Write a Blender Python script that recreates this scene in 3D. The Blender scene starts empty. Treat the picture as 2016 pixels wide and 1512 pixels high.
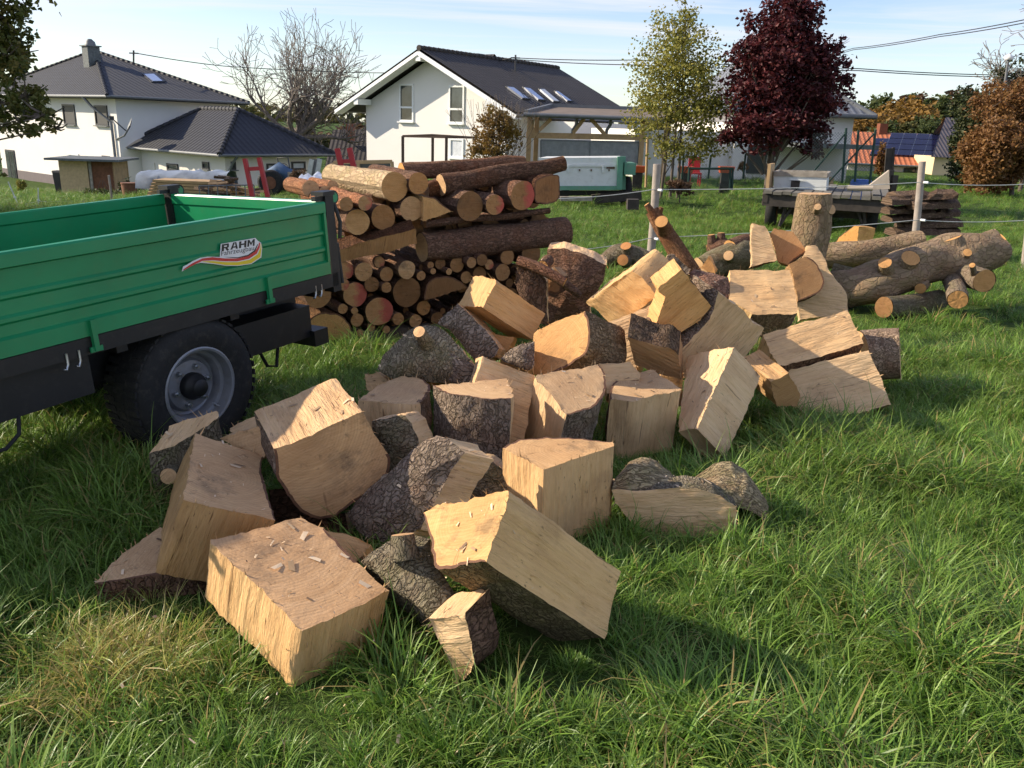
import bpy, bmesh, math, random
import numpy as np
from mathutils import Vector, Matrix, noise as mnoise
from mathutils.bvhtree import BVHTree
R = math.radians
rnd = random.Random(7)
scene = bpy.context.scene
COL = scene.collection
# ------------------------------------------------------------------ camera
FPX, CX, CY = 1640.0, 1008.0, 756.0            # photograph is 2016 x 1512
CAM = np.array([0.0, 0.0, 1.75])
PITCH, ROLL = R(17.1), 0.036
_f = np.array([0, math.cos(PITCH), -math.sin(PITCH)])
_r0 = np.array([1.0, 0, 0]); _u0 = np.array([0, math.sin(PITCH), math.cos(PITCH)])
_r = _r0 * math.cos(ROLL) + _u0 * math.sin(ROLL)
_u = _u0 * math.cos(ROLL) - _r0 * math.sin(ROLL)
cd = bpy.data.cameras.new('camera'); cam = bpy.data.objects.new('camera', cd); COL.objects.link(cam)
cd.sensor_width = 36; cd.lens = FPX / 2016 * 36; cd.clip_start = 0.05; cd.clip_end = 6000
cam.matrix_world = Matrix(((_r[0], _u[0], -_f[0], CAM[0]), (_r[1], _u[1], -_f[1], CAM[1]), (_r[2], _u[2], -_f[2], CAM[2]), (0, 0, 0, 1)))
scene.camera = cam
# ------------------------------------------------------------------ sky and sun
SUN_AZ = (-0.996, 0.09); SUN_EL = R(28)
world = bpy.data.worlds.new('World'); scene.world = world; world.use_nodes = True
nt = world.node_tree; nt.nodes.clear()
def N(t, ty, **k):
    n = t.nodes.new(ty)
    for a, b in k.items():
        if a == 'ins':
            for i, v in b.items():
                if hasattr(v, 'is_output') or v.__class__.__name__.startswith('NodeSocket'): t.links.new(v, n.inputs[i])
                else: n.inputs[i].default_value = v
        else: setattr(n, a, b)
    return n
sky = N(nt, 'ShaderNodeTexSky', sky_type='NISHITA', sun_disc=False, sun_elevation=SUN_EL,
        sun_rotation=math.atan2(SUN_AZ[0], SUN_AZ[1]), altitude=200, air_density=1.0, dust_density=0.35, ozone_density=1.6)
tc = N(nt, 'ShaderNodeTexCoord')
sep = N(nt, 'ShaderNodeSeparateXYZ', ins={0: tc.outputs['Generated']})
zz = N(nt, 'ShaderNodeMath', operation='MAXIMUM', ins={0: sep.outputs[2], 1: 0.02})
dx = N(nt, 'ShaderNodeMath', operation='DIVIDE', ins={0: sep.outputs[0], 1: zz.outputs[0]})
dy = N(nt, 'ShaderNodeMath', operation='DIVIDE', ins={0: sep.outputs[1], 1: zz.outputs[0]})
cmb = N(nt, 'ShaderNodeCombineXYZ', ins={0: dx.outputs[0], 1: dy.outputs[0]})
mp = N(nt, 'ShaderNodeMapping', ins={0: cmb.outputs[0]}); mp.inputs['Rotation'].default_value = (0, 0, R(14)); mp.inputs['Scale'].default_value = (0.12, 0.34, 1)
nz = N(nt, 'ShaderNodeTexNoise', ins={'Vector': mp.outputs[0], 'Scale': 1.3, 'Detail': 7.0, 'Roughness': 0.62, 'Distortion': 0.6})
rp = N(nt, 'ShaderNodeValToRGB', ins={0: nz.outputs[0]})
rp.color_ramp.elements[0].position = 0.42; rp.color_ramp.elements[0].color = (0, 0, 0, 1)
rp.color_ramp.elements[1].position = 0.66; rp.color_ramp.elements[1].color = (0.85, 0.85, 0.85, 1)
fade = N(nt, 'ShaderNodeMapRange', ins={0: sep.outputs[2], 1: 0.0, 2: 0.06, 3: 0.35, 4: 1.0})
cf0 = N(nt, 'ShaderNodeMath', operation='MULTIPLY', ins={0: rp.outputs[0], 1: fade.outputs[0]})
veil = N(nt, 'ShaderNodeMapRange', ins={0: sep.outputs[2], 1: 0.0, 2: 0.16, 3: 0.42, 4: 0.0})
cf = N(nt, 'ShaderNodeMath', operation='MAXIMUM', ins={0: cf0.outputs[0], 1: veil.outputs[0]})
hsv = N(nt, 'ShaderNodeHueSaturation', ins={'Hue': 0.518, 'Saturation': 1.1, 'Value': 1.0, 'Color': sky.outputs[0]})
mixc = N(nt, 'ShaderNodeMixRGB', ins={0: cf.outputs[0], 1: hsv.outputs[0], 2: (4.9, 5.05, 5.8, 1)})
bg = N(nt, 'ShaderNodeBackground', ins={0: mixc.outputs[0], 1: 0.13})
wo = N(nt, 'ShaderNodeOutputWorld', ins={0: bg.outputs[0]})
sl = bpy.data.lights.new('sun', 'SUN'); sl.energy = 5.0; sl.angle = R(0.5); sl.color = (1.0, 0.88, 0.69)
sun = bpy.data.objects.new('sun', sl); COL.objects.link(sun)
sdir = Vector((SUN_AZ[0] * math.cos(SUN_EL), SUN_AZ[1] * math.cos(SUN_EL), math.sin(SUN_EL))).normalized()
sun.rotation_euler = sdir.to_track_quat('Z', 'Y').to_euler()
vs = scene.view_settings
vs.view_transform = 'Standard'; vs.look = 'None'; vs.gamma = 1; vs.use_curve_mapping = False; vs.exposure = 0.55
scene.cycles.use_denoising = True
scene.cycles.max_bounces = 4; scene.cycles.diffuse_bounces = 3; scene.cycles.glossy_bounces = 2; scene.cycles.transparent_max_bounces = 8
scene.cycles.use_adaptive_sampling = True; scene.cycles.adaptive_threshold = 0.025
# ------------------------------------------------------------------ photo pixel helpers
def ray(px, py):
    return _r * ((px - CX) / FPX) - _u * ((py - CY) / FPX) + _f      # unit depth along the axis
def at(px, py, Y):
    d = ray(px, py); return CAM + d * (Y / d[1])
def on_plane(px, py, P, n):
    d = ray(px, py); n = np.asarray(n, float)
    return CAM + d * (np.dot(np.asarray(P, float) - CAM, n) / np.dot(d, n))
def proj(P):
    v = np.asarray(P, float) - CAM; z = v @ _f
    return (CX + FPX * (v @ _r) / z, CY - FPX * (v @ _u) / z)
def sstep(t):
    t = min(1.0, max(0.0, t)); return t * t * (3 - 2 * t)
def gz(x, y):
    k = 0.07 * sstep((4 - x) / 24)
    z = -k * min(max(0.0, y - 13), 33.0)
    if y > 46: z = z * (1 - sstep((y - 46) / 220)) + 0.6 * sstep((y - 60) / 500)
    z += 0.02 * math.sin(x * 0.9 + 1.3) * math.sin(y * 0.8) + 0.012 * math.sin(x * 2.3) * math.cos(y * 1.9 + 0.5)
    return z
def on_ground(px, py, h=0.0):
    d = ray(px, py); t = 5.0
    for _ in range(60):
        P = CAM + d * t; t += (gz(P[0], P[1]) + h - P[2]) / d[2] * 0.6 if d[2] < -1e-4 else 0
        t = min(max(t, 0.5), 400)
    return CAM + d * t
# ------------------------------------------------------------------ mesh helpers
class MB:
    def __init__(s): s.v = []; s.f = []; s.m = []; s.uv = []; s.sm = []
    def add(s, vs, fs, m=0, uvs=None, smooth=False):
        o = len(s.v); s.v += [tuple(map(float, v)) for v in vs]
        for k, f in enumerate(fs):
            s.f.append([o + i for i in f]); s.m.append(m if not isinstance(m, (list, tuple)) else m[k]); s.sm.append(smooth)
            s.uv.append([uvs[i] for i in f] if uvs is not None else [(0.0, 0.0)] * len(f))
        return s
    def box(s, c, d, m=0, rot=None):
        x, y, z = d[0] / 2, d[1] / 2, d[2] / 2
        p = [Vector(q) for q in [(-x, -y, -z), (x, -y, -z), (x, y, -z), (-x, y, -z), (-x, -y, z), (x, -y, z), (x, y, z), (-x, y, z)]]
        if rot is not None: p = [rot @ q for q in p]
        c = Vector(c); F = [(0, 3, 2, 1), (4, 5, 6, 7), (0, 1, 5, 4), (1, 2, 6, 5), (2, 3, 7, 6), (3, 0, 4, 7)]
        return s.add([q + c for q in p], F, m)
    def bar(s, a, b, w, h=None, m=0, up=(0, 0, 1)):
        a, b = Vector(a), Vector(b); h = w if h is None else h; t = (b - a); L = t.length; t.normalize()
        up = Vector(up)
        if abs(t.dot(up)) > 0.98: up = Vector((0, 1, 0))
        x = t.cross(up).normalized(); z = x.cross(t)
        return s.box((a + b) / 2, (w, L, h), m, Matrix((x, t, z)).transposed())
    def tube(s, pts, rad, n=10, m=0, caps=True, jit=0.0, mcap=None, seed=0, smooth=True):
        pts = [Vector(p) for p in pts]
        if not isinstance(rad, (list, tuple)): rad = [rad] * len(pts)
        o = []; vs = []; uv = []; L = 0.0
        t0 = (pts[1] - pts[0]).normalized(); u = t0.orthogonal().normalized()
        for i, p in enumerate(pts):
            t = (pts[min(i + 1, len(pts) - 1)] - pts[max(i - 1, 0)]).normalized()
            u = (u - t * u.dot(t)).normalized(); w = t.cross(u)
            if i: L += (p - pts[i - 1]).length
            for k in range(n + 1):
                a = 2 * math.pi * k / n; r = rad[i]
                dv = u * math.cos(a) + w * math.sin(a)
                if jit: r *= 1 + jit * mnoise.noise(Vector((p.x * 3 + seed, p.y * 3, p.z * 3)) + dv * 1.3)
                vs.append(p + dv * r); uv.append((L, a * rad[0]))
        fs = [(i * (n + 1) + k, i * (n + 1) + k + 1, (i + 1) * (n + 1) + k + 1, (i + 1) * (n + 1) + k) for i in range(len(pts) - 1) for k in range(n)]
        s.add(vs, fs, m, uv, smooth)
        if caps:
            for end in (0, len(pts) - 1):
                ring = vs[end * (n + 1): end * (n + 1) + n]; c = pts[end]
                t = (pts[1] - pts[0]) if end == 0 else (pts[-1] - pts[-2]); t.normalize()
                uu = t.orthogonal().normalized(); ww = t.cross(uu)
                uvs = [((q - c).dot(uu), (q - c).dot(ww)) for q in ring]
                f = list(range(n)); f = f[::-1] if end == 0 else f
                s.add(ring, [f], m if mcap is None else mcap, uvs, False)
        return s
    def build(s, name, mats, parent=None, loc=None, smooth=None):
        me = bpy.data.meshes.new(name)
        vs = s.v if loc is None else [(a - loc[0], b - loc[1], c - loc[2]) for a, b, c in s.v]
        me.from_pydata(vs, [], s.f)
        if not isinstance(mats, (list, tuple)): mats = [mats]
        for m in mats: me.materials.append(m)
        me.polygons.foreach_set('material_index', s.m)
        me.polygons.foreach_set('use_smooth', s.sm if smooth is None else [smooth] * len(s.f))
        ul = me.uv_layers.new(name='UVMap')
        ul.data.foreach_set('uv', [c for f in s.uv for q in f for c in q])
        me.update()
        o = bpy.data.objects.new(name, me); COL.objects.link(o)
        if loc is not None: o.location = loc
        if parent is not None: o.parent = parent
        return o
def tag(o, label=None, cat=None, group=None, kind=None):
    if label: o['label'] = label
    if cat: o['category'] = cat
    if group: o['group'] = group
    if cat and not kind: kind = 'thing'
    if kind: o['kind'] = kind
    return o
def empty(name, loc, label=None, cat=None, group=None, rz=0.0):
    o = bpy.data.objects.new(name, None); COL.objects.link(o); o.location = tuple(map(float, loc)); o.rotation_euler = (0, 0, rz); o.empty_display_size = 0.1
    return tag(o, label, cat, group)
def copy_tree(o, parent=None):
    c = o.copy(); COL.objects.link(c)
    if parent is not None: c.parent = parent
    for ch in list(o.children): copy_tree(ch, c)
    return c
# ------------------------------------------------------------------ materials
def lerp(a, b, t): return a + (b - a) * t
def mat(name):
    m = bpy.data.materials.new(name); m.use_nodes = True; t = m.node_tree; t.nodes.clear()
    o = N(t, 'ShaderNodeOutputMaterial'); b = N(t, 'ShaderNodeBsdfPrincipled'); t.links.new(b.outputs[0], o.inputs[0])
    return m, t, b
def ramp(t, fac, stops):
    r = N(t, 'ShaderNodeValToRGB', ins={0: fac}); e = r.color_ramp.elements
    while len(e) < len(stops): e.new(0.5)
    for q, (p, c) in zip(e, stops): q.position = p; q.color = (*c, 1) if len(c) == 3 else c
    return r.outputs[0]
def noise_n(t, vec, scale, detail=4.0, rough=0.6, dist=0.0):
    return N(t, 'ShaderNodeTexNoise', ins={'Vector': vec, 'Scale': scale, 'Detail': detail, 'Roughness': rough, 'Distortion': dist}).outputs[0]
def mapped(t, src, scale=(1, 1, 1), rot=(0, 0, 0)):
    m = N(t, 'ShaderNodeMapping', ins={0: src}); m.inputs['Scale'].default_value = scale; m.inputs['Rotation'].default_value = rot
    return m.outputs[0]
def mixc_n(t, fac, a, b, mode='MIX'):
    return N(t, 'ShaderNodeMixRGB', blend_type=mode, ins={0: fac, 1: a, 2: b}).outputs[0]
def math_n(t, op, a, b=0.0): return N(t, 'ShaderNodeMath', operation=op, ins={0: a, 1: b}).outputs[0]
def bump_n(t, b, h, strength=0.4, dist=0.01, prev=None):
    n = N(t, 'ShaderNodeBump', ins={'Height': h, 'Strength': strength, 'Distance': dist})
    if prev is not None: t.links.new(prev, n.inputs['Normal'])
    t.links.new(n.outputs[0], b.inputs['Normal']); return n.outputs[0]
def simple(name, col, rough=0.6, metal=0.0, var=0.12, scale=6.0, bump=0.0, bscale=40.0, spec=None, dirt=None):
    m, t, b = mat(name); tcx = N(t, 'ShaderNodeTexCoord').outputs['Object']
    n1 = noise_n(t, tcx, scale, 5.0)
    c0 = tuple(x * (1 - var) for x in col); c1 = tuple(min(1, x * (1 + var)) for x in col)
    c = ramp(t, n1, [(0.3, c0), (0.7, c1)])
    if dirt:
        n2 = noise_n(t, tcx, scale * 2.3, 6.0, 0.7)
        f = ramp(t, n2, [(0.52, (0, 0, 0)), (0.72, (dirt[1],) * 3)]); c = mixc_n(t, f, c, (*dirt[0], 1))
    t.links.new(c, b.inputs['Base Color']); b.inputs['Roughness'].default_value = rough; b.inputs['Metallic'].default_value = metal
    if spec is not None: b.inputs['Specular IOR Level'].default_value = spec
    if bump: bump_n(t, b, noise_n(t, tcx, bscale, 5.0), bump, 0.01)
    return m
def uvs_of(t): return N(t, 'ShaderNodeUVMap', uv_map='UVMap').outputs[0]
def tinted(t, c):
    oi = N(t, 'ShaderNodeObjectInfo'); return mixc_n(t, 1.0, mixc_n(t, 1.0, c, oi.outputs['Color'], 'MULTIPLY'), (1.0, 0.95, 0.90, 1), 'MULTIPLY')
def m_split():
    m, t, b = mat('split_wood'); uv = uvs_of(t); oi = N(t, 'ShaderNodeObjectInfo')
    v = N(t, 'ShaderNodeVectorMath', operation='ADD', ins={0: uv, 1: N(t, 'ShaderNodeVectorMath', operation='SCALE', ins={0: (9, 5, 3), 3: oi.outputs['Random']}).outputs[0]}).outputs[0]
    big = noise_n(t, mapped(t, v, (2.0, 5.0, 1)), 1.6, 4.0)
    fib = noise_n(t, mapped(t, v, (5, 90, 1)), 1.0, 6.0, 0.7, 0.5)
    c = ramp(t, big, [(0.25, (0.54, 0.33, 0.165)), (0.5, (0.74, 0.51, 0.285)), (0.75, (0.84, 0.62, 0.38))])
    c = mixc_n(t, 0.5, c, ramp(t, fib, [(0.2, (0.36, 0.21, 0.105)), (0.48, (0.70, 0.48, 0.27)), (0.85, (0.88, 0.68, 0.44))]))
    crk = noise_n(t, mapped(t, v, (1.6, 34, 1)), 1.0, 3.0, 0.55, 0.4)
    c = mixc_n(t, ramp(t, crk, [(0.655, (0, 0, 0)), (0.675, (0.75, 0.75, 0.75)), (0.69, (0.75, 0.75, 0.75)), (0.71, (0, 0, 0))]), c, (0.17, 0.09, 0.045, 1))
    stn = noise_n(t, v, 2.2, 5.0, 0.7); c = mixc_n(t, ramp(t, stn, [(0.5, (0, 0, 0)), (0.72, (0.6, 0.6, 0.6))]), c, (0.34, 0.21, 0.125, 1))
    sp = noise_n(t, mapped(t, v, (26, 70, 1)), 1.0, 5.0, 0.65)
    msk = noise_n(t, mapped(t, v, (4, 4, 1)), 1.2, 3.0)
    f = math_n(t, 'MULTIPLY', ramp(t, sp, [(0.60, (0, 0, 0)), (0.68, (1, 1, 1))]), ramp(t, msk, [(0.45, (0, 0, 0)), (0.62, (0.8, 0.8, 0.8))]))
    c = mixc_n(t, f, c, (0.13, 0.075, 0.04, 1))
    t.links.new(tinted(t, c), b.inputs['Base Color']); b.inputs['Roughness'].default_value = 0.75; b.inputs['Specular IOR Level'].default_value = 0.25
    p = bump_n(t, b, fib, 0.9, 0.008); bump_n(t, b, noise_n(t, mapped(t, v, (3, 14, 1)), 1.5, 4.0), 0.7, 0.03, p)
    return m
def m_end():
    m, t, b = mat('sawn_end_grain'); uv = uvs_of(t); oi = N(t, 'ShaderNodeObjectInfo')
    off = N(t, 'ShaderNodeVectorMath', operation='SCALE', ins={0: (7, 11, 3), 3: oi.outputs['Random']}).outputs[0]
    v = N(t, 'ShaderNodeVectorMath', operation='ADD', ins={0: uv, 1: off}).outputs[0]
    wob = noise_n(t, v, 5.0, 3.0)
    ln = N(t, 'ShaderNodeVectorMath', operation='LENGTH', ins={0: uv}).outputs['Value']
    rr = math_n(t, 'ADD', ln, math_n(t, 'MULTIPLY', wob, 0.035))
    ring = math_n(t, 'FRACT', math_n(t, 'MULTIPLY', rr, 75.0))
    ringv = noise_n(t, N(t, 'ShaderNodeCombineXYZ', ins={0: math_n(t, 'MULTIPLY', rr, 30.0)}).outputs[0], 1.0, 3.0)
    c = ramp(t, ringv, [(0.3, (0.58, 0.365, 0.175)), (0.6, (0.74, 0.505, 0.275)), (0.8, (0.80, 0.575, 0.33))])
    c = mixc_n(t, ramp(t, ring, [(0.5, (0, 0, 0)), (0.95, (0.4, 0.4, 0.4))]), c, (0.36, 0.2, 0.1, 1))
    c = mixc_n(t, ramp(t, rr, [(0.05, (0.5, 0.5, 0.5)), (0.22, (0, 0, 0))]), c, (0.44, 0.24, 0.105, 1))
    pat = noise_n(t, v, 3.2, 5.0, 0.65)
    c = mixc_n(t, ramp(t, pat, [(0.40, (0, 0, 0)), (0.70, (0.75, 0.75, 0.75))]), c, (0.40, 0.235, 0.115, 1))
    mold = noise_n(t, v, 5.5, 6.0, 0.72); mm = noise_n(t, v, 1.7, 2.0); c = mixc_n(t, math_n(t, 'MULTIPLY', ramp(t, mold, [(0.50, (0, 0, 0)), (0.64, (0.8, 0.8, 0.8))]), ramp(t, mm, [(0.52, (0, 0, 0)), (0.62, (1, 1, 1))])), c, (0.10, 0.075, 0.055, 1))
    saw = noise_n(t, mapped(t, v, (12, 160, 1), (0, 0, 0.6)), 1.0, 4.0, 0.7)
    c = mixc_n(t, 0.30, c, ramp(t, saw, [(0.3, (0.35, 0.22, 0.12)), (0.7, (0.80, 0.60, 0.39))]), 'MIX')
    su = N(t, 'ShaderNodeSeparateXYZ', ins={0: uv}); ang = math_n(t, 'ARCTAN2', su.outputs[1], su.outputs[0])
    rad = noise_n(t, N(t, 'ShaderNodeCombineXYZ', ins={0: math_n(t, 'MULTIPLY', ang, 4.0), 1: math_n(t, 'MULTIPLY', ln, 2.5), 2: math_n(t, 'MULTIPLY', oi.outputs['Random'], 40.0)}).outputs[0], 1.0, 2.0, 0.5)
    c = mixc_n(t, math_n(t, 'MULTIPLY', ramp(t, ln, [(0.06, (0, 0, 0)), (0.10, (1, 1, 1))]), ramp(t, rad, [(0.66, (0, 0, 0)), (0.675, (0.5, 0.5, 0.5)), (0.69, (0, 0, 0))])), c, (0.14, 0.075, 0.04, 1))
    dirt = noise_n(t, v, 26.0, 6.0, 0.7); dm = noise_n(t, v, 4.5, 3.0)
    f = math_n(t, 'MULTIPLY', ramp(t, dirt, [(0.56, (0, 0, 0)), (0.70, (1, 1, 1))]), ramp(t, dm, [(0.46, (0, 0, 0)), (0.64, (0.85, 0.85, 0.85))]))
    c = mixc_n(t, f, c, (0.11, 0.075, 0.05, 1))
    t.links.new(tinted(t, c), b.inputs['Base Color']); b.inputs['Roughness'].default_value = 0.85; b.inputs['Specular IOR Level'].default_value = 0.2
    p = bump_n(t, b, saw, 0.35, 0.005); bump_n(t, b, noise_n(t, v, 70.0, 5.0), 0.35, 0.006, p)
    return m
def m_bark(name, dark, mid, light, plate=26.0, moss=0.0, red=0.25):
    m, t, b = mat(name); uv = uvs_of(t); oi = N(t, 'ShaderNodeObjectInfo')
    v = N(t, 'ShaderNodeVectorMath', operation='ADD', ins={0: uv, 1: N(t, 'ShaderNodeVectorMath', operation='SCALE', ins={0: (7, 3, 5), 3: oi.outputs['Random']}).outputs[0]}).outputs[0]
    wr = N(t, 'ShaderNodeTexNoise', ins={'Vector': v, 'Scale': 14.0, 'Detail': 3.0}).outputs['Color']
    vv = N(t, 'ShaderNodeVectorMath', operation='ADD', ins={0: mapped(t, v, (0.7, 1.35, 1)), 1: N(t, 'ShaderNodeVectorMath', operation='SCALE', ins={0: wr, 3: 0.11}).outputs[0]}).outputs[0]
    vo = N(t, 'ShaderNodeTexVoronoi', feature='DISTANCE_TO_EDGE', ins={'Vector': vv, 'Scale': plate}).outputs['Distance']
    vc = N(t, 'ShaderNodeTexVoronoi', ins={'Vector': vv, 'Scale': plate}).outputs['Color']
    fine = noise_n(t, mapped(t, v, (60, 110, 1)), 1.0, 5.0, 0.7)
    pl = ramp(t, vo, [(0.0, (0, 0, 0)), (0.12, (1, 1, 1))])
    cc = ramp(t, N(t, 'ShaderNodeSeparateColor', ins={0: vc}).outputs[0], [(0.1, mid), (0.6, light), (0.95, tuple(x * 1.25 for x in light))])
    c = mixc_n(t, pl, (*dark, 1), cc)
    c = mixc_n(t, 0.5, c, ramp(t, fine, [(0.3, dark), (0.7, light)]))
    pn = noise_n(t, v, 6.0, 5.0, 0.65)
    c = mixc_n(t, ramp(t, pn, [(0.5, (0, 0, 0)), (0.68, (red,) * 3)]), c, (0.20, 0.085, 0.045, 1))
    if moss:
        mn = noise_n(t, v, 9.0, 5.0, 0.7)
        c = mixc_n(t, ramp(t, mn, [(0.45, (0, 0, 0)), (0.65, (moss,) * 3)]), c, (0.13, 0.14, 0.055, 1))
    t.links.new(tinted(t, c), b.inputs['Base Color']); b.inputs['Roughness'].default_value = 0.95; b.inputs['Specular IOR Level'].default_value = 0.15
    vo2 = N(t, 'ShaderNodeTexVoronoi', feature='F1', ins={'Vector': vv, 'Scale': plate * 2.1}).outputs['Distance']
    h = math_n(t, 'ADD', math_n(t, 'MULTIPLY', pl, 0.7), math_n(t, 'ADD', math_n(t, 'MULTIPLY', fine, 0.6), math_n(t, 'MULTIPLY', vo2, 0.5)))
    p = bump_n(t, b, h, 0.9, 0.014); bump_n(t, b, pn, 0.5, 0.03, p)
    return m
M = {}
M['split'] = m_split(); M['end'] = m_end()
M['bark'] = m_bark('scaly_bark', (0.07, 0.05, 0.036), (0.205, 0.155, 0.12), (0.35, 0.28, 0.225), 34.0, 0.12)
M['bark_moss'] = m_bark('mossy_bark', (0.065, 0.052, 0.036), (0.18, 0.148, 0.105), (0.30, 0.26, 0.19), 40.0, 0.38, 0.25)
M['bark_smooth'] = m_bark('smooth_bark', (0.15, 0.115, 0.085), (0.20, 0.158, 0.118), (0.25, 0.2, 0.15), 14.0, 0.3, 0.2)
M['bark_red'] = m_bark('red_brown_bark', (0.06, 0.035, 0.024), (0.16, 0.09, 0.06), (0.25, 0.15, 0.105), 30.0, 0.08, 0.5)
M['cambium'] = simple('inner_bark', (0.14, 0.065, 0.035), 0.9, var=0.3, scale=30)
# ------------------------------------------------------------------ ground: meadow in front, falling away to the gardens on the left
def m_ground():
    m, t, b = mat('meadow_turf'); P = N(t, 'ShaderNodeNewGeometry').outputs['Position']
    n1 = noise_n(t, P, 0.35, 5.0); n2 = noise_n(t, P, 3.0, 6.0, 0.7); n3 = noise_n(t, P, 40.0, 4.0, 0.7)
    c = ramp(t, n2, [(0.3, (0.035, 0.06, 0.014)), (0.55, (0.06, 0.105, 0.022)), (0.8, (0.085, 0.12, 0.03))])
    c = mixc_n(t, ramp(t, n1, [(0.4, (0, 0, 0)), (0.7, (0.5, 0.5, 0.5))]), c, (0.075, 0.125, 0.025, 1))
    c = mixc_n(t, ramp(t, n3, [(0.45, (0, 0, 0)), (0.7, (0.6, 0.6, 0.6))]), c, (0.05, 0.045, 0.02, 1))
    t.links.new(c, b.inputs['Base Color']); b.inputs['Roughness'].default_value = 1.0; b.inputs['Specular IOR Level'].default_value = 0.1
    bump_n(t, b, n3, 0.8, 0.05)
    return m
M['turf'] = m_ground()
ys = [-6 + 0.5 * i for i in range(53)] + [21 + 1.5 * i for i in range(40)] + [82 + 12 * i for i in range(20)] + [330, 400, 500, 650, 850, 1150, 1600, 2400, 4000]
us = np.linspace(-1.6, 1.6, 97)
gv = []; gf = []
for y in ys:
    wdt = 11 + max(0, y) * 0.75 if y < 100 else 86 + (y - 100) * 1.2
    for u in us:
        x = u * wdt; gv.append((x, y, gz(x, y)))
nu = len(us)
for j in range(len(ys) - 1):
    for i in range(nu - 1): gf.append((j * nu + i, j * nu + i + 1, (j + 1) * nu + i + 1, (j + 1) * nu + i))
mb = MB(); mb.add(gv, gf, 0, None, True); ground = mb.build('ground', M['turf']); tag(ground, 'grassy meadow falling gently towards the gardens', kind='structure')
# ------------------------------------------------------------------ split wood: prisms traced face by face, set on the ground or on the pieces under them
DEBUG = False
WOOD = []                       # (label info, vertices) for the grass to keep clear of
def solve_corner(K, A, B, C, sgn, ang=90.0):
    rk, ra, rb, rc = (ray(*q) for q in (K, A, B, C))
    a = np.array([A[0] - K[0], -(A[1] - K[1])]) / FPX; b = np.array([B[0] - K[0], -(B[1] - K[1])]) / FPX; c = np.array([C[0] - K[0], -(C[1] - K[1])]) / FPX
    ab, ac, bc = a @ b, a @ c, b @ c
    zc2 = -(ac * bc) / ab if abs(ab) > 1e-9 else -1
    ok = zc2 > 0
    zc = sgn * math.sqrt(zc2) if ok else sgn * 0.03
    t = np.array([1 - ac / zc if ok else 1, 1 - bc / zc if ok else 1, 1 + zc])
    ca = math.cos(R(ang))
    def F(t):
        k = rk; u = ra * t[0] - k; v = rb * t[1] - k; w = rc * t[2] - k
        nu, nv, nw = (np.linalg.norm(q) + 1e-9 for q in (u, v, w))
        return np.array([u @ w / nu / nw, v @ w / nv / nw, u @ v / nu / nv - ca])
    for _ in range(60):
        f = F(t); J = np.zeros((3, 3))
        for i in range(3):
            d = np.zeros(3); d[i] = 1e-5; J[:, i] = (F(t + d) - f) / 1e-5
        try: s = np.linalg.lstsq(J, -f, rcond=1e-4)[0]
        except Exception: break
        s = np.clip(s, -0.02, 0.02); t = t + s
    return rk, rc * t[2], float(np.abs(F(t)).max())
def stub(mb_bark, mb_end, p0, p1, r0, r1):
    mb_bark.tube([p0, lerp(np.array(p0), np.array(p1), 0.5), p1], [r0, (r0 + r1) / 2 * 0.95, r1], 12, 0, caps=False, jit=0.12)
    p0, p1 = Vector(p0), Vector(p1); t = (p1 - p0).normalized(); u = t.orthogonal().normalized(); w = t.cross(u)
    ring = [p1 + (u * math.cos(a) + w * math.sin(a)) * r1 * 0.99 for a in [2 * math.pi * k / 14 for k in range(14)]]
    mb_end.add(ring + [p1 + t * 0.004], [(k, (k + 1) % 14, 14) for k in range(14)], 0, [((q - p1).dot(u), (q - p1).dot(w)) for q in ring] + [(0, 0)])
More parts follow.
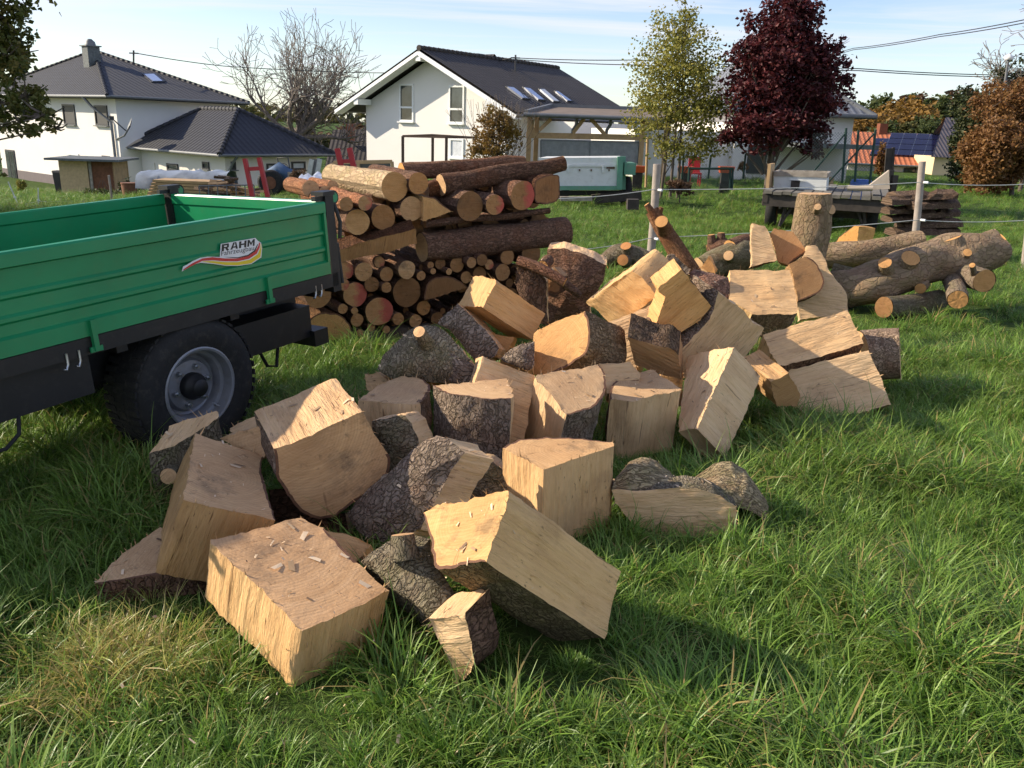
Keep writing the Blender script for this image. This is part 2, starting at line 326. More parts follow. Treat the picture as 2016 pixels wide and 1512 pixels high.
def block(label, face, tags, cap='e', K=None, A=None, B=None, C=None, sgn=1, ang=90, n=None, L=None, ai=0, Y=None, g=None,
          pith=None, bark='bark', tint=(1, 1, 1), taper=1.0, bulge=0.0, rough=1.0, knots=(), name='wood_block', stubs=(), back=None, cat='firewood', group='split wood blocks in the heap', edir=None, stint=None):
    """face: pixel outline of one flat face; tags: one letter per edge (b bark, s split); the prism runs from it along C-K or n*L."""
    m = len(face); res = 0
    if C is not None and L is None:
        PK, PC, res = solve_corner(face[K], face[A], face[B], C, sgn, ang)
        e = PC - PK; nn = e / np.linalg.norm(e); P0 = PK
    elif C is not None:                             # grain direction from the far end of one edge and the billet length
        P0 = ray(*face[ai]); P0 = P0 * (Y / P0[1]); rc = ray(*C)
        aa, bb, cc_ = rc @ rc, -2 * (rc @ P0), P0 @ P0 - L * L; dd = bb * bb - 4 * aa * cc_
        tt = (-bb + sgn * math.sqrt(max(dd, 0.0))) / (2 * aa); res = 0 if dd > 0 else -dd
        e = rc * tt - P0; nn = e / np.linalg.norm(e); e = e / (Y / ray(*face[ai])[1]); P0 = ray(*face[ai])
    else:
        nn = np.asarray(n, float); nn /= np.linalg.norm(nn); P0 = ray(*face[ai]); e = None
    F3 = []
    for q in face:
        d = ray(*q); F3.append(d * ((P0 @ nn) / (d @ nn)))
    F3 = np.array(F3)
    # scale about the eye: either the anchor's distance is known, or the lowest point rests at height g
    if Y is not None: s = Y / F3[ai if K is None else K][1]
    else:
        s = 3.0
        for _ in range(12):
            ee = e * s if e is not None else nn * L
            allv = np.vstack([F3 * s, F3 * s + ee]) + CAM
            k = int(allv[:, 2].argmin()); tgt = gz(allv[k][0], allv[k][1]) + g
            s *= (CAM[2] - tgt) / (CAM[2] - allv[k][2])
    F3 = F3 * s + CAM; e = e * s if e is not None else nn * L
    if back is not None: e = e * back
    if edir is not None: e = np.asarray(edir, float) / np.linalg.norm(edir) * L
    cen = F3.mean(0); Le = np.linalg.norm(e)
    # frame in the face plane
    ux = F3[(1) % m] - F3[0]; ux = ux / np.linalg.norm(ux); uy = np.cross(nn, ux)
    P2 = np.array([[(p - cen) @ ux, (p - cen) @ uy] for p in F3])
    area = 0.5 * sum(P2[i][0] * P2[(i + 1) % m][1] - P2[(i + 1) % m][0] * P2[i][1] for i in range(m))
    span = P2.max(0) - P2.min(0)
    if DEBUG: print('%-46s Yk %.2f L %.2f face %.2fx%.2f zmin %.2f zmax %.2f res %.3f' % (label[:46], F3[ai if K is None else K][1], Le, span[0], span[1], min(F3[:, 2].min(), (F3 + e)[:, 2].min()), max(F3[:, 2].max(), (F3 + e)[:, 2].max()), res))
    if area < 0:                                    # make the outline run the same way round for every block
        P2 = P2[::-1]; F3 = F3[::-1]; tags = ''.join(tags[(m - 2 - i) % m] for i in range(m))
    # dense outline
    Q = []; T = []; cl = 0.022
    for i in range(m):
        a, b_ = P2[i], P2[(i + 1) % m]; k = max(1, int(round(np.linalg.norm(b_ - a) / cl)))
        for j in range(k): Q.append(a + (b_ - a) * j / k); T.append((tags[i], j == 0, i))
    nQ = len(Q); Q = np.array(Q)
    # soften bark runs so that they bend as one curve
    isb = [T[i][0] == 'b' and T[(i - 1) % nQ][0] == 'b' for i in range(nQ)]
    for _ in range(6):
        Q2 = Q.copy()
        for i in range(nQ):
            if isb[i]: Q2[i] = 0.5 * Q[i] + 0.25 * (Q[i - 1] + Q[(i + 1) % nQ])
        Q = Q2
    tan = np.array([Q[(i + 1) % nQ] - Q[i - 1] for i in range(nQ)]); tan /= np.linalg.norm(tan, axis=1)[:, None] + 1e-9
    nor = np.stack([tan[:, 1], -tan[:, 0]], 1)
    rows = max(3, int(round(Le / 0.026))); sd = rnd.random() * 100
    G = np.zeros((rows + 1, nQ, 3)); per = np.concatenate([[0], np.cumsum(np.linalg.norm(np.roll(Q, -1, 0) - Q, axis=1))])
    for j in range(rows + 1):
        fr = j / rows; sc = 1 + (taper - 1) * fr
        for i in range(nQ):
            base = cen + (ux * Q[i][0] + uy * Q[i][1]) * sc + e * fr
            w = 1.0
            tg = T[i][0]; pt = T[i - 1][0]
            q = Vector(base * 1.0) + Vector((sd, 0, 0))
            if tg == 'b' and pt == 'b':
                d = 0.013 * mnoise.noise(q * 9) + 0.008 * mnoise.noise(q * 26) + 0.004 * mnoise.noise(q * 55)
            elif tg == 's' and pt == 's' and not T[i][1]:
                g2 = Vector((per[i] * 22 + sd, fr * Le * 3.0, sd)); d = 0.009 * mnoise.noise(g2) + 0.005 * mnoise.noise(g2 * 3.1) + 0.020 * mnoise.noise(Vector((per[i] * 5, fr * Le * 3, sd + 9)))
            else: d = 0.007 * mnoise.noise(Vector((sd + i, fr * Le * 9, 3))) + .004 * mnoise.noise(Vector((sd + i, fr * Le * 40, 3)))
            if j in (0, rows): d *= 0.75
            nv = ux * nor[i][0] + uy * nor[i][1]
            if j in (0, rows): base = base + nn * (.006 * mnoise.noise(Vector((per[i] * 30, sd, j))) + .005 * mnoise.noise(Vector((per[i] * 90, sd, j + 2.0))))
            G[j, i] = base + nv * d * rough
    wood, brk, end = MB(), MB(), MB(); extra = []; end_b = MB()
    # side walls
    for i in range(nQ):
        i2 = (i + 1) % nQ; tg = T[i][0]
        mb = brk if tg == 'b' else wood
        for j in range(rows):
            v = [G[j, i], G[j, i2], G[j + 1, i2], G[j + 1, i]]
            u0, u1 = per[i], per[i + 1]; l0, l1 = Le * j / rows, Le * (j + 1) / rows
            mb.add(v, [(0, 1, 2, 3)], 0, [(l0, u0), (l0, u1), (l1, u1), (l1, u0)], True)
    # caps
    pp = np.array([0.0, 0.0])
    if pith is not None:
        Pp = on_plane(pith[0], pith[1], F3[0], nn); pp = np.array([(Pp - cen) @ ux, (Pp - cen) @ uy])
    for j, kind in ((0, cap[0]), (rows, cap[-1])):
        B0 = G[j]; c = B0.mean(0); fl = j == rows
        mb = {'e': end if not fl else end_b, 's': wood, 'b': brk}[kind]
        rings = [B0]
        if kind == 'e':
            dirs = c - B0; ln = np.linalg.norm(dirs, axis=1)[:, None]
            inn = B0 + dirs / ln * np.minimum(0.012, ln * 0.4); rings = [B0, inn]
        fac = [0.91, 0.81, 0.7, 0.59, 0.48, 0.37, 0.26, 0.15, 0.06]
        R0 = rings[-1]
        sg = (1 if fl else -1)
        for f_ in fac:
            dev = ((R0 - c) @ nn)[:, None]; rr = c + (R0 - c - nn * dev) * f_ + nn * dev * f_ ** 14
            if kind != 'e' or True:
                am = 0.003 if kind == 'e' else (0.010 if kind == 's' else 0.016)
                for i in range(nQ):
                    q = Vector(rr[i]) + Vector((sd, 3, 1)); h = am * mnoise.noise(q * 7) + am * 0.35 * mnoise.noise(q * 17)
                    rr[i] = rr[i] + nn * sg * (h + (bulge if not fl else 0.0) * (1 - f_ ** 2))
            rings.append(rr)
        def uvp(p):
            q = (p - cen); return (q @ ux - pp[0], q @ uy - pp[1])
        for k in range(len(rings) - 1):
            for i in range(nQ):
                i2 = (i + 1) % nQ; v = [rings[k][i], rings[k][i2], rings[k + 1][i2], rings[k + 1][i]]
                tgt, mi = (mb, 0)
                if kind == 'e' and k == 0 and T[i][0] == 'b': tgt, mi = brk, 1
                tgt.add(v, [(3, 2, 1, 0) if not fl else (0, 1, 2, 3)], mi, [uvp(x) for x in v], True)
        cc = rings[-1].mean(0); v = list(rings[-1]) + [cc]
        mb.add(v, [((i, (i + 1) % nQ, nQ) if fl else ((i + 1) % nQ, i, nQ)) for i in range(nQ)], 0, [uvp(x) for x in v], True)
    for (p0, p1, r0, r1, dy0, dy1) in stubs:        # sawn-off branch stubs: pixel of base and tip, radii in metres, distance offsets
        Yb = cen[1]; extra.append(MB()); stub(brk, extra[-1], at(p0[0], p0[1], Yb + dy0), at(p1[0], p1[1], Yb + dy1), r0, r1)
    spl = MB(); gs = np.random.RandomState(int(sd * 1000) % 99999)
    sidx = [i for i in range(nQ) if T[i][0] == 's']
    for q_ in range(min(26, len(sidx)) if 's' in cap or 'e' in cap else 0):        # torn fibres along the sawn rims and edges
        i = sidx[gs.randint(len(sidx))]; j = 0 if gs.rand() < .6 else gs.randint(rows); nv = ux * nor[i][0] + uy * nor[i][1]; p_ = G[j, i]; tt = ux * tan[i][0] + uy * tan[i][1]
        ln_ = gs.uniform(.008, .035) * (1.8 if gs.rand() < .12 else 1); dr = (-nn if j == 0 else nn * (1 if gs.rand() > .5 else -1)) + nv * gs.uniform(.15, .6) + tt * gs.normal() * .3; dr /= np.linalg.norm(dr); w_ = gs.uniform(.0012, .0035)
        spl.add([p_ - tt * w_, p_ + tt * w_, p_ + nv * w_, p_ + dr * ln_], [(0, 1, 3), (1, 2, 3), (2, 0, 3)], 0, [(0, 0), (0, .01), (0, .02), (ln_, .01)])
    allp = G.reshape(-1, 3); base = np.array([allp[:, 0].mean(), allp[:, 1].mean(), allp[:, 2].min()])
    root = empty(name, base, label, cat, group)
    for mb, nm, ms in ((wood, 'split_wood', [M['split']]), (brk, 'bark', [M[bark], M['cambium']]), (end, 'sawn_end', [M['end']]), (end_b, 'sawn_end', [M['end']])):
        if mb.f:
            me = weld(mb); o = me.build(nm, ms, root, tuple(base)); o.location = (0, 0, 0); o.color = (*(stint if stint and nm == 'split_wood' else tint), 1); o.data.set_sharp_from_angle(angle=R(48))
    if spl.f: o = spl.build('splinters', [M['split']], root, tuple(base)); o.location = (0, 0, 0); o.color = (*tint, 1); tag(o, kind='stuff')
    for mb in extra: o = mb.build('sawn_end', [M['end']], root, tuple(base)); o.location = (0, 0, 0); o.color = (*tint, 1)
    WOOD.append(root)
    return root
def merge(a, b):
    for ch in list(b.children):
        d_ = Vector(b.location) - Vector(a.location); ch.parent = a; ch.location = d_
    WOOD.remove(b); bpy.data.objects.remove(b)
def weld(mb, eps=1e-5):
    idx = {}; nv = []; mp_ = []
    for v in mb.v:
        k = (round(v[0] / eps), round(v[1] / eps), round(v[2] / eps))
        if k not in idx: idx[k] = len(nv); nv.append(v)
        mp_.append(idx[k])
    r = MB(); r.v = nv
    for f, m_, u, s_ in zip(mb.f, mb.m, mb.uv, mb.sm):
        g = [mp_[i] for i in f]
        if len(set(g)) < 3: continue
        if len(set(g)) < len(g):
            seen = []; uu = []
            for a, b_ in zip(g, u):
                if a not in seen: seen.append(a); uu.append(b_)
            g, u = seen, uu
        r.f.append(g); r.m.append(m_); r.uv.append(u); r.sm.append(s_)
    return r
# ------------------------------------------------------------------ the heap, front to back
block('big pale block lying flat at the near end of the heap, grass against its corner',
      [(413,1063),(593,1018),(638,1038),(700,1107),(766,1162),(595,1240)], 'ssbsss', 'es', K=5, A=4, B=0, C=(576,1356), g=-0.02, pith=(520,1060), tint=(1,.95,.92), stint=(1.0,.93,.78))
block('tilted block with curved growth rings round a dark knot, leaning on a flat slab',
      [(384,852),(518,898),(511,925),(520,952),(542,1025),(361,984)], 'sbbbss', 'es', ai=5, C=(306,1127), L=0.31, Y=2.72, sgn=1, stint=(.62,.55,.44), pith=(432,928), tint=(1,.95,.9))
block('flat slab with bark underneath, sticking out under the tilted block',
      [(185,1149),(241,1091),(315,1038),(430,1060),(407,1118),(308,1131)], 'sssbbb', 'es', n=(0.05,0.1,-1), L=0.11, ai=0, g=-0.02, bark='bark_red')
block('half log beside the trailer wheel with a round orange knot in its bark',
      [(293,893),(333,839),(426,807),(440,820),(392,846),(353,873)], 'ssbbbb', 'ss', n=(0.1,0.5,-0.85), edir=(0.03,0.02,-1), L=0.24, ai=0, Y=3.5, bark='bark_moss',
      stubs=(((345,925),(332,938),0.045,0.038,-0.05,-0.16),))
block('pale end grain of a block wedged behind the ringed block',
      [(432,863),(470,848),(524,832),(532,870),(522,900),(500,907)], 'ssssss', 'es', n=(0.15,1,-0.25), L=0.3, ai=5, Y=3.35)
block('pale sliver of wood lying behind the sunlit cracked block',
      [(452,842),(518,812),(540,822),(530,850),(475,862)], 'sssss', 'ss', n=(0.1,0.5,-1), L=0.15, ai=4, Y=3.75)
block('large block with a bright cracked upper side and a grey weathered stain below',
      [(540,884),(714,810),(764,893),(768,950),(691,992),(653,1022),(628,1024),(592,1010),(565,974),(542,934)], 'ssbbbbbbbb', 'es',
      ai=1, C=(661,746), L=0.42, Y=3.25, sgn=1, pith=(600,850), tint=(.95,.9,.85))
block('billet covered in deep scaly grey bark with a split yellow end',
      [(680,1010),(755,935),(837,866),(860,858),(882,862),(916,891),(882,934),(855,992),(828,1042),(761,1073),(707,1049)], 'sssssssssss', 'bs', n=(0.45,0.8,-0.4), edir=(.9,.25,-.3), L=0.13, ai=9, Y=3.1, bulge=0.05)
block('dark gnarled block with a stub of branch standing up',
      [(711,1105),(777,1062),(815,1055),(848,1060),(860,1118),(909,1190),(912,1204),(842,1217),(806,1177),(752,1141)], 'ssssbbbbbb', 'bs', n=(0.12,0.55,-0.8), L=0.2, ai=7, g=0.0, bark='bark_moss', bulge=0.05,
      stubs=(((797,1100),(793,1052),0.055,0.04,0.0,0.03),))
block('orange tinted wedge with a long smooth split face and a wavy bark edge',
      [(1004,966),(936,979),(860,992),(834,1010),(833,1033),(853,1053),(847,1087),(853,1114),(864,1130),(896,1112),(927,1107),(958,1107)], 'sssbbbbbbbbs', 'es',
      K=0, A=2, B=11, C=(1222,1125), g=-0.03, sgn=1, pith=(930,1000), tint=(1.0,.93,.74), bark='bark_moss')
block('short narrow offcut standing in the grass under the orange wedge',
      [(844,1217),(916,1206),(937,1321),(905,1345)], 'sbbs', 'ss', n=(0.5,0.85,0.12), L=0.14, ai=3, g=-0.01, bark='bark_red')
block('upright cube shaped block with sawdust on top, in the middle of the near row',
      [(1070,925),(990,882),(1019,866),(1075,860),(1130,862),(1206,871),(1208,878)], 'sbbbbss', 'es', K=0, A=1, B=6, C=(1066,1092), g=-0.02, pith=(1110,885), tint=(1,.94,.84), bark='bark_red')
block('upright block with broken bark on its left corner and a broad pale right side',
      [(1238,790),(1202,786),(1198,776),(1206,754),(1222,742),(1286,727),(1341,767)], 'sbbbsss', 'es', n=(0.0,0.2,-1), L=0.42, ai=0, g=-0.04, pith=(1265,755), bark='bark_red')
block('upright block with a round bark edge and a bright left side crossed by shadow',
      [(1115,817),(1052,742),(1115,729),(1178,718),(1190,734),(1194,754),(1187,785),(1171,801)], 'sssbbbbb', 'es', n=(-0.13,0.28,-0.95), L=0.38, ai=0, Y=3.85, pith=(1120,760))
block('upright block showing dark scaly bark to the front with a cracked top',
      [(853,759),(925,752),(997,745),(1007,774),(1007,785),(980,786),(948,785),(886,778)], 'ssssbbbb', 'es', n=(0.0,0.0,-1), L=0.5, ai=6, Y=3.72, pith=(990,755))
block('upright block with a smooth front side and bark on its right edge',
      [(705,788),(747,757),(788,741),(827,745),(846,755),(847,767),(827,795),(764,794)], 'sssbbbss', 'es', n=(0.03,0.0,-1), L=0.42, ai=6, Y=3.85, pith=(780,770))
block('small wedge of reddish mossy bark squeezed between two upright blocks',
      [(731,828),(790,817),(803,826),(826,873),(800,920),(767,945),(748,900)], 'sssssss', 'bs', n=(0.2,0.9,-0.2), L=0.2, ai=5, Y=3.5, bark='bark_moss', bulge=0.03)
block('cone shaped stump of mossy bark with a cut branch on top',
      [(743,726),(752,700),(813,645),(830,642),(861,642),(882,656),(910,687),(927,708),(917,750),(854,753),(790,747),(770,747)], 'ssssssssssss', 'bs', n=(0.05,0.92,-0.4), L=0.35, ai=10, Y=4.35, bark='bark_moss', bulge=0.09, tint=(1.35,1.3,1.25),
      stubs=(((840,676),(825,653),0.045,0.032,-0.06,-0.16),))
block('small pale offcut showing behind the smooth upright block',
      [(718,736),(742,733),(764,748),(760,775),(722,768)], 'sssss', 'ss', n=(0,1,-0.3), L=0.15, ai=4, Y=4.5)
block('pale plank like block leaning behind the bark fronted upright block',
      [(950,700),(1052,740),(1042,803),(1031,866),(1000,880),(935,760)], 'ssssss', 'ss', ai=0, C=(936,706), L=0.2, Y=4.15, sgn=1)
block('orange block speckled with sawdust, round cornered, dark bark on its right',
      [(1051,656),(1059,648),(1152,612),(1159,622),(1161,661),(1157,695),(1106,729),(1084,735),(1047,737),(1052,690)], 'ssbbbbbsss', 'es', ai=4, C=(1234,692), L=0.42, Y=4.5, sgn=1, pith=(1095,680), tint=(1.02,.9,.7))
block('broad tan block with a thick rough bark side, high in the heap',
      [(1289,491),(1312,508),(1327,527),(1335,540),(1300,572),(1302,585),(1246,595),(1218,567),(1193,555),(1213,545),(1280,497)], 'sssssssbbss', 'es', ai=6, C=(1203,637), L=0.3, Y=5.85, sgn=-1, pith=(1290,520), tint=(1,.92,.76))
block('large wedge with a broad dusty face and torn bark along its upper edge',
      [(1335,697),(1372,657),(1402,622),(1414,574),(1504,646),(1468,702),(1400,722),(1342,746)], 'bbbsssss', 'ss', n=(-0.42,0.85,0.22), L=0.26, ai=0, Y=5.0, rough=1.4)
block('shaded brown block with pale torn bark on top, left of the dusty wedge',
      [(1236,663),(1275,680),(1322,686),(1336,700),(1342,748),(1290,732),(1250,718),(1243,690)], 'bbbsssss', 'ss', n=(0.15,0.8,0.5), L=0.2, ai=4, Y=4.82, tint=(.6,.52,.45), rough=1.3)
block('pale wedge with a dark branch knot behind the torn bark',
      [(1196,635),(1297,597),(1310,600),(1290,662),(1258,700),(1250,740),(1225,735),(1213,690)], 'ssssssss', 'ss', n=(0.25,0.9,-0.25), L=0.3, ai=0, Y=5.2,
      stubs=(((1282,635),(1272,640),0.045,0.04,0.0,-0.08),))
block('orange split piece leaning on top of the heap with a crack across it',
      [(1295,568),(1342,530),(1374,572),(1400,603),(1378,631),(1335,659),(1284,661),(1310,582)], 'sbbssss' + 's', 'ss', n=(-0.2,0.9,0.3), L=0.14, ai=5, Y=5.05, tint=(1.0,.86,.62), bark='bark_red')
block('piece of pinkish flaky bark lying behind the orange split piece',
      [(1353,538),(1368,529),(1434,546),(1440,590),(1405,602),(1380,575)], 'ssssss', 'bs', n=(0,0.8,-0.6), L=0.25, ai=4, Y=6.4, bulge=0.05, bark='bark_red', tint=(1.5,1.5,1.6))
block('flat sunlit slab with a splintered lower step and bark below',
      [(1436,532),(1555,532),(1561,555),(1573,615),(1571,619),(1480,619),(1435,589)], 'sbbbbss', 'ss', n=(-0.05,0.5,-0.87), L=0.24, ai=5, Y=6.25, tint=(1.05,1,.88))
block('pointed splinter of wood standing upright on the heap',
      [(1481,439),(1506,445),(1515,460),(1530,512),(1478,525)], 'sssbs', 'ss', n=(0.15,0.9,-0.25), L=0.13, ai=4, Y=7.3, bark='bark_red')
block('brownish weathered chunk beside the upright splinter',
      [(1515,462),(1524,449),(1562,456),(1588,494),(1552,522),(1532,514)], 'sssbss', 'es', n=(0.3,0.9,-0.2), L=0.2, ai=4, Y=7.35, tint=(.7,.6,.52))
block('dark brown log end with thick bark resting on a long plank',
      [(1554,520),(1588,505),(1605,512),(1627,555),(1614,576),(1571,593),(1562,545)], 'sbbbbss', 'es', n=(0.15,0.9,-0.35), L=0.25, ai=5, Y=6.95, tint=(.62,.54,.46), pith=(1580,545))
block('long pale plank with a wavy bark edge propped against the heap',
      [(1588,484),(1610,486),(1622,505),(1630,530),(1666,576),(1671,620),(1575,630),(1568,560)], 'sbbbbsss', 'ss', n=(0.2,0.9,-0.3), L=0.16, ai=6, Y=7.05, bark='bark_red')
block('broad sunlit block with a dark seam along its lower edge',
      [(1502,659),(1667,611),(1700,676),(1610,704),(1532,722),(1516,694)], 'ssbbss', 'ss', n=(0.0,0.55,-0.83), L=0.2, ai=4, Y=5.2, bark='bark_red', tint=(1.03,.98,.88))
block('wide pale block at the edge of the grass below the seamed block',
      [(1552,730),(1710,690),(1754,797),(1640,820),(1575,812)], 'sssss', 'ss', n=(0.12,0.8,-0.45), L=0.28, ai=2, g=-0.1)
block('small block with a brown front and a pale top next to the pyramid shaped block',
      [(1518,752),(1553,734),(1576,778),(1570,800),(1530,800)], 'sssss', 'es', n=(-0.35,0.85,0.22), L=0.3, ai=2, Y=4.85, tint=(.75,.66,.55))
block('pyramid shaped block with one bright side and a speckled dusty side',
      [(1373,845),(1446,682),(1400,691),(1353,702),(1337,849)], 'ssss' + 's', 'ss', K=0, A=1, B=4, C=(1429,903), g=-0.02)
fk = block('forked trunk section with a mossy saddle and two stumpy horns',
      [(1204,965),(1242,965),(1287,965),(1346,956),(1382,961),(1418,974),(1449,997),(1451,1046),(1328,1066),(1242,1028),(1211,990)], 'bbbbbbsssss', 'ss', n=(0.1,0.97,0.0), L=0.12, ai=8, g=-0.03, bark='bark_moss')
def saddle():
    fe = [(1204,966),(1242,966),(1287,966),(1346,957),(1382,962),(1418,975),(1449,998),(1475,1005),(1505,1022)]
    be = [(1214,950),(1238,910),(1262,900),(1292,905),(1325,935),(1368,938),(1408,908),(1440,904),(1468,925),(1492,965),(1507,1010)]
    def smp(c, t_):
        x = t_ * (len(c) - 1); i = min(int(x), len(c) - 2); f_ = x - i; f_ = f_ * f_ * (3 - 2 * f_) * .5 + f_ * .5; return (lerp(c[i][0], c[i + 1][0], f_), lerp(c[i][1], c[i + 1][1], f_))
    nu_, nv_ = 54, 12; vs = []; uv = []
    for j in range(nv_ + 1):
        v = j / nv_
        for i in range(nu_ + 1):
            u = i / nu_; F_ = at(*smp(fe, u), 3.43 + .04 * u); B_ = at(*smp(be, u), 3.62 + .03 * u)
            p = F_ * (1 - v) + B_ * v if v <= .7 else None
            w = min(1, v / .7); p = F_ * (1 - w) + B_ * w; p = p + np.array([0, -.03, .05]) * math.sin(w * math.pi) * (.5 + .9 * math.cos((u - .5) * 2 * math.pi * 1.15) * -1)
            if v > .7: k_ = (v - .7) / .3; p = np.array([p[0], p[1] + .07 * math.sin(k_ * math.pi / 2), lerp(p[2], gz(p[0], p[1]) - .02, k_ ** 1.6)])
            q = Vector(p); p = p + np.array([0, -.4, .9]) * (.012 * mnoise.noise(q * 14) + .006 * mnoise.noise(q * 40)) * (0 if j == 0 else 1); vs.append(p); uv.append((u * .55, v * .4))
    mb = MB(); mb.add(vs, [(j * (nu_ + 1) + i, j * (nu_ + 1) + i + 1, (j + 1) * (nu_ + 1) + i + 1, (j + 1) * (nu_ + 1) + i) for j in range(nv_) for i in range(nu_)], 0, uv, True)
    o = mb.build('bark', [M['bark_moss']], fk, tuple(fk.location)); o.location = (0, 0, 0); o.color = (1.7, 1.6, 1.4, 1)
saddle()
block('block with a snow bright left side and a shaded brown front on bark pieces',
      [(951,606),(977,552),(942,544),(931,546),(903,598),(905,602)], 'ssssss', 'se', K=0, A=1, B=4, C=(1040,664), Y=4.75, tint=(1,.94,.84), stint=(.9,.78,.6), back=1.1)
block('dark bark slab under the snow bright block',
      [(862,636),(880,615),(901,597),(914,608),(955,650),(982,686),(974,703),(935,710),(899,665)], 'sssssssss', 'bs', n=(0.2,0.9,-0.3), L=0.28, ai=6, Y=4.65, bulge=0.03)
block('orange inner piece half hidden under the snow bright block',
      [(938,638),(965,652),(1012,663),(1001,690),(985,690),(970,673)], 'ssssss', 'es', n=(0.1,0.9,-0.3), L=0.2, ai=3, Y=4.85, tint=(.95,.8,.6))
block('rough dark bark piece left of the sawdust speckled block',
      [(984,707),(1012,682),(1052,673),(1050,726),(1035,730),(1000,716)], 'ssssss', 'bs', n=(0,0.8,-0.5), L=0.2, ai=4, Y=4.45, bulge=0.03)
block('wide brown trunk section standing at the back with pale peeling bark',
      [(1078,490),(1110,488),(1160,505),(1194,522),(1188,553),(1162,600),(1160,645),(1075,645),(1072,560)], 'ssssssbss', 'bs', n=(0.1,1,0.0), L=0.4, ai=7, Y=6.8, bulge=0.1, bark='bark_red', tint=(1.2,1.15,1.1))
block('reddish bark slab behind the snow bright block',
      [(1012,558),(1018,522),(1060,535),(1076,556),(1076,640),(1030,620)], 'ssssss', 'bs', n=(0.1,1,0), L=0.15, ai=4, Y=6.2, bark='bark_red', bulge=0.02)
block('stubby dark chunk lying under crossed sticks',
      [(1076,532),(1092,527),(1108,545),(1104,580),(1080,575)], 'ssbbs', 'es', n=(0.3,0.9,-0.1), L=0.15, ai=4, Y=6.35, tint=(.6,.5,.42), bark='bark_red')
block('grey splinter behind the broad tan block',
      [(1312,508),(1323,499),(1361,529),(1356,540),(1331,535)], 'sssss', 'bs', n=(0.1,0.9,-0.2), L=0.15, ai=3, Y=6.5, bark='bark')
block('orange three cornered split end among the gnarled branches',
      [(1378,527),(1395,505),(1407,537)], 'sss', 'es', n=(0.3,0.9,-0.1), L=0.2, ai=0, Y=7.4, tint=(1,.82,.58))

block('mossy bark wedge filling the gap behind the scaly barked billet', [(925,905),(960,900),(998,930),(995,1000),(960,1010),(925,980)], 'ssssss', 'bs', n=(0.1,0.9,-0.3), L=0.2, ai=3, Y=3.38, bark='bark_moss', bulge=0.03)
block('pale offcut glimpsed between the sawdust speckled block and the upright ones', [(1180,716),(1240,712),(1262,735),(1250,790),(1195,775)], 'sssss', 'ss', n=(0.1,0.8,-0.5), L=0.2, ai=3, Y=4.45)
block('brown split wedge lying behind the big pale block', [(640,1044),(684,1052),(731,1073),(715,1092),(700,1108),(660,1085)], 'sssbss', 'ss', n=(0.2,0.4,-0.9), L=0.13, ai=4, Y=2.85, tint=(.9,.78,.6), bark='bark_red')
block('dark bark piece deep in the gap under the cracked block', [(528,965),(560,962),(610,1015),(680,1010),(690,1050),(600,1065),(530,1020)], 'sssssss', 'bs', n=(0.1,0.8,-0.5), L=0.15, ai=5, Y=3.3, bark='bark_red', bulge=0.02, tint=(.8,.8,.8))
block('small bark covered chunk squeezed in behind the stump cone', [(880,690),(930,715),(950,745),(920,765),(885,750)], 'sssss', 'bs', n=(0,0.9,-0.3), L=0.2, ai=3, Y=4.3, bulge=0.02)
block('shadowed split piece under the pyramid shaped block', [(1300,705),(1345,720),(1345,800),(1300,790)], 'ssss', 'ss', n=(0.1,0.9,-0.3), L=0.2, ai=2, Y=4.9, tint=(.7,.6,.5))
# ------------------------------------------------------------------ stack of metre logs behind the trailer
AX = np.array([-0.52, 0.854, 0.0]); NS = -AX
S0 = on_ground(650, 682)
def m_end_red():
    m = M['end'].copy(); m.name = 'sawn_end_sprayed_red'; t = m.node_tree
    b = [n for n in t.nodes if n.type == 'BSDF_PRINCIPLED'][0]; src = b.inputs['Base Color'].links[0].from_socket
    uv = uvs_of(t); sepv = N(t, 'ShaderNodeSeparateXYZ', ins={0: uv}); nzv = noise_n(t, uv, 14.0, 4.0)
    h = math_n(t, 'ADD', math_n(t, 'MULTIPLY', sepv.outputs[0], 5.5), math_n(t, 'MULTIPLY', nzv, 1.0))
    f = ramp(t, h, [(0.50, (0, 0, 0)), (0.80, (0.85, 0.85, 0.85))])
    t.links.new(mixc_n(t, f, src, (0.45, 0.085, 0.07, 1)), b.inputs['Base Color']); return m
M['end_red'] = m_end_red()
def log_end_fan(mb, c, axis, r, seed, sgn):
    t = Vector(axis) * sgn; u = Vector((0, 0, 1)).cross(t).normalized(); w = t.cross(u); n = 22; vs = []
    for f_ in (1.0, 0.55, 0.0):
        for k in range(n if f_ else 1):
            a = 2 * math.pi * k / n; q = u * math.cos(a) + w * math.sin(a)
            rr = r * (1 + 0.07 * mnoise.noise(q * 1.2 + Vector((seed, seed * 2, 0)))) * f_
            vs.append(Vector(c) + q * rr + t * 0.006 * mnoise.noise(q * 3 * f_ + Vector((seed, 0, 7))))
    fs = [(k, (k + 1) % n, n + (k + 1) % n, n + k) for k in range(n)] + [(n + k, n + (k + 1) % n, 2 * n) for k in range(n)]
    off = Vector((rnd.uniform(-.15, .15) * r, rnd.uniform(-.15, .15) * r, 0))
    mb.add(vs, fs, 0, [((v - Vector(c)).dot(u) + off.x, (v - Vector(c)).dot(w) + off.y) for v in vs])
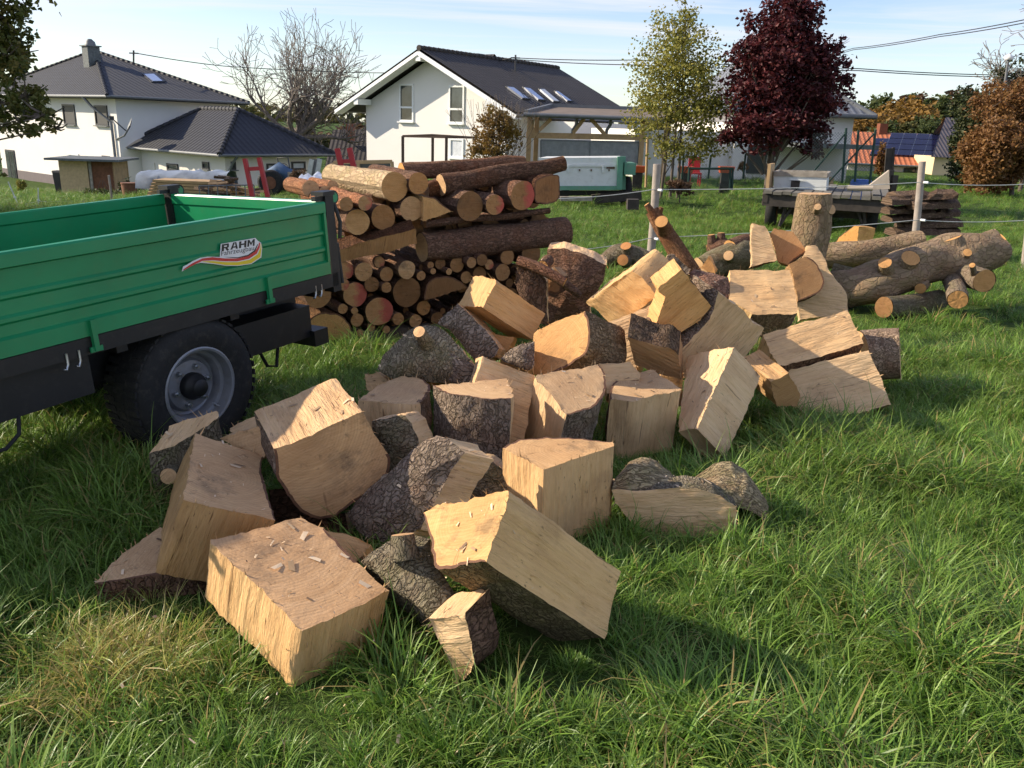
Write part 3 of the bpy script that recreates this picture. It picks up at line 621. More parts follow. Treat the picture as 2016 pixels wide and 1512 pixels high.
def metre_log(c, axis, r, L, label, bark='bark_red', tint=(1, 1, 1), red=False, group='logs in the stack', name='log', btint=(1, 1, 1)):
    c = np.array(c); axis = np.array(axis) / np.linalg.norm(axis); seed = rnd.random() * 50
    root = empty(name, (c[0], c[1], c[2] - r), label, 'log', group)
    bk, en = MB(), MB(); n = 22; ns = max(4, int(L / 0.09)); t = Vector(axis); u = Vector((0, 0, 1)).cross(t).normalized(); w = t.cross(u); vs = []; uv = []
    for j in range(ns + 1):
        for k in range(n + 1):
            a = 2 * math.pi * (k % n) / n; q = -u * math.cos(a) + w * math.sin(a)
            if True: q = u * math.cos(a) + w * math.sin(a)
            z = L * j / ns
            rr = r * (1 + 0.07 * mnoise.noise(Vector((q.x, q.y, q.z)) * 1.2 + Vector((seed, seed * 2, 0)))) * (1 - 0.04 * j / ns)
            if 0 < j < ns: rr += 0.012 * mnoise.noise(q * r * 14 + t * z * 7 + Vector((seed, 0, 0)))
            vs.append(Vector(c) + t * z + q * rr); uv.append((z, a * r))
    bk.add(vs, [(j * (n + 1) + k, j * (n + 1) + k + 1, (j + 1) * (n + 1) + k + 1, (j + 1) * (n + 1) + k) for j in range(ns) for k in range(n)], 0, uv, True)
    o = bk.build('bark', [M[bark]], root, (c[0], c[1], c[2] - r)); o.location = (0, 0, 0); o.color = (*btint, 1)
    for s_, pos in ((-1, c), (1, c + axis * L)):
        en = MB(); log_end_fan(en, pos, axis, r * (1 if s_ < 0 else 0.96), seed, s_)
        o = en.build('sawn_end', [M['end_red' if red and s_ < 0 else 'end']], root, (c[0], c[1], c[2] - r)); o.location = (0, 0, 0); o.color = (*tint, 1)
    WOOD.append(root); return root
def stack_log(px, py, rpx, label, rec=0.0, L=1.0, **k):
    c = on_plane(px, py, S0 + AX * rec, NS); r = rpx * ((c - CAM) @ _f) / FPX
    ax = AX + np.array([rnd.uniform(-.05, .05), rnd.uniform(-.05, .05), rnd.uniform(-.02, .02)])
    return metre_log(c, ax, r, L, label, **k)
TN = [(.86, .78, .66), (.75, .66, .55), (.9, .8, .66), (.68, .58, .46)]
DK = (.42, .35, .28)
big = [
 (626,580,27,'stack log end seen just under the trailer corner, partly hidden by its chains',{}),
 (699,580,24,'mid sized log end with a bright red spray patch on its upper half',{'red': 1}),
 (747,613,28,'wide flattened log end with a faint red mark, low in the stack',{'red': 1}),
 (716,535,18.5,'clean pale log end under the split cross log',{}),
 (680,533,17,'red sprayed log end beside the black trailer post, upper one',{'red': 1}),
 (676,560,12,'red sprayed log end beside the black trailer post, lower one',{'red': 1}),
 (747,516,11,'thin log end with red paint, tucked under the split cross log',{'red': 1}),
 (761,540,14,'small round pale log end left of the whitish one',{}),
 (801,531,18.5,'whitish weathered round log end in the middle of the stack',{'tint': (1.0, .98, .9)}),
 (801,575,30,'large dark brown log end in the middle of the stack',{'tint': DK}),
 (732,560,15,'dark log end with reddish bark beside the red patched one',{'tint': DK}),
 (834,606,14.5,'orange brown log end with a short crack, low in the stack',{'tint': (.8, .66, .48)}),
 (818,632,13,'small log end with a dark centre at the foot of the stack',{}),
 (784,628,12.5,'uneven pale log end next to the wide flattened one',{}),
 (703,630,13,'round log end beside the large half log at the bottom',{}),
 (867,519,11.5,'brown log end just under the long cross log',{'tint': DK}),
 (900,521,15,'light log end with a hairline crack under the long cross log',{}),
 (928,517,10.5,'small tan log end right of the one with a hairline crack',{}),
 (949,512,11.5,'dark small log end under the long cross log',{'tint': DK}),
 (963,521,10,'thin log end with a red streak under the long cross log',{'red': 1}),
 (999,506,15,'round pale log end at the right end of the lower tier',{}),
 (990,536,16.5,'greyish log end at the right end of the lower tier, second from top',{}),
 (1046,500,22,'bark covered log end behind the standing trunk section',{'tint': DK}),
 (944,540,15,'dark broad log end behind the snow bright block',{'tint': DK}),
 (918,546,12,'tan log end half hidden by the snow bright block',{}),
 (704,437,25,'log end with knobbly rim at the trailer corner, in the upper tier',{'tint': (.95, .85, .66)}),
 (754,428,25,'dark orange log end in the upper tier beside the knobbly one',{'tint': (.6, .48, .34)}),
 (682,402,14,'thin peeled log pointing at the green trailer latch',{'bark': 'bark_red', 'btint': (2.0, 1.6, 1.3)}),
 (719,400,14.5,'thin peeled log with a red sprayed end in the upper tier',{'red': 1, 'btint': (2.0, 1.6, 1.3)}),
 (810,411,24,'rough round log end beside the quarter split piece',{'tint': (.9, .85, .75)}),
 (925,406,29,'large dark log end with radial cracks in the upper tier',{'tint': DK}),
 (975,403,20,'oval log end with red paint along its top rim',{'red': 1}),
 (1029,385,28,'large brown log end with a curved red stripe',{'red': 1, 'tint': (.55, .46, .36)}),
 (777,368,29,'thick pale birch log on top of the stack',{'bark': 'bark_smooth', 'btint': (2.3, 2.2, 1.9), 'tint': (.9, .76, .55), 'L': 1.25}),
 (824,361,21,'log end with orange bark on top of the stack beside the birch log',{'tint': (.85, .68, .48)}),
]
for x, y, r, lb, k in big:
    k = dict(k); k.setdefault('tint', TN[rnd.randrange(4)]); stack_log(x, y, r, lb, rec=rnd.uniform(-.05, .07), **k)
small = [(829,543,9.5),(761,566,10.5),(698,612,7),(675,608,10),(709,656,8),(731,644,8.5),(761,649,7.5),(853,534,6),(884,535,6.5),(848,522,7)]
for x, y, r in small: stack_log(x, y, r, 'thin round stick end among the thicker logs of the stack', rec=rnd.uniform(-.05, .05), group='thin sticks in the log stack', tint=TN[rnd.randrange(4)])
taken = [(a, b_, c_) for a, b_, c_, *_ in big] + small
poly_lo = [(606, 540), (1050, 515), (1050, 580), (880, 655), (606, 690)]; cnt = 0
for q in range(6000):
    x, y = rnd.uniform(605, 1060), rnd.uniform(500, 668)
    if y < 540 - (x - 606) * 0.06 or y > 690 - max(0, x - 700) * 0.25: continue
    dmin = min(math.hypot(x - a, y - b_) - c_ for a, b_, c_ in taken)
    if 660 > x and y > 595: continue
    if 845 < x < 905 and 540 < y < 600: continue
    if dmin > 5.5:
        r = min(dmin * 1.05, 13); taken.append((x, y, r)); cnt += 1
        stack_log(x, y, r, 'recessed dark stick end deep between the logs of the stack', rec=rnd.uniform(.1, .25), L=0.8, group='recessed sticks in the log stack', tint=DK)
        if cnt > 60: break
for q, (x0, x1, y0, y1, r0, r1) in enumerate(((668, 1075, 398, 446, 11, 19), (668, 1090, 438, 478, 10, 17), (690, 1080, 356, 402, 10, 17))):
    for k in range(17):
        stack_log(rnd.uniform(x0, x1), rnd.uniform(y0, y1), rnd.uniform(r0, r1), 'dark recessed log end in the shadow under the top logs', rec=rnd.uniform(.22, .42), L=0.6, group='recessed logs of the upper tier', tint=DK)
def stk_block(label, face, tags, ai, rec=0.0, L=1.0, **k):
    Y = float(on_plane(face[ai][0], face[ai][1], S0 + AX * rec, NS)[1])
    return block(label, face, tags, 'ee', n=tuple(AX), L=L, ai=ai, Y=Y, name='log', cat='log', group='logs in the stack', **k)
stk_block('large half log lying flat side down at the foot of the stack', [(597,672),(598,645),(612,623),(635,614),(662,616),(685,630),(695,652),(695,668)], 'bbbbbbbs', 0, pith=(645,672), tint=(.95,.85,.6), bark='bark_red')
stk_block('split half log showing curved bark in the middle of the stack', [(835,590),(838,562),(855,545),(880,543),(905,553),(921,566),(880,580)], 'bbbbbss', 0, tint=DK, bark='bark_red', rec=-0.04)
stk_block('quarter split piece with a clean pale face in the upper tier', [(833,435),(832,386),(852,388),(872,400),(889,416)], 'sbbbs', 0, tint=(.95,.84,.62), pith=(833,434))
stk_block('square chunk with dark bark at the right end of the upper tier', [(1052,400),(1052,355),(1075,345),(1102,342),(1103,392),(1080,402)], 'bbbbbb', 0, tint=(.5,.4,.32), bark='bark_red', L=0.5)
# logs laid crosswise over the lower tier
def cross_log(label, p0, p1, r0, r1, rec, bark='bark_red', tint=(1, 1, 1), btint=(1, 1, 1), bend=0.0):
    A_, B_ = on_plane(p0[0], p0[1], S0 + AX * rec, NS), on_plane(p1[0], p1[1], S0 + AX * rec, NS)
    rr0, rr1 = r0 * ((A_ - CAM) @ _f) / FPX, r1 * ((B_ - CAM) @ _f) / FPX
    root = empty('log', (A_[0], A_[1], A_[2] - rr0), label, 'log', 'logs laid across the stack'); mbk = MB(); men = MB(); seed = rnd.random() * 40
    npt = 14; pts = []; rad = []
    for i in range(npt):
        f_ = i / (npt - 1); p = A_ + (B_ - A_) * f_; q = Vector((f_ * 3 + seed, 0, 0))
        p = p + np.array([0, 0, (bend * math.sin(f_ * math.pi) + 0.018 * mnoise.noise(q))]); pts.append(p); rad.append(lerp(rr0, rr1, f_) * (1 + 0.10 * mnoise.noise(q * 2)))
    mbk.tube(pts, rad, 20, 0, caps=False, jit=0.16, seed=seed)
    for e_, s_ in ((0, -1), (-1, 1)):
        d_ = np.array(pts[-1]) - np.array(pts[0]); log_end_fan(men, pts[e_], d_ / np.linalg.norm(d_), rad[e_] * 0.98, seed, s_)
    o = mbk.build('bark', [M[bark]], root, tuple(root.location)); o.location = (0, 0, 0); o.color = (*btint, 1)
    for e_, s_ in ((0, -1), (-1, 1)):
        men = MB(); log_end_fan(men, pts[e_], d_ / np.linalg.norm(d_), rad[e_] * 0.97, seed, s_); o = men.build('sawn_end', [M['end']], root, tuple(root.location)); o.location = (0, 0, 0); o.color = (*tint, 1)
    WOOD.append(root); return root
cross_log('long reddish barked log laid across the stack above the small log ends', (830,488), (1112,456), 30, 28, 0.12)
cross_log('thin bent branch resting on the long cross log', (836,441), (1081,416), 7.5, 6, 0.05, tint=DK, btint=(.7, .7, .7))
cross_log('long dark log lying on top of the whole stack, its end sticking out', (868,365), (1108,322), 22, 15, 0.25, btint=(.85, .8, .75))
cross_log('reddish log with a pale sawn end lying at the back on top', (790,338), (1030,322), 17, 14, 0.75, btint=(1.4, 1.25, 1.1), tint=(1.1, .9, .6))
cross_log('rotten short log between the birch log and the long dark one', (838,372), (900,368), 17, 15, 0.35, btint=(.9, .75, .6))
Yh = float(on_plane(672, 515, S0 + AX * 0.05, NS)[1])
block('split cross log with a broad brown split face behind the trailer post', [(660,508),(663,492),(740,470),(817,450),(822,480),(745,500),(672,517)], 'sbbssss', 'ss', n=(-0.3,0.9,0.25), L=0.2, ai=6, Y=Yh, tint=(.6,.48,.36), bark='bark_red', name='log', cat='log', group='logs laid across the stack')
for i, (a, b_) in enumerate((((600,350),(570,372)), ((640,352),(612,340)))): pass
for x, y, r, lb in ((612,372,17,'gnarled pale log end sticking out behind the trailer latch'), (640,378,12,'reddish peeled log behind the trailer latch'), (655,366,11,'slim peeled log beneath the birch log')):
    stack_log(x, y, r, lb, rec=0.75, L=0.6, bark='bark_red', btint=(1.9, 1.6, 1.3))
# bearers under the stack
for s_, lb in ((0.12, 'front'), (0.85, 'rear')):
    A_ = on_ground(625, 684) + AX * s_; d_ = np.array([0.854, 0.52, 0]); B_ = A_ + d_ * 2.3
    mb = MB(); A_[2] = gz(A_[0], A_[1]) + 0.03; B_[2] = gz(B_[0], B_[1]) + 0.03
    mb.bar(A_, B_, 0.1, 0.1); o = mb.build('bearer', simple('old_timber', (0.10, 0.075, 0.055), 0.9, var=0.3)); tag(o, 'dark %s timber bearer under the log stack' % lb, 'beam', 'timbers under the log stack')
# ------------------------------------------------------------------ trunks and branches lying behind the heap
def trunk(label, pts, rads, bark='bark_smooth', tint=(1, 1, 1), btint=(1, 1, 1), lumps=(), stubs=(), name='trunk', group='trunks and branches behind the heap', jit=0.14, n=18, far=1.0):
    """pts: (px, py, Y); rads in metres"""
    pts = [(p[0], p[1], p[2] * far) for p in pts]; rads = [r_ * far for r_ in rads]; stubs = [((a[0], a[1], a[2] * far), (b_[0], b_[1], b_[2] * far), c_ * far, d_ * far) for a, b_, c_, d_ in stubs]
    P = [at(*p) for p in pts]; root = empty(name, (P[0][0], P[0][1], min(p[2] for p in P) - max(rads)), label, 'log', group)
    dense = []; rd = []; seed = rnd.random() * 30
    for i in range(len(P) - 1):
        a0, a1, a2, a3 = P[max(i - 1, 0)], P[i], P[i + 1], P[min(i + 2, len(P) - 1)]
        k = 7
        for j in range(k + (i == len(P) - 2)):
            t_ = j / k; t2, t3 = t_ * t_, t_ ** 3
            dense.append(0.5 * ((2 * a1) + (-a0 + a2) * t_ + (2 * a0 - 5 * a1 + 4 * a2 - a3) * t2 + (-a0 + 3 * a1 - 3 * a2 + a3) * t3)); rd.append(lerp(rads[i], rads[i + 1], t_))
    mbk = MB(); mbk.tube(dense, rd, n, 0, caps=False, jit=jit, seed=seed)
    ends = []
    for e_, d_, s_ in ((0, dense[1] - dense[0], -1), (-1, dense[-1] - dense[-2], 1)):
        m2 = MB(); log_end_fan(m2, dense[e_], d_ / np.linalg.norm(d_), rd[e_] * 0.97, seed, s_); ends.append(m2)
    for (p0, p1, r0, r1) in stubs:
        m2 = MB(); stub(mbk, m2, at(*p0), at(*p1), r0, r1); ends.append(m2)
    o = mbk.build('bark', [M[bark]], root, tuple(root.location)); o.location = (0, 0, 0); o.color = (*btint, 1)
    for m2 in ends:
        o = m2.build('sawn_end', [M['end']], root, tuple(root.location)); o.location = (0, 0, 0); o.color = (*tint, 1)
    WOOD.append(root); return root
TG = (.95, .8, .58)
trunk(far=1.13, label='thick gnarled trunk with many cut stubs lying in the grass', pts=[(1640,578,8.0),(1700,562,7.9),(1760,545,7.9),(1820,520,8.0),(1885,508,8.1),(1962,490,8.2)], rads=[.19,.2,.2,.2,.23,.17], tint=TG, jit=0.3, btint=(1.3,1.2,1.08), n=24,
      stubs=(((1775,535,7.9),(1793,508,7.75),.13,.085), ((1745,545,7.85),(1742,517,7.7),.11,.06), ((1872,500,8.1),(1866,468,8.1),.19,.12), ((1895,510,7.95),(1905,497,7.85),.06,.04), ((1815,560,7.8),(1812,568,7.7),.07,.05), ((1920,500,8.2),(1925,478,8.2),.15,.1)))
trunk(far=1.2, label='long straight trunk with a lengthwise crack behind the gnarled one', pts=[(1602,505,8.6),(1680,500,8.5),(1750,490,8.5),(1814,478,8.5)], rads=[.125,.13,.13,.125], btint=(1.35,1.25,1.1), stubs=(((1782,478,8.5),(1790,462,8.5),.05,.025),))
trunk(far=1.18, label='upright pale trunk with two small knots, standing behind the heap', pts=[(1580,590,7.6),(1584,545,7.6),(1590,490,7.6),(1598,440,7.6),(1603,400,7.6),(1605,381,7.6)], rads=[.175,.175,.17,.165,.155,.14], btint=(1.25,1.15,1.0), stubs=(((1608,418,7.5),(1610,407,7.38),.045,.03), ((1628,415,7.55),(1637,412,7.5),.06,.045)), n=22)
trunk(far=1.31, label='crooked rusty brown branch rising from the heap to the fence post', pts=[(1378,565,7.1),(1352,525,7.1),(1330,490,7.15),(1305,450,7.2),(1284,415,7.25)], rads=[.085,.085,.08,.075,.06], bark='bark_red', tint=TG, btint=(1.3,1.1,.85), stubs=(((1290,428,7.2),(1273,402,7.2),.04,.025), ((1308,452,7.15),(1302,436,7.05),.07,.055), ((1296,425,7.2),(1302,408,7.2),.03,.02)))
trunk(far=1.5, label='dark branch with a round pale cut end behind the tan block', pts=[(1290,520,6.9),(1255,505,6.95),(1220,500,7.0),(1190,515,7.0)], rads=[.07,.08,.09,.07], bark='bark_moss', tint=(.95,.7,.5), stubs=(((1232,515,6.9),(1226,512,6.7),.055,.045), ((1235,500,6.95),(1232,484,6.9),.06,.045)))
trunk(far=1.55, label='twisted grey green trunk lying behind the flat sunlit slab', pts=[(1380,532,6.7),(1420,515,6.75),(1460,500,6.8),(1500,498,6.9)], rads=[.11,.12,.12,.1], bark='bark_moss', btint=(1.2,1.2,1.1), jit=0.25, stubs=(((1440,510,6.7),(1434,503,6.6),.05,.04),))
trunk(far=1.5, label='short rotten stump with two broken tips behind the twisted trunk', pts=[(1400,500,7.2),(1418,490,7.2),(1432,487,7.2)], rads=[.09,.09,.08], bark='bark_red', tint=TG, stubs=(((1402,492,7.2),(1400,462,7.2),.05,.03), ((1418,485,7.2),(1420,458,7.2),.05,.03)))
trunk(far=1.5, label='brown log with an orange end between the twisted trunk and the stump', pts=[(1438,492,7.0),(1470,480,7.1),(1500,482,7.2)], rads=[.085,.08,.07], bark='bark_red', tint=TG)
trunk(far=1.13, label='round log with a big pale oval end below the gnarled trunk', pts=[(1938,553,7.55),(1900,540,7.9),(1870,530,8.2)], rads=[.105,.11,.11], tint=TG, stubs=(((1918,540,7.6),(1914,522,7.5),.03,.025),))
trunk(far=1.13, label='thin log with a yellow sawn end poking out towards the grass', pts=[(1886,590,7.35),(1880,565,7.7),(1872,548,8.0)], rads=[.085,.085,.08], tint=TG)
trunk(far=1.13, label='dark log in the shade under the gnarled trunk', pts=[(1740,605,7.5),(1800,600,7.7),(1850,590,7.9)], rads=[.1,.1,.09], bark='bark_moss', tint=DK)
trunk('short log lying with its bark to the heap at the edge of the grass', [(1690,702,5.75),(1730,700,5.75),(1772,698,5.7)], [.185,.19,.19], bark='bark', btint=(1.3,1.2,1.1))
trunk(far=1.17, label='thin stick with reddish bark lying across the back of the heap', pts=[(1020,514,5.3),(1060,528,5.25),(1112,556,5.2)], rads=[.036,.036,.03], bark='bark_red', tint=TG, btint=(1.3,1.1,1))
trunk(far=1.17, label='short stick under the reddish one on the bark slab', pts=[(1102,552,5.3),(1122,566,5.3),(1142,582,5.3)], rads=[.028,.026,.02], bark='bark_red')
trunk(far=1.17, label='stubby branch end resting behind the crossed sticks', pts=[(1068,524,5.5),(1080,512,5.6)], rads=[.04,.04], bark='bark_red', tint=TG)
trunk(far=1.15, label='thin branch beneath the long straight trunk', pts=[(1640,530,7.9),(1680,540,7.8),(1725,548,7.8)], rads=[.06,.06,.05], bark='bark_moss', tint=TG)
block('wedge of wood with a clean orange face behind the long straight trunk', [(1641,487),(1650,467),(1683,443),(1692,446),(1687,484)], 'bbsss', 'es', n=(0.75,0.65,-0.1), L=0.5, ai=4, Y=12.6, tint=(1.05,.85,.5), bark='bark_smooth')
# ------------------------------------------------------------------ green tipping trailer
TO = np.array([-1.142, 5.123, 0.856]); TA = np.array([-0.50789, -0.85968, -0.0547]); TB = np.array([-0.85928, 0.51008, -0.03809]); TC = np.array([-0.06064, -0.02766, 0.99778])
TW, TH, TL = 1.47, 0.43, 2.75
def TP(s_, w_, h_): return TO + TA * s_ + TB * w_ + TC * h_
TROT = Matrix([[TA[0], TB[0], TC[0]], [TA[1], TB[1], TC[1]], [TA[2], TB[2], TC[2]]])
M['green'] = simple('green_paint', (0.008, 0.215, 0.08), 0.36, var=0.12, scale=3.0, bump=0.04, bscale=60, dirt=((0.07, 0.17, 0.06), 0.25))
M['black_paint'] = simple('black_paint', (0.008, 0.0077, 0.0077), 0.55, var=0.25, scale=7.0, dirt=((0.035, 0.03, 0.025), 0.5))
M['rubber'] = simple('tyre_rubber', (0.012, 0.0115, 0.011), 0.85, var=0.3, scale=9.0, bump=0.3, bscale=70, dirt=((0.06, 0.052, 0.042), 0.6))
M['silver'] = simple('silver_wheel_paint', (0.24, 0.245, 0.26), 0.45, metal=0.35, var=0.12, scale=10, dirt=((0.2, 0.18, 0.15), 0.5))
M['zinc'] = simple('zinc_steel', (0.45, 0.46, 0.47), 0.35, metal=0.9, var=0.15, scale=20)
M['decal_white'] = simple('decal_white', (0.72, 0.72, 0.72), 0.4, var=0.05); M['decal_black'] = simple('decal_black', (0.012, 0.012, 0.014), 0.4)
M['decal_red'] = simple('decal_red', (0.55, 0.03, 0.03), 0.4, var=0.05); M['decal_yellow'] = simple('decal_yellow', (0.75, 0.55, 0.02), 0.4, var=0.05)
trailer = empty('trailer', TP(1.05, TW / 2, -0.86), 'green farm tipping trailer with black frame parked beside the wood heap', 'trailer')
TLOC = tuple(trailer.location)
def tpart(mb, name, m, parent=None, smooth=None):
    o = mb.build(name, m, trailer if parent is None else parent, TLOC, smooth); o.location = (0, 0, 0); return o
def tbox(mb, s0, s1, w0, w1, h0, h1, m=0):
    mb.box(TP((s0 + s1) / 2, (w0 + w1) / 2, (h0 + h1) / 2), (abs(s1 - s0), abs(w1 - w0), abs(h1 - h0)), m, TROT)
def tseg(mb, p, q, w, h=None): mb.bar(TP(*p), TP(*q), w, h, up=TC)
PROF = [(0.0, -.030), (.072, -.030), (.084, -.012), (.132, -.012), (.144, -.024), (.160, -.024), (.172, -.010), (.232, -.010), (.244, -.022), (.258, -.022), (.270, -.010), (.362, -.012), (.372, -.036), (.425, -.036), (.434, -.028), (.434, .012), (.425, .018), (.37, .018), (.36, .008), (0.0, .008)]
def board(name, f, u0, u1, sgn=1):
    """sheet steel dropside: f(u, w, h) maps a run u, the outward offset w and the height h into the world"""
    mb = MB(); n = len(PROF); vs = [f(u_, w_, h_) for u_ in (u0, u1) for h_, w_ in PROF]
    fs = [(k, (k + 1) % n, n + (k + 1) % n, n + k) for k in range(n)] + [tuple(range(n))[::-1], tuple(range(n, 2 * n))]
    if sgn < 0: fs = [q[::-1] for q in fs]
    mb.add(vs, fs); return tpart(mb, name, [M['green']])
near = board('side_board', lambda u, w, h: TP(u, w, h), 0.035, TL)
far = board('side_board', lambda u, w, h: TP(u, TW - w, h), 0.035, TL, -1)
tail = board('tailgate', lambda u, w, h: TP(w - 0.0, u, h), 0.04, TW - 0.04, -1)
front = board('front_board', lambda u, w, h: TP(TL - w, u, h), 0.04, TW - 0.04, 1)
for bd, w_ in ((near, -.034), (far, TW + .034)):          # stiffening edge strips and hinge lugs on the dropsides
    for s_ in (0.04, TL - 0.03):
        mb = MB(); tbox(mb, s_ - .004, s_ + .014, min(w_ * .4 if w_ < 0 else TW, w_), max(w_ * .4 if w_ < 0 else TW, w_), .075, .37); tpart(mb, 'edge_strip', [M['green']], bd)
    for s_ in (0.55, 1.62):
        mb = MB(); sg = -1 if w_ < 0 else 1; e_ = 0 if w_ < 0 else TW
        tbox(mb, s_ - .012, s_ + .012, e_ + sg * .030, e_ + sg * .052, -.07, .075); tbox(mb, s_ - .03, s_ + .03, e_ + sg * .034, e_ + sg * .046, -.075, -.05); tpart(mb, 'hinge_lug', [M['green']], bd)
for s_, w_ in ((-.01, .02), (-.01, TW - .02), (TL, .02), (TL, TW - .02)):
    mb = MB(); tbox(mb, s_ - .04, s_ + .03, w_ - .045, w_ + .035, -.12, .465); tpart(mb, 'corner_post', [M['black_paint']])
    mb = MB(); tbox(mb, s_ - .05, s_ + .05, w_ - .05, w_ + .05, .466, .49); tbox(mb, s_ - .03, s_ + .10, w_ - .03, w_ + .0, .44, .465); lk = tpart(mb, 'post_latch', [M['black_paint']])
    c_ = TP(s_ - .05, w_ + .03, .45); mb = MB(); mb.tube([c_, c_ - TB * 0.07], .042, 18); mb.build('latch_drum', [M['black_paint']], lk, TLOC).location = (0, 0, 0)
    mb = MB(); mb.tube([c_ - TB * 0.0702, c_ - TB * 0.074], .03, 18); o = mb.build('latch_cap', [M['green']], lk, TLOC); o.location = (0, 0, 0)
    mb = MB(); mb.tube([TP(s_ - .055, w_ - .03, .42), TP(s_ - .07, w_ - .055, .30), TP(s_ - .06, w_ - .05, .2)], .012, 8); tpart(mb, 'latch_lever', [M['black_paint']])
    mb = MB(); mb.tube([TP(s_ - .06, w_ - .02, .17), TP(s_ - .065, w_ - .03, -.08)], .013, 8); tpart(mb, 'locking_bar', [M['black_paint']])
mb = MB(); tbox(mb, 0.0, TL, .01, TW - .01, -.035, -.012); tpart(mb, 'load_floor', [simple('load_floor_steel', (0.05, 0.12, 0.07), 0.6, var=0.3)])
for w_ in (0.0, TW - .06):
    mb = MB(); tbox(mb, -.03, TL, w_ - .025, w_ + .06, -.085, -.005); tpart(mb, 'side_rail', [M['black_paint']])
mb = MB(); tbox(mb, -.03, .05, .06, TW - .06, -.085, -.04); tpart(mb, 'rear_rail', [M['black_paint']])
for w_ in (.32, TW - .42):
    mb = MB(); tbox(mb, .02, TL + .2, w_, w_ + .1, -.33, -.09); tpart(mb, 'chassis_beam', [M['black_paint']])
for s_ in (.05, .7, 1.4, 2.1):
    mb = MB(); tbox(mb, s_, s_ + .06, .06, TW - .06, -.14, -.0855); tpart(mb, 'cross_member', [M['black_paint']])
mb = MB(); tbox(mb, .1, .75, .12, .30, -.40, -.20); tbox(mb, .0, .12, .08, .34, -.46, -.36); tpart(mb, 'rear_bumper', [M['black_paint']])
mb = MB(); mb.bar(TP(TL + .2, .38, -.25), TP(TL + 1.6, TW / 2, -.3), .1, .12, up=TC); mb.bar(TP(TL + .2, TW - .38, -.25), TP(TL + 1.6, TW / 2, -.3), .1, .12, up=TC); tpart(mb, 'drawbar', [M['black_paint']])
mb = MB(); tbox(mb, 1.62, TL + .5, .04, .30, -.29, -.09); tpart(mb, 'side_guard', [M['black_paint']])
for p in ((.12, -.02), (.17, -.02), (1.70, -.03), (1.76, -.03)):
    mb = MB(); q = TP(p[0], p[1], -.05); mb.tube([q, q - TC * .05, q - TC * .075 + TA * .012, q - TC * .07 + TA * .025], .006, 7); tpart(mb, 'hook', [M['zinc']])
mb = MB(); hs = [TP(1.98, .05, -.28), TP(2.02, .0, -.35), TP(2.1, -.03, -.385), TP(2.25, -.03, -.38), TP(2.5, .1, -.33)]; mb.tube(hs, .009, 8); tpart(mb, 'hose', [M['rubber']])
mb = MB(); hs = [TP(.45, .25, -.38), TP(.42, .2, -.52), TP(.35, .2, -.54), TP(.3, .22, -.42)]; mb.tube(hs, .011, 8); tpart(mb, 'hose', [M['rubber']])
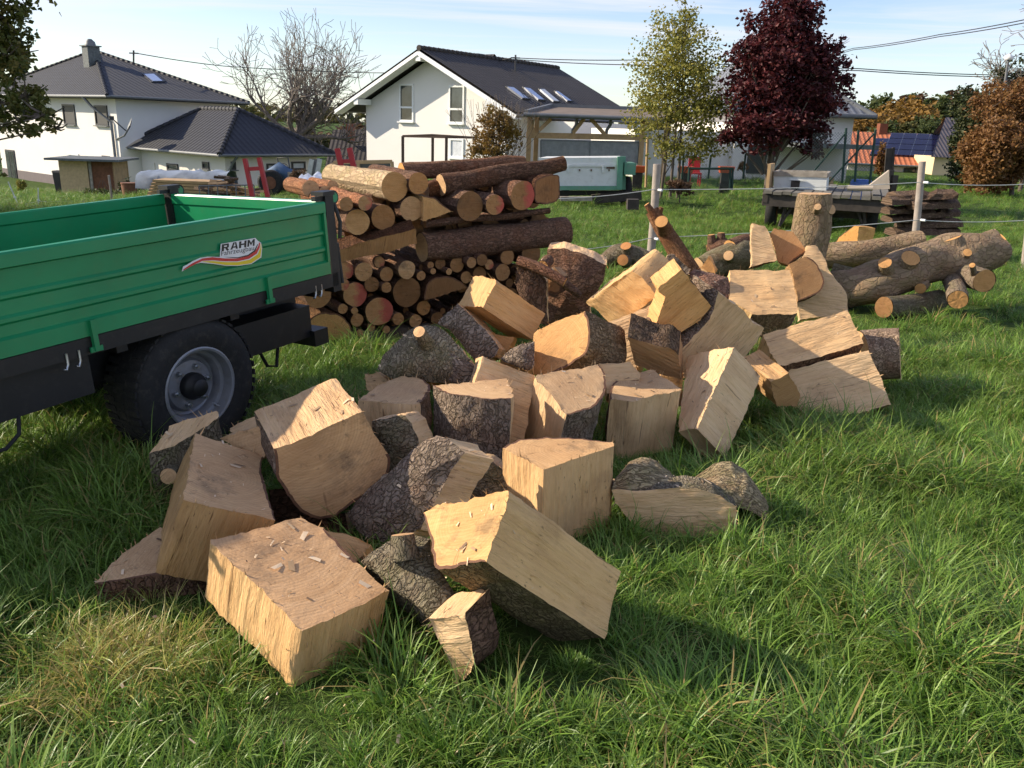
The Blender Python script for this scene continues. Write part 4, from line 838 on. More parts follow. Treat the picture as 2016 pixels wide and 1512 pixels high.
def wheel(s_, w0, out):
    """out=-1: outer face towards the camera"""
    base = TP(s_, w0, -.4); c = np.array([base[0], base[1], gz(base[0], base[1]) + .385 - .015])
    ax = np.array([TB[0], TB[1], 0]); ax = ax / np.linalg.norm(ax) * (-out) * -1 * -1
    ax = (np.array([-TB[0], -TB[1], 0]) if out < 0 else np.array([TB[0], TB[1], 0])); ax /= np.linalg.norm(ax)
    upv = np.array([0, 0, 1.0]); fw = np.cross(upv, ax)
    def rev(prof, n, name, m, parent, lugs=False):
        mb = MB(); vs = []
        for k in range(n):
            a = 2 * math.pi * k / n
            for i, (r_, d_) in enumerate(prof):
                rr = r_
                vs.append(c + ax * d_ + (upv * math.cos(a) + fw * math.sin(a)) * rr)
        m_ = len(prof); fs = [(k * m_ + i, ((k + 1) % n) * m_ + i, ((k + 1) % n) * m_ + i + 1, k * m_ + i + 1) for k in range(n) for i in range(m_ - 1)]
        mb.add(vs, fs, 0, None, True); o = mb.build(name, m, parent, TLOC); o.location = (0, 0, 0); o.data.set_sharp_from_angle(angle=R(40)); return o
    mbw = MB(); mbw.tube([c - ax * .28, c - ax * .14], .05, 14); wr = mbw.build('wheel', [M['black_paint']], trailer, TLOC); wr.location = (0, 0, 0)
    ty = rev([(.205, -.01), (.225, .0), (.262, .012), (.305, .016), (.345, .005), (.368, -.018), (.377, -.05), (.382, -.11), (.382, -.17), (.377, -.23), (.366, -.262), (.3, -.285), (.225, -.28), (.2, -.26)], 72, 'tyre', [M['rubber']], wr)
    mb = MB()
    for k in range(48):                       # tread lugs round the shoulder and crown
        a = 2 * math.pi * k / 48
        for d_, ln, of in ((-.055, .085, 0), (-.145, .07, .5), (-.225, .085, 0)):
            a2 = a + of * 2 * math.pi / 48; rv = upv * math.cos(a2) + fw * math.sin(a2); tv = -upv * math.sin(a2) + fw * math.cos(a2)
            mb.box(c + ax * d_ + rv * .379, (.03, ln, .012), 0, Matrix([[tv[0], ax[0], rv[0]], [tv[1], ax[1], rv[1]], [tv[2], ax[2], rv[2]]]))
    o = mb.build('tread', [M['rubber']], ty, TLOC); o.location = (0, 0, 0); tag(o, kind='stuff')
    rm = rev([(.222, -.008), (.224, .002), (.216, .006), (.205, .002), (.200, -.02), (.196, -.055), (.178, -.06), (.17, -.075), (.166, -.11), (.150, -.118), (.142, -.10), (.135, -.088), (.09, -.082), (.0, -.082)], 60, 'rim', [M['silver']], wr)
    rev([(.072, -.0815), (.074, -.05), (.066, -.035), (.05, -.02), (.046, .0), (.035, .008), (.0, .01)], 32, 'hub', [M['black_paint']], wr)
    for k in range(6):
        a = 2 * math.pi * (k + .3) / 6; q = c + (upv * math.cos(a) + fw * math.sin(a)) * .105
        mb = MB(); mb.tube([q - ax * .083, q - ax * .060], .015, 6, smooth=False); mb.tube([q - ax * .0598, q - ax * .045], .008, 8); o = mb.build('wheel_nut', [M['zinc']], rm, TLOC); o.location = (0, 0, 0)
    q = c + fw * .12 - upv * .13; mb = MB(); mb.tube([q - ax * .07, q - ax * .03 + (fw - upv) * .015], .006, 8); o = mb.build('valve', [M['zinc']], rm, TLOC); o.location = (0, 0, 0)
    return wr
wheel(1.06, .0, -1); wheel(1.06, TW, 1)
mb = MB(); q0 = TP(1.06, .28, -.4); q1 = TP(1.06, TW - .28, -.4); q0[2] = q1[2] = .37; mb.bar(q0, q1, .09, .09); mb.bar(q0 + np.array([0, 0, .06]), q0 + np.array([0, 0, .22]), .1, .1); mb.bar(q1 + np.array([0, 0, .06]), q1 + np.array([0, 0, .22]), .1, .1); tpart(mb, 'axle', [M['black_paint']])
# printed badge on the near side board
def dec(pts, off, name, m, parent, org=(220, 350), k=4.032):
    P0 = TP(0, -.0245 - off, 0); P = [on_plane(org[0] + x / k, org[1] + y / k, P0, TB) for x, y in pts]
    mb = MB(); mb.add(P, [tuple(range(len(P)))]); o = mb.build(name, m, parent, TLOC); o.location = (0, 0, 0); return o
def band(up, lo): return up + lo[::-1]
badge = dec([(865,525),(1140,477),(1160,500),(1185,515),(1194,560),(1187,632),(1110,684),(1000,700),(900,698),(800,683),(700,674),(640,694),(600,719),(556,744),(566,705),(600,688),(640,662),(700,636),(760,626),(858,628)], .0, 'badge', [M['decal_white']], near)
red_u = [(570,725),(640,678),(720,640),(800,630),(900,640),(1000,640),(1080,622),(1140,582),(1163,540),(1170,512)]
red_l = [(567,736),(650,692),(720,660),(800,655),(900,663),(1000,663),(1090,643),(1152,602),(1174,555),(1179,517)]
yel_u = [(720,664),(800,660),(900,669),(1000,669),(1094,650),(1158,607),(1179,560),(1183,520)]
yel_l = [(720,667),(800,677),(900,693),(1000,695),(1106,679),(1180,629),(1189,562),(1184,521)]
dec(band(red_u, red_l), .0007, 'red_stripe', [M['decal_red']], badge); dec(band(yel_u, yel_l), .0007, 'yellow_stripe', [M['decal_yellow']], badge)
dec(band([(880,627),(1000,631),(1080,612),(1130,577),(1156,527)], [(940,634),(1000,639),(1086,621),(1139,584),(1161,530)]), .0007, 'black_stripe', [M['decal_black']], badge)
def text_on(txt, bl, br, hpx, bold, name, org=(220, 350), k=4.032, shear=0.25):
    P0 = TP(0, -.0245 - .0009, 0); A_ = on_plane(org[0] + bl[0] / k, org[1] + bl[1] / k, P0, TB); B_ = on_plane(org[0] + br[0] / k, org[1] + br[1] / k, P0, TB)
    T_ = on_plane(org[0] + bl[0] / k, org[1] + (bl[1] - hpx) / k, P0, TB); hgt = np.linalg.norm(T_ - A_)
    cu = bpy.data.curves.new(name, 'FONT'); cu.body = txt; cu.shear = shear; cu.offset = bold; cu.size = 1.0
    ob = bpy.data.objects.new(name, cu); COL.objects.link(ob); dg = bpy.context.evaluated_depsgraph_get(); me = bpy.data.meshes.new_from_object(ob.evaluated_get(dg)); bpy.data.objects.remove(ob)
    xs = [v.co.x for v in me.vertices]; ysv = [v.co.y for v in me.vertices]; x0, x1 = min(xs), max(xs); capH = max(ysv)
    rt = (B_ - A_); W_ = np.linalg.norm(rt); rt = rt / W_; up = np.cross(TB, rt); up = up if up[2] > 0 else -up
    for v in me.vertices:
        p = A_ + rt * ((v.co.x - x0) / (x1 - x0) * W_) + up * (v.co.y / capH * hgt); v.co = Vector(p - np.array(TLOC))
    me.materials.clear(); me.materials.append(M['decal_black']); o = bpy.data.objects.new(name, me); COL.objects.link(o); o.parent = badge; return o
LET = {'R': [[(0, 0), (.3, 0), (.3, 1), (0, 1)], [(.3, .76), (.66, .76), (.66, 1), (.3, 1)], [(.66, .56), (.92, .56), (.92, .9), (.84, 1), (.66, 1)], [(.3, .38), (.84, .38), (.92, .46), (.92, .56), (.3, .56)], [(.44, .38), (.66, 0), (.98, 0), (.74, .38)]],
       'A': [[(0, 0), (.27, 0), (.56, 1), (.34, 1)], [(.56, 1), (.73, 0), (1, 0), (.74, 1)], [(.335, .22), (.697, .22), (.666, .41), (.39, .41)]],
       'H': [[(0, 0), (.3, 0), (.3, 1), (0, 1)], [(.7, 0), (1, 0), (1, 1), (.7, 1)], [(.3, .4), (.7, .4), (.7, .62), (.3, .62)]],
       'M': [[(0, 0), (.25, 0), (.25, 1), (0, 1)], [(.75, 0), (1, 0), (1, 1), (.75, 1)], [(.25, .62), (.5, .1), (.5, .52), (.25, 1)], [(.5, .1), (.75, .62), (.75, 1), (.5, .52)]]}
def block_letters(word, bl, br, hpx, shear=.22, org=(220, 350), k=4.032):
    P0 = TP(0, -.0245 - .0009, 0); f = lambda x, y: on_plane(org[0] + x / k, org[1] + y / k, P0, TB); A_, B_, T_ = f(*bl), f(*br), f(bl[0], bl[1] - hpx); rt = B_ - A_; W_ = np.linalg.norm(rt); rt = rt / W_; up = np.cross(TB, rt); up = up if up[2] > 0 else -up; hg = np.linalg.norm(T_ - A_); n = len(word); cw = (W_ - shear * hg) / (n - .12); x0 = 0.0
    for ch in word:
        mb = MB()
        for poly in LET[ch]: q = [A_ + rt * (x0 + x * cw * .88 + shear * y * hg) + up * y * hg for x, y in poly]; mb.add(q, [tuple(range(len(q)))])
        o = weld(mb).build('letter', [M['decal_black']], badge, TLOC); o.location = (0, 0, 0); x0 += cw
block_letters('RAHM', (872, 584), (1142, 537), 54); text_on('Fahrzeugbau', (870, 619), (1132, 573), 37, 0.0, 'lettering', shear=0.1)
# ------------------------------------------------------------------ houses
def m_tiles(name, c0, c1, tw, th, gloss, bs):
    m, t, b = mat(name); uv = uvs_of(t); s_ = N(t, 'ShaderNodeSeparateXYZ', ins={0: uv})
    v = math_n(t, 'FRACT', math_n(t, 'DIVIDE', s_.outputs[1], th)); u = math_n(t, 'SINE', math_n(t, 'MULTIPLY', s_.outputs[0], 2 * math.pi / tw))
    h = math_n(t, 'ADD', math_n(t, 'MULTIPLY', math_n(t, 'SUBTRACT', 1.0, v), 0.6), math_n(t, 'MULTIPLY', u, 0.25))
    n1 = noise_n(t, uv, 0.8, 5.0); n2 = noise_n(t, uv, 9.0, 4.0)
    c = mixc_n(t, 0.5, ramp(t, n1, [(0.3, c0), (0.7, c1)]), ramp(t, n2, [(0.3, c0), (0.7, c1)]))
    c = mixc_n(t, ramp(t, v, [(0.0, (0.75, 0.75, 0.75)), (0.13, (0, 0, 0))]), c, tuple(x * 0.35 for x in c0) + (1,))
    c = mixc_n(t, math_n(t, 'MULTIPLY', math_n(t, 'GREATER_THAN', u, 0.45), 0.45), c, tuple(min(1, x * 1.5) for x in c1) + (1,))
    t.links.new(c, b.inputs['Base Color']); b.inputs['Roughness'].default_value = gloss; bump_n(t, b, h, bs, 0.08); return m
M['tile_anth'] = m_tiles('anthracite_roof_tiles', (0.013, 0.0135, 0.017), (0.028, 0.028, 0.034), 0.30, 0.34, 0.72, 1.0)
M['tile_brown'] = m_tiles('brown_roof_tiles', (0.018, 0.014, 0.012), (0.042, 0.033, 0.028), 0.32, 0.36, 0.75, 0.9)
M['tile_red'] = m_tiles('red_roof_tiles', (0.34, 0.095, 0.04), (0.48, 0.16, 0.07), 0.28, 0.33, 0.8, 0.9)
M['tile_slate'] = m_tiles('grey_slates', (0.10, 0.105, 0.12), (0.19, 0.2, 0.22), 0.35, 0.3, 0.6, 0.6)
M['corrugated'] = m_tiles('corrugated_sheet', (0.055, 0.045, 0.05), (0.10, 0.085, 0.09), 0.22, 3.0, 0.6, 1.0)
M['render_white'] = simple('white_render', (0.78, 0.74, 0.70), 0.9, var=0.03, scale=0.6, bump=0.05, bscale=25)
M['render_warm'] = simple('cream_render', (0.76, 0.70, 0.63), 0.9, var=0.04, scale=0.6)
M['render_yellow'] = simple('yellow_render', (0.72, 0.55, 0.33), 0.9, var=0.08, scale=0.8)
M['plinth'] = simple('plinth', (0.16, 0.13, 0.13), 0.9); M['pvc'] = simple('white_window_frame', (0.8, 0.8, 0.79), 0.4, var=0.02)
M['shutter'] = simple('dark_shutter', (0.055, 0.052, 0.05), 0.6, var=0.1, scale=20); M['anth'] = simple('anthracite_frame', (0.03, 0.03, 0.033), 0.5)
M['glass'] = simple('window_glass', (0.06, 0.07, 0.075), 0.08, var=0.5, scale=1.2, spec=0.6); M['curtain'] = simple('curtain', (0.55, 0.57, 0.6), 0.8, var=0.15, scale=4)
M['gutter'] = simple('zinc_gutter', (0.15, 0.155, 0.16), 0.55, metal=0.2); M['skyglass'] = simple('roof_window_glass', (0.55, 0.58, 0.66), 0.05, metal=0.85, var=0.03)
M['slate_clad'] = simple('slate_cladding', (0.10, 0.11, 0.11), 0.7, var=0.35, scale=9)
UP = np.array([0, 0, 1.0])
def roof_face(mb, pts, m=0):
    """pts: first two along the eave"""
    P = [np.array(p, float) for p in pts]; u = P[1] - P[0]; u /= np.linalg.norm(u); n = np.cross(u, P[-1] - P[0]); n /= np.linalg.norm(n); v = np.cross(n, u)
    if v[2] < 0: v = -v
    mb.add(P, [tuple(range(len(P)))], m, [((p - P[0]) @ u, (p - P[0]) @ v) for p in P])
def cap_run(mb, a, b, r=0.12, k=None):
    a, b = np.array(a), np.array(b); n = int(np.linalg.norm(b - a) / 0.36) + 1
    for i in range(n):
        p = a + (b - a) * i / n; q = a + (b - a) * (i + 1.12) / n; mb.tube([p, q], [r * 1.12, r * 0.92], 8, 0)
class House:
    def __init__(s, name, base, label, cat='house'): s.root = empty(name, base, label, cat); s.loc = tuple(s.root.location)
    def part(s, mb, name, m, parent=None):
        o = mb.build(name, m, s.root if parent is None else parent, s.loc); o.location = (0, 0, 0); return o
def frame_box(mb, c, u, n, w, h, d, m=0):
    u = np.array(u); n = np.array(n); R_ = Matrix([[u[0], n[0], 0], [u[1], n[1], 0], [u[2], n[2], 1]]); mb.box(c, (w, d, h), m, R_)
def window(H, tl, br, P, n, u, kind='pvc', split=None, pane='glass', shutter=False):
    """pixel corners of the opening on the wall plane (P, n)"""
    n = np.array(n, float); u = np.array(u, float)
    A_, B_ = on_plane(tl[0], tl[1], P, n), on_plane(br[0], br[1], P, n); c = (A_ + B_) / 2; w = abs((B_ - A_) @ u); h = abs(A_[2] - B_[2]); t = 0.09
    mb = MB()
    for (dx_, dz_, ww, hh) in ((-(w - t) / 2, 0, t, h), ((w - t) / 2, 0, t, h), (0, (h - t) / 2, w - 2 * t, t), (0, -(h - t) / 2, w - 2 * t, t)):
        frame_box(mb, c + u * dx_ + UP * dz_ + n * 0.01, u, n, ww, hh, 0.1)
    if split: frame_box(mb, c + UP * (h / 2 - h * split) + n * 0.01, u, n, w - 2 * t, t, 0.1)
    o = H.part(mb, 'window', M[kind])
    zs = [(h / 2 - t, h / 2 - h * split + t / 2), (h / 2 - h * split - t / 2, -h / 2 + t)] if split else [(h / 2 - t, -h / 2 + t)]
    for z0, z1 in zs:
        mb = MB(); frame_box(mb, c + UP * (z0 + z1) / 2 - n * 0.03, u, n, w - 2 * t, z0 - z1, 0.08); H.part(mb, 'pane', M['shutter'] if shutter else M[pane], o)
    mb = MB(); frame_box(mb, c - UP * (h / 2 + 0.03) + n * 0.07, u, n, w + 0.12, 0.05, 0.2); H.part(mb, 'sill', M['gutter' if kind != 'pvc' else 'pvc'], o)
    return o
def wall_prism(mb, foot, z0, z1, m=0):
    n = len(foot); vs = [(x, y, z0) for x, y in foot] + [(x, y, z1) for x, y in foot]
    mb.add(vs, [(i, (i + 1) % n, n + (i + 1) % n, n + i) for i in range(n)] + [tuple(range(n))[::-1], tuple(range(n, 2 * n))], m)
def gutter_run(H, a, b, r=0.07):
    mb = MB(); mb.tube([a, b], r, 8); return H.part(mb, 'gutter', M['gutter'])
# --- villa with hipped roofs
u1 = np.array([-.777, .629, 0]); u2 = np.array([.629, .777, 0]); n1 = np.array([-.629, -.777, 0]); n2 = np.array([.777, -.629, 0])
C1 = at(237, 300, 44.0); C1[2] = 0; zb = gz(C1[0], C1[1]) - 0.3; ze = at(237, 192, 44.0)[2]
Lh1, Lh2 = 15.6, 6.5
HA = House('house', (C1[0], C1[1], zb), 'white two storey house with a dark hipped roof and a slate chimney')
foot = [C1, C1 + u2 * Lh2, C1 + u2 * Lh2 + u1 * Lh1, C1 + u1 * Lh1]
mb = MB(); wall_prism(mb, [(p[0], p[1]) for p in foot], zb + 0.65, ze); HA.part(mb, 'wall', M['render_white'])
mb = MB(); c_ = C1 + u1 * Lh1 / 2 + u2 * Lh2 / 2
wall_prism(mb, [(p[0], p[1]) for p in [q + (q - c_) * 0.004 for q in foot]], zb - 0.5, zb + 0.7); HA.part(mb, 'plinth', M['plinth'])
ov = 0.75; E = [C1 - u1 * ov - u2 * ov, C1 + u2 * (Lh2 + ov) - u1 * ov, C1 + u2 * (Lh2 + ov) + u1 * (Lh1 + ov), C1 + u1 * (Lh1 + ov) - u2 * ov]
for p in E: p[2] = ze + 0.05
apx = C1 + u1 * 8.6 + u2 * Lh2 * 0.5; apx = np.array([apx[0], apx[1], at(207, 101, apx[1])[2]])
mb = MB()
for i in range(4): roof_face(mb, [E[i], E[(i + 1) % 4], apx])
mb.add([tuple(p - UP * 0.12) for p in E], [(3, 2, 1, 0)])
for i in range(4):
    a, b_ = E[i], E[(i + 1) % 4]; mb.add([a, b_, b_ - UP * 0.12, a - UP * 0.12], [(3, 2, 1, 0)])
rf = HA.part(mb, 'roof', M['tile_anth'])
for i in range(4):
    mb = MB(); cap_run(mb, E[i] + UP * 0.02, apx + UP * 0.02, .085); o = HA.part(mb, 'hip_cap', M['tile_anth'], rf); tag(o, kind='stuff')
for a, b_ in ((E[0], E[1]), (E[0], E[3])): gutter_run(HA, a - UP * 0.03, b_ - UP * 0.03)
mb = MB(); w0 = C1 + u1 * 1.3 + n1 * 0.12; mb.tube([C1 + u1 * 1.9 - u2 * ov + UP * ze, C1 + u1 * 1.5 - u2 * .5 + UP * (ze - .5), C1 + u1 * .45 + n1 * .1 + UP * (ze - 1.2), C1 + u1 * .35 + n1 * .1 + UP * (zb + .3)], .07, 8); HA.part(mb, 'downpipe', M['gutter'])
pc = at(180, 110, 49.5); mb = MB(); zc0, zc1 = at(180, 125, 49.5)[2] - 1.2, at(180, 92, 49.5)[2]
frame_box(mb, (pc[0], pc[1], (zc0 + zc1) / 2), u1, n1, .68, zc1 - zc0, .68); ch = HA.part(mb, 'chimney', M['slate_clad'], rf)
mb = MB(); frame_box(mb, (pc[0], pc[1], zc1 + .03), u1, n1, .85, .06, .85); mb.tube([(pc[0], pc[1], zc1 + .06), (pc[0], pc[1], zc1 + .25), (pc[0], pc[1], zc1 + .4)], [.3, .26, .1], 12); HA.part(mb, 'chimney_cap', M['gutter'], rf)
for tl, br in (((123, 205), (151, 246)), ((186, 207), (215, 248)), ((-12, 215), (13, 240))): window(HA, tl, br, C1, n1, u1, 'anth', shutter=True)
window(HA, (202, 306), (220, 341), C1, n1, u1, 'anth'); window(HA, (135, 301), (158, 325), C1, n1, u1, 'pvc', pane='curtain')
A_, B_ = on_plane(11, 294, C1, n1), on_plane(37, 360, C1, n1); mb = MB(); c_ = (A_ + B_) / 2; ww, hh = abs((B_ - A_) @ u1), A_[2] - B_[2]
frame_box(mb, c_ + n1 * .02, u1, n1, ww, hh, .08); dr = HA.part(mb, 'door', M['anth'])
for k in (-1, 1):
    mb = MB(); frame_box(mb, c_ + n1 * .045 + u1 * k * ww * .24, u1, n1, ww * .38, hh * .9, .06); HA.part(mb, 'pane', M['glass'], dr)
def roof_quad(H, pts, P, n, m, name, lift=0.06, parent=None):
    mb = MB(); Q = [on_plane(x, y, np.array(P) + np.array(n) * lift, n) for x, y in pts]; L_ = len(Q); n = np.array(n)
    mb.add([*Q, *[q - n * lift * 0.9 for q in Q]], [tuple(range(L_)), *[((i + 1) % L_, i, L_ + i, L_ + (i + 1) % L_) for i in range(L_)]]); return H.part(mb, name, m, parent)
def nrm(a, b, c):
    n = np.cross(np.array(b) - a, np.array(c) - a); n /= np.linalg.norm(n); return n if n[2] > 0 else -n
nr = nrm(E[0], E[1], apx); fr_ = roof_quad(HA, [(279,144),(306,143),(326,160),(298,161)], E[0], nr, M['anth'], 'roof_window', .05, rf); roof_quad(HA, [(284,145.5),(303,145),(320,159),(301,159)], E[0], nr, M['skyglass'], 'pane', .08, fr_)
# --- garage wing of the villa
G0 = at(432, 304, 39.0); zge = G0[2] - 0.05; gb = gz(G0[0], G0[1]) - 0.3
HG = House('garage', (G0[0], G0[1], gb), 'low cream outbuilding with a dark hipped roof in front of the hipped villa', 'garage')
G0 = np.array([G0[0], G0[1], 0]); Lg1, Lg2 = 9.3, 6.7; ovg = .7
Wc = G0 + u1 * ovg + u2 * ovg
foot = [Wc, Wc + u2 * (Lg2 - 2 * ovg), Wc + u2 * (Lg2 - 2 * ovg) + u1 * (Lg1 - 2 * ovg), Wc + u1 * (Lg1 - 2 * ovg)]
mb = MB(); wall_prism(mb, [(p[0], p[1]) for p in foot], gb - .5, zge); HG.part(mb, 'wall', M['render_warm'])
GE = [G0, G0 + u2 * Lg2, G0 + u2 * Lg2 + u1 * Lg1, G0 + u1 * Lg1]; GE = [np.array([p[0], p[1], zge + .03]) for p in GE]
r1 = G0 + u1 * (Lg2 * .52) + u2 * Lg2 / 2; r2 = G0 + u1 * (Lg1 - Lg2 * .38) + u2 * Lg2 / 2; zr = at(393, 213, r1[1])[2]; r1[2] = r2[2] = zr
mb = MB(); roof_face(mb, [GE[0], GE[1], r1]); roof_face(mb, [GE[1], GE[2], r2, r1]); roof_face(mb, [GE[2], GE[3], r2]); roof_face(mb, [GE[3], GE[0], r1, r2])
mb.add([tuple(p - UP * 0.1) for p in GE], [(3, 2, 1, 0)])
for i in range(4): a, b_ = GE[i], GE[(i + 1) % 4]; mb.add([a, b_, b_ - UP * 0.1, a - UP * 0.1], [(3, 2, 1, 0)])
rf2 = HG.part(mb, 'roof', M['tile_anth'])
for a, b_ in ((GE[0], r1), (GE[1], r1), (GE[3], r2), (r1, r2)):
    mb = MB(); cap_run(mb, a + UP * .02, b_ + UP * .02, .11); o = HG.part(mb, 'hip_cap', M['tile_anth'], rf2); tag(o, kind='stuff')
gutter_run(HG, GE[0] - UP * .03, GE[1] - UP * .03); gutter_run(HG, GE[0] - UP * .03, GE[3] - UP * .03)
roof_quad(HG, [(245,291),(280,274),(274,273),(238,291)], GE[0], nrm(GE[3], GE[0], r1), simple('bare_board', (.5, .42, .32), .8), 'roof_board', .05, rf2)
mb = MB(); mb.tube([GE[0] + u2 * .9 - UP * .1, GE[0] + u2 * .8 - UP * .35 + u1 * .2, Wc + n2 * .08 + u2 * .05 + UP * (zge - .9), Wc + n2 * .08 + u2 * .05 + UP * (gb)], .06, 8); HG.part(mb, 'downpipe', M['gutter'])
for tl, br in (((329, 321), (352, 338)), ((399, 318), (413, 334))): window(HG, tl, br, Wc, n1, u1, 'anth')
for tl, br in (((524, 322), (552, 338)), ((573, 318), (601, 334)), ((454, 318), (464, 334))): window(HG, tl, br, Wc, n2, u2, 'anth', pane='curtain' if tl[0] > 500 else 'glass')
A_, B_ = on_plane(281, 318, Wc, n1), on_plane(309, 362, Wc, n1); mb = MB(); c_ = (A_ + B_) / 2; frame_box(mb, c_ + n1 * .02, u1, n1, abs((B_ - A_) @ u1), A_[2] - B_[2], .06); HG.part(mb, 'door', M['render_warm'])
# --- satellite dish
dc = on_plane(252, 246, C1 + n1 * .5, n1); mb = MB(); dn = np.array([-.80, -.45, .38]); dn /= np.linalg.norm(dn); a1 = np.cross(dn, UP); a1 /= np.linalg.norm(a1); a2 = np.cross(a1, dn); vs = []
for r_ in (0, .15, .28, .38):
    for k in range(20): a = 2 * math.pi * k / 20; vs.append(dc + (a1 * math.cos(a) + a2 * math.sin(a)) * r_ - dn * (.12 - .5 * r_ * r_))
mb.add(vs, [(j * 20 + k, j * 20 + (k + 1) % 20, (j + 1) * 20 + (k + 1) % 20, (j + 1) * 20 + k) for j in range(3) for k in range(20)], 0, None, True)
ds = empty('satellite_dish', dc, 'grey satellite dish on an arm at the corner of the villa', 'satellite dish')
def place(mb, name, m, root): o = mb.build(name, m, root, tuple(root.location)); o.location = (0, 0, 0); return o
place(mb, 'dish', M['gutter'], ds); mb = MB(); mb.tube([dc - dn * .1, dc - a2 * .55, C1 + u1 * .3 + UP * (dc[2] - .75)], .04, 7); place(mb, 'arm', M['gutter'], ds); mb = MB(); mb.tube([dc - a2 * .3, dc + dn * .75], .03, 6); mb.box(dc + dn * .75, (.16, .16, .2)); place(mb, 'receiver', M['anth'], ds)
# --- gabled house
gu = np.array([.82, -.57, 0]); gu /= np.linalg.norm(gu); gn = np.array([-gu[1], gu[0], 0]) * -1; gn = np.array([gu[1], -gu[0], 0]); gbk = -gn
GL = at(722, 300, 46.0); GL[2] = 0; Wg, Dg = 9.1, 10.4; zb2 = gz(GL[0], GL[1]) - .4
HB = House('house', (GL[0], GL[1], zb2), 'white gabled house with a dark brown tiled roof behind the log stack')
mid = GL + gu * Wg / 2; zap = at(846, 112, mid[1])[2]; zel = at(722, 203, GL[1])[2]
fr = [GL + UP * zb2, GL + gu * Wg + UP * zb2, GL + gu * Wg + UP * zel, mid + UP * zap, GL + UP * zel]; bk = [p + gbk * Dg for p in fr]
mb = MB(); mb.add(fr + bk, [(0, 1, 2, 3, 4), (9, 8, 7, 6, 5), (1, 0, 5, 6), (2, 1, 6, 7), (0, 4, 9, 5)]); HB.part(mb, 'wall', M['render_white'])
pit = (zap - zel) / (Wg / 2); vo, eo, th = 1.0, 1.25, .2
def rp_(sx, k, up): return mid + gu * sx * (Wg / 2 + eo) * k + UP * (zap + .12 - pit * (Wg / 2 + eo) * k + up)
roofs = []
for sx in (-1, 1):
    a = rp_(sx, 1, th) + gn * vo; b_ = rp_(sx, 1, th) + gbk * (Dg + vo); c_ = rp_(sx, 0, th) + gbk * (Dg + vo); d_ = rp_(sx, 0, th) + gn * vo
    mb = MB(); roof_face(mb, [a, b_, c_, d_]); lo = [p - UP * th for p in (a, b_, c_, d_)]
    mb.add(lo, [(0, 1, 2, 3)]); q = [a, b_, c_, d_]
    for i in (0, 1): mb.add([q[i], q[(i + 1) % 4], lo[(i + 1) % 4], lo[i]], [(0, 1, 2, 3)])
    ro = HB.part(mb, 'roof', M['tile_brown']); roofs.append((ro, a, nrm(a, b_, c_)))
    mb = MB(); mb.bar(lo[0] - UP * .02 + gn * .02, lo[3] - UP * .02 + gn * .02, .05, .19, up=UP); HB.part(mb, 'barge_board', M['pvc'], ro)
    mb = MB(); mb.bar(lo[0] - gn * .2 - UP * .1, lo[3] - gn * .2 - UP * .1, .6, .04, up=UP); HB.part(mb, 'soffit', M['pvc'], ro)
    gutter_run(HB, a - UP * .15, b_ - UP * .15)
mb = MB(); cap_run(mb, rp_(1, 0, th) + gn * vo, rp_(1, 0, th) + gbk * (Dg + vo), .13); o = HB.part(mb, 'ridge_cap', M['tile_brown'], roofs[1][0]); tag(o, kind='stuff')
for k_ in (0, -.93, .93):
    c_ = mid + gu * k_ * Wg / 2 + gn * (vo * .55) + UP * (zap - pit * Wg / 2 * abs(k_) - .12); mb = MB(); frame_box(mb, c_, gu, gn, .3, .28, vo); HB.part(mb, 'purlin_end', M['pvc'])
window(HB, (787, 165), (815, 240), GL, gn, gu, split=.62); window(HB, (885, 168), (914, 244), GL, gn, gu, split=.62); window(HB, (886, 272), (913, 312), GL, gn, gu, pane='curtain')
o2 = (600, 60); ro, Pa, nn_ = roofs[1]
for k_, q in enumerate(([(1150,318),(1185,322),(1268,383),(1235,380)], [(1245,322),(1280,328),(1357,390),(1325,388)], [(1335,332),(1360,332),(1440,398),(1410,396)], [(1423,343),(1440,345),(1512,397),(1490,395)])):
    q = [(o2[0] + x / 2.88, o2[1] + y / 2.88) for x, y in q]; cx_ = sum(x for x, _ in q) / 4; cy_ = sum(y for _, y in q) / 4
    f_ = roof_quad(HB, [(cx_ + (x - cx_) * 1.2, cy_ + (y - cy_) * 1.15) for x, y in q], Pa, nn_, M['anth'], 'roof_window', .07, ro); roof_quad(HB, q, Pa, nn_, M['skyglass' if k_ != 2 else 'curtain'], 'pane', .1, f_)
pc = at(938, 112, mid[1] + .82 * 4.0); mb = MB(); frame_box(mb, (pc[0], pc[1], at(938, 106, pc[1])[2] - .9), gu, gn, .62, 1.8, .62); HB.part(mb, 'chimney', M['slate_clad'], ro)
# small gable behind the left roof slope
pd = rp_(-1, .42, th) + gbk * 5; mb = MB(); q = [pd + gbk * 1.6, pd - gbk * 1.6, pd + UP * 1.5]; roof_face(mb, [pd + gu * -1.5 + gbk * 2, pd + gu * 2.5 + gbk * 2, pd + gu * 2.5 + UP * 1.4, pd - gu * 1.5 + UP * 1.4]); roof_face(mb, [pd + gu * 2.5 - gbk * 2, pd - gu * 1.5 - gbk * 2, pd - gu * 1.5 + UP * 1.4, pd + gu * 2.5 + UP * 1.4]); HB.part(mb, 'dormer_roof', M['tile_brown'], roofs[0][0])
mb = MB(); mb.add([pd - gu * 1.3 + gbk * 1.9, pd - gu * 1.3 - gbk * 1.9, pd - gu * 1.3 + UP * 1.35], [(0, 1, 2)]); HB.part(mb, 'dormer_wall', M['render_white'], roofs[0][0])
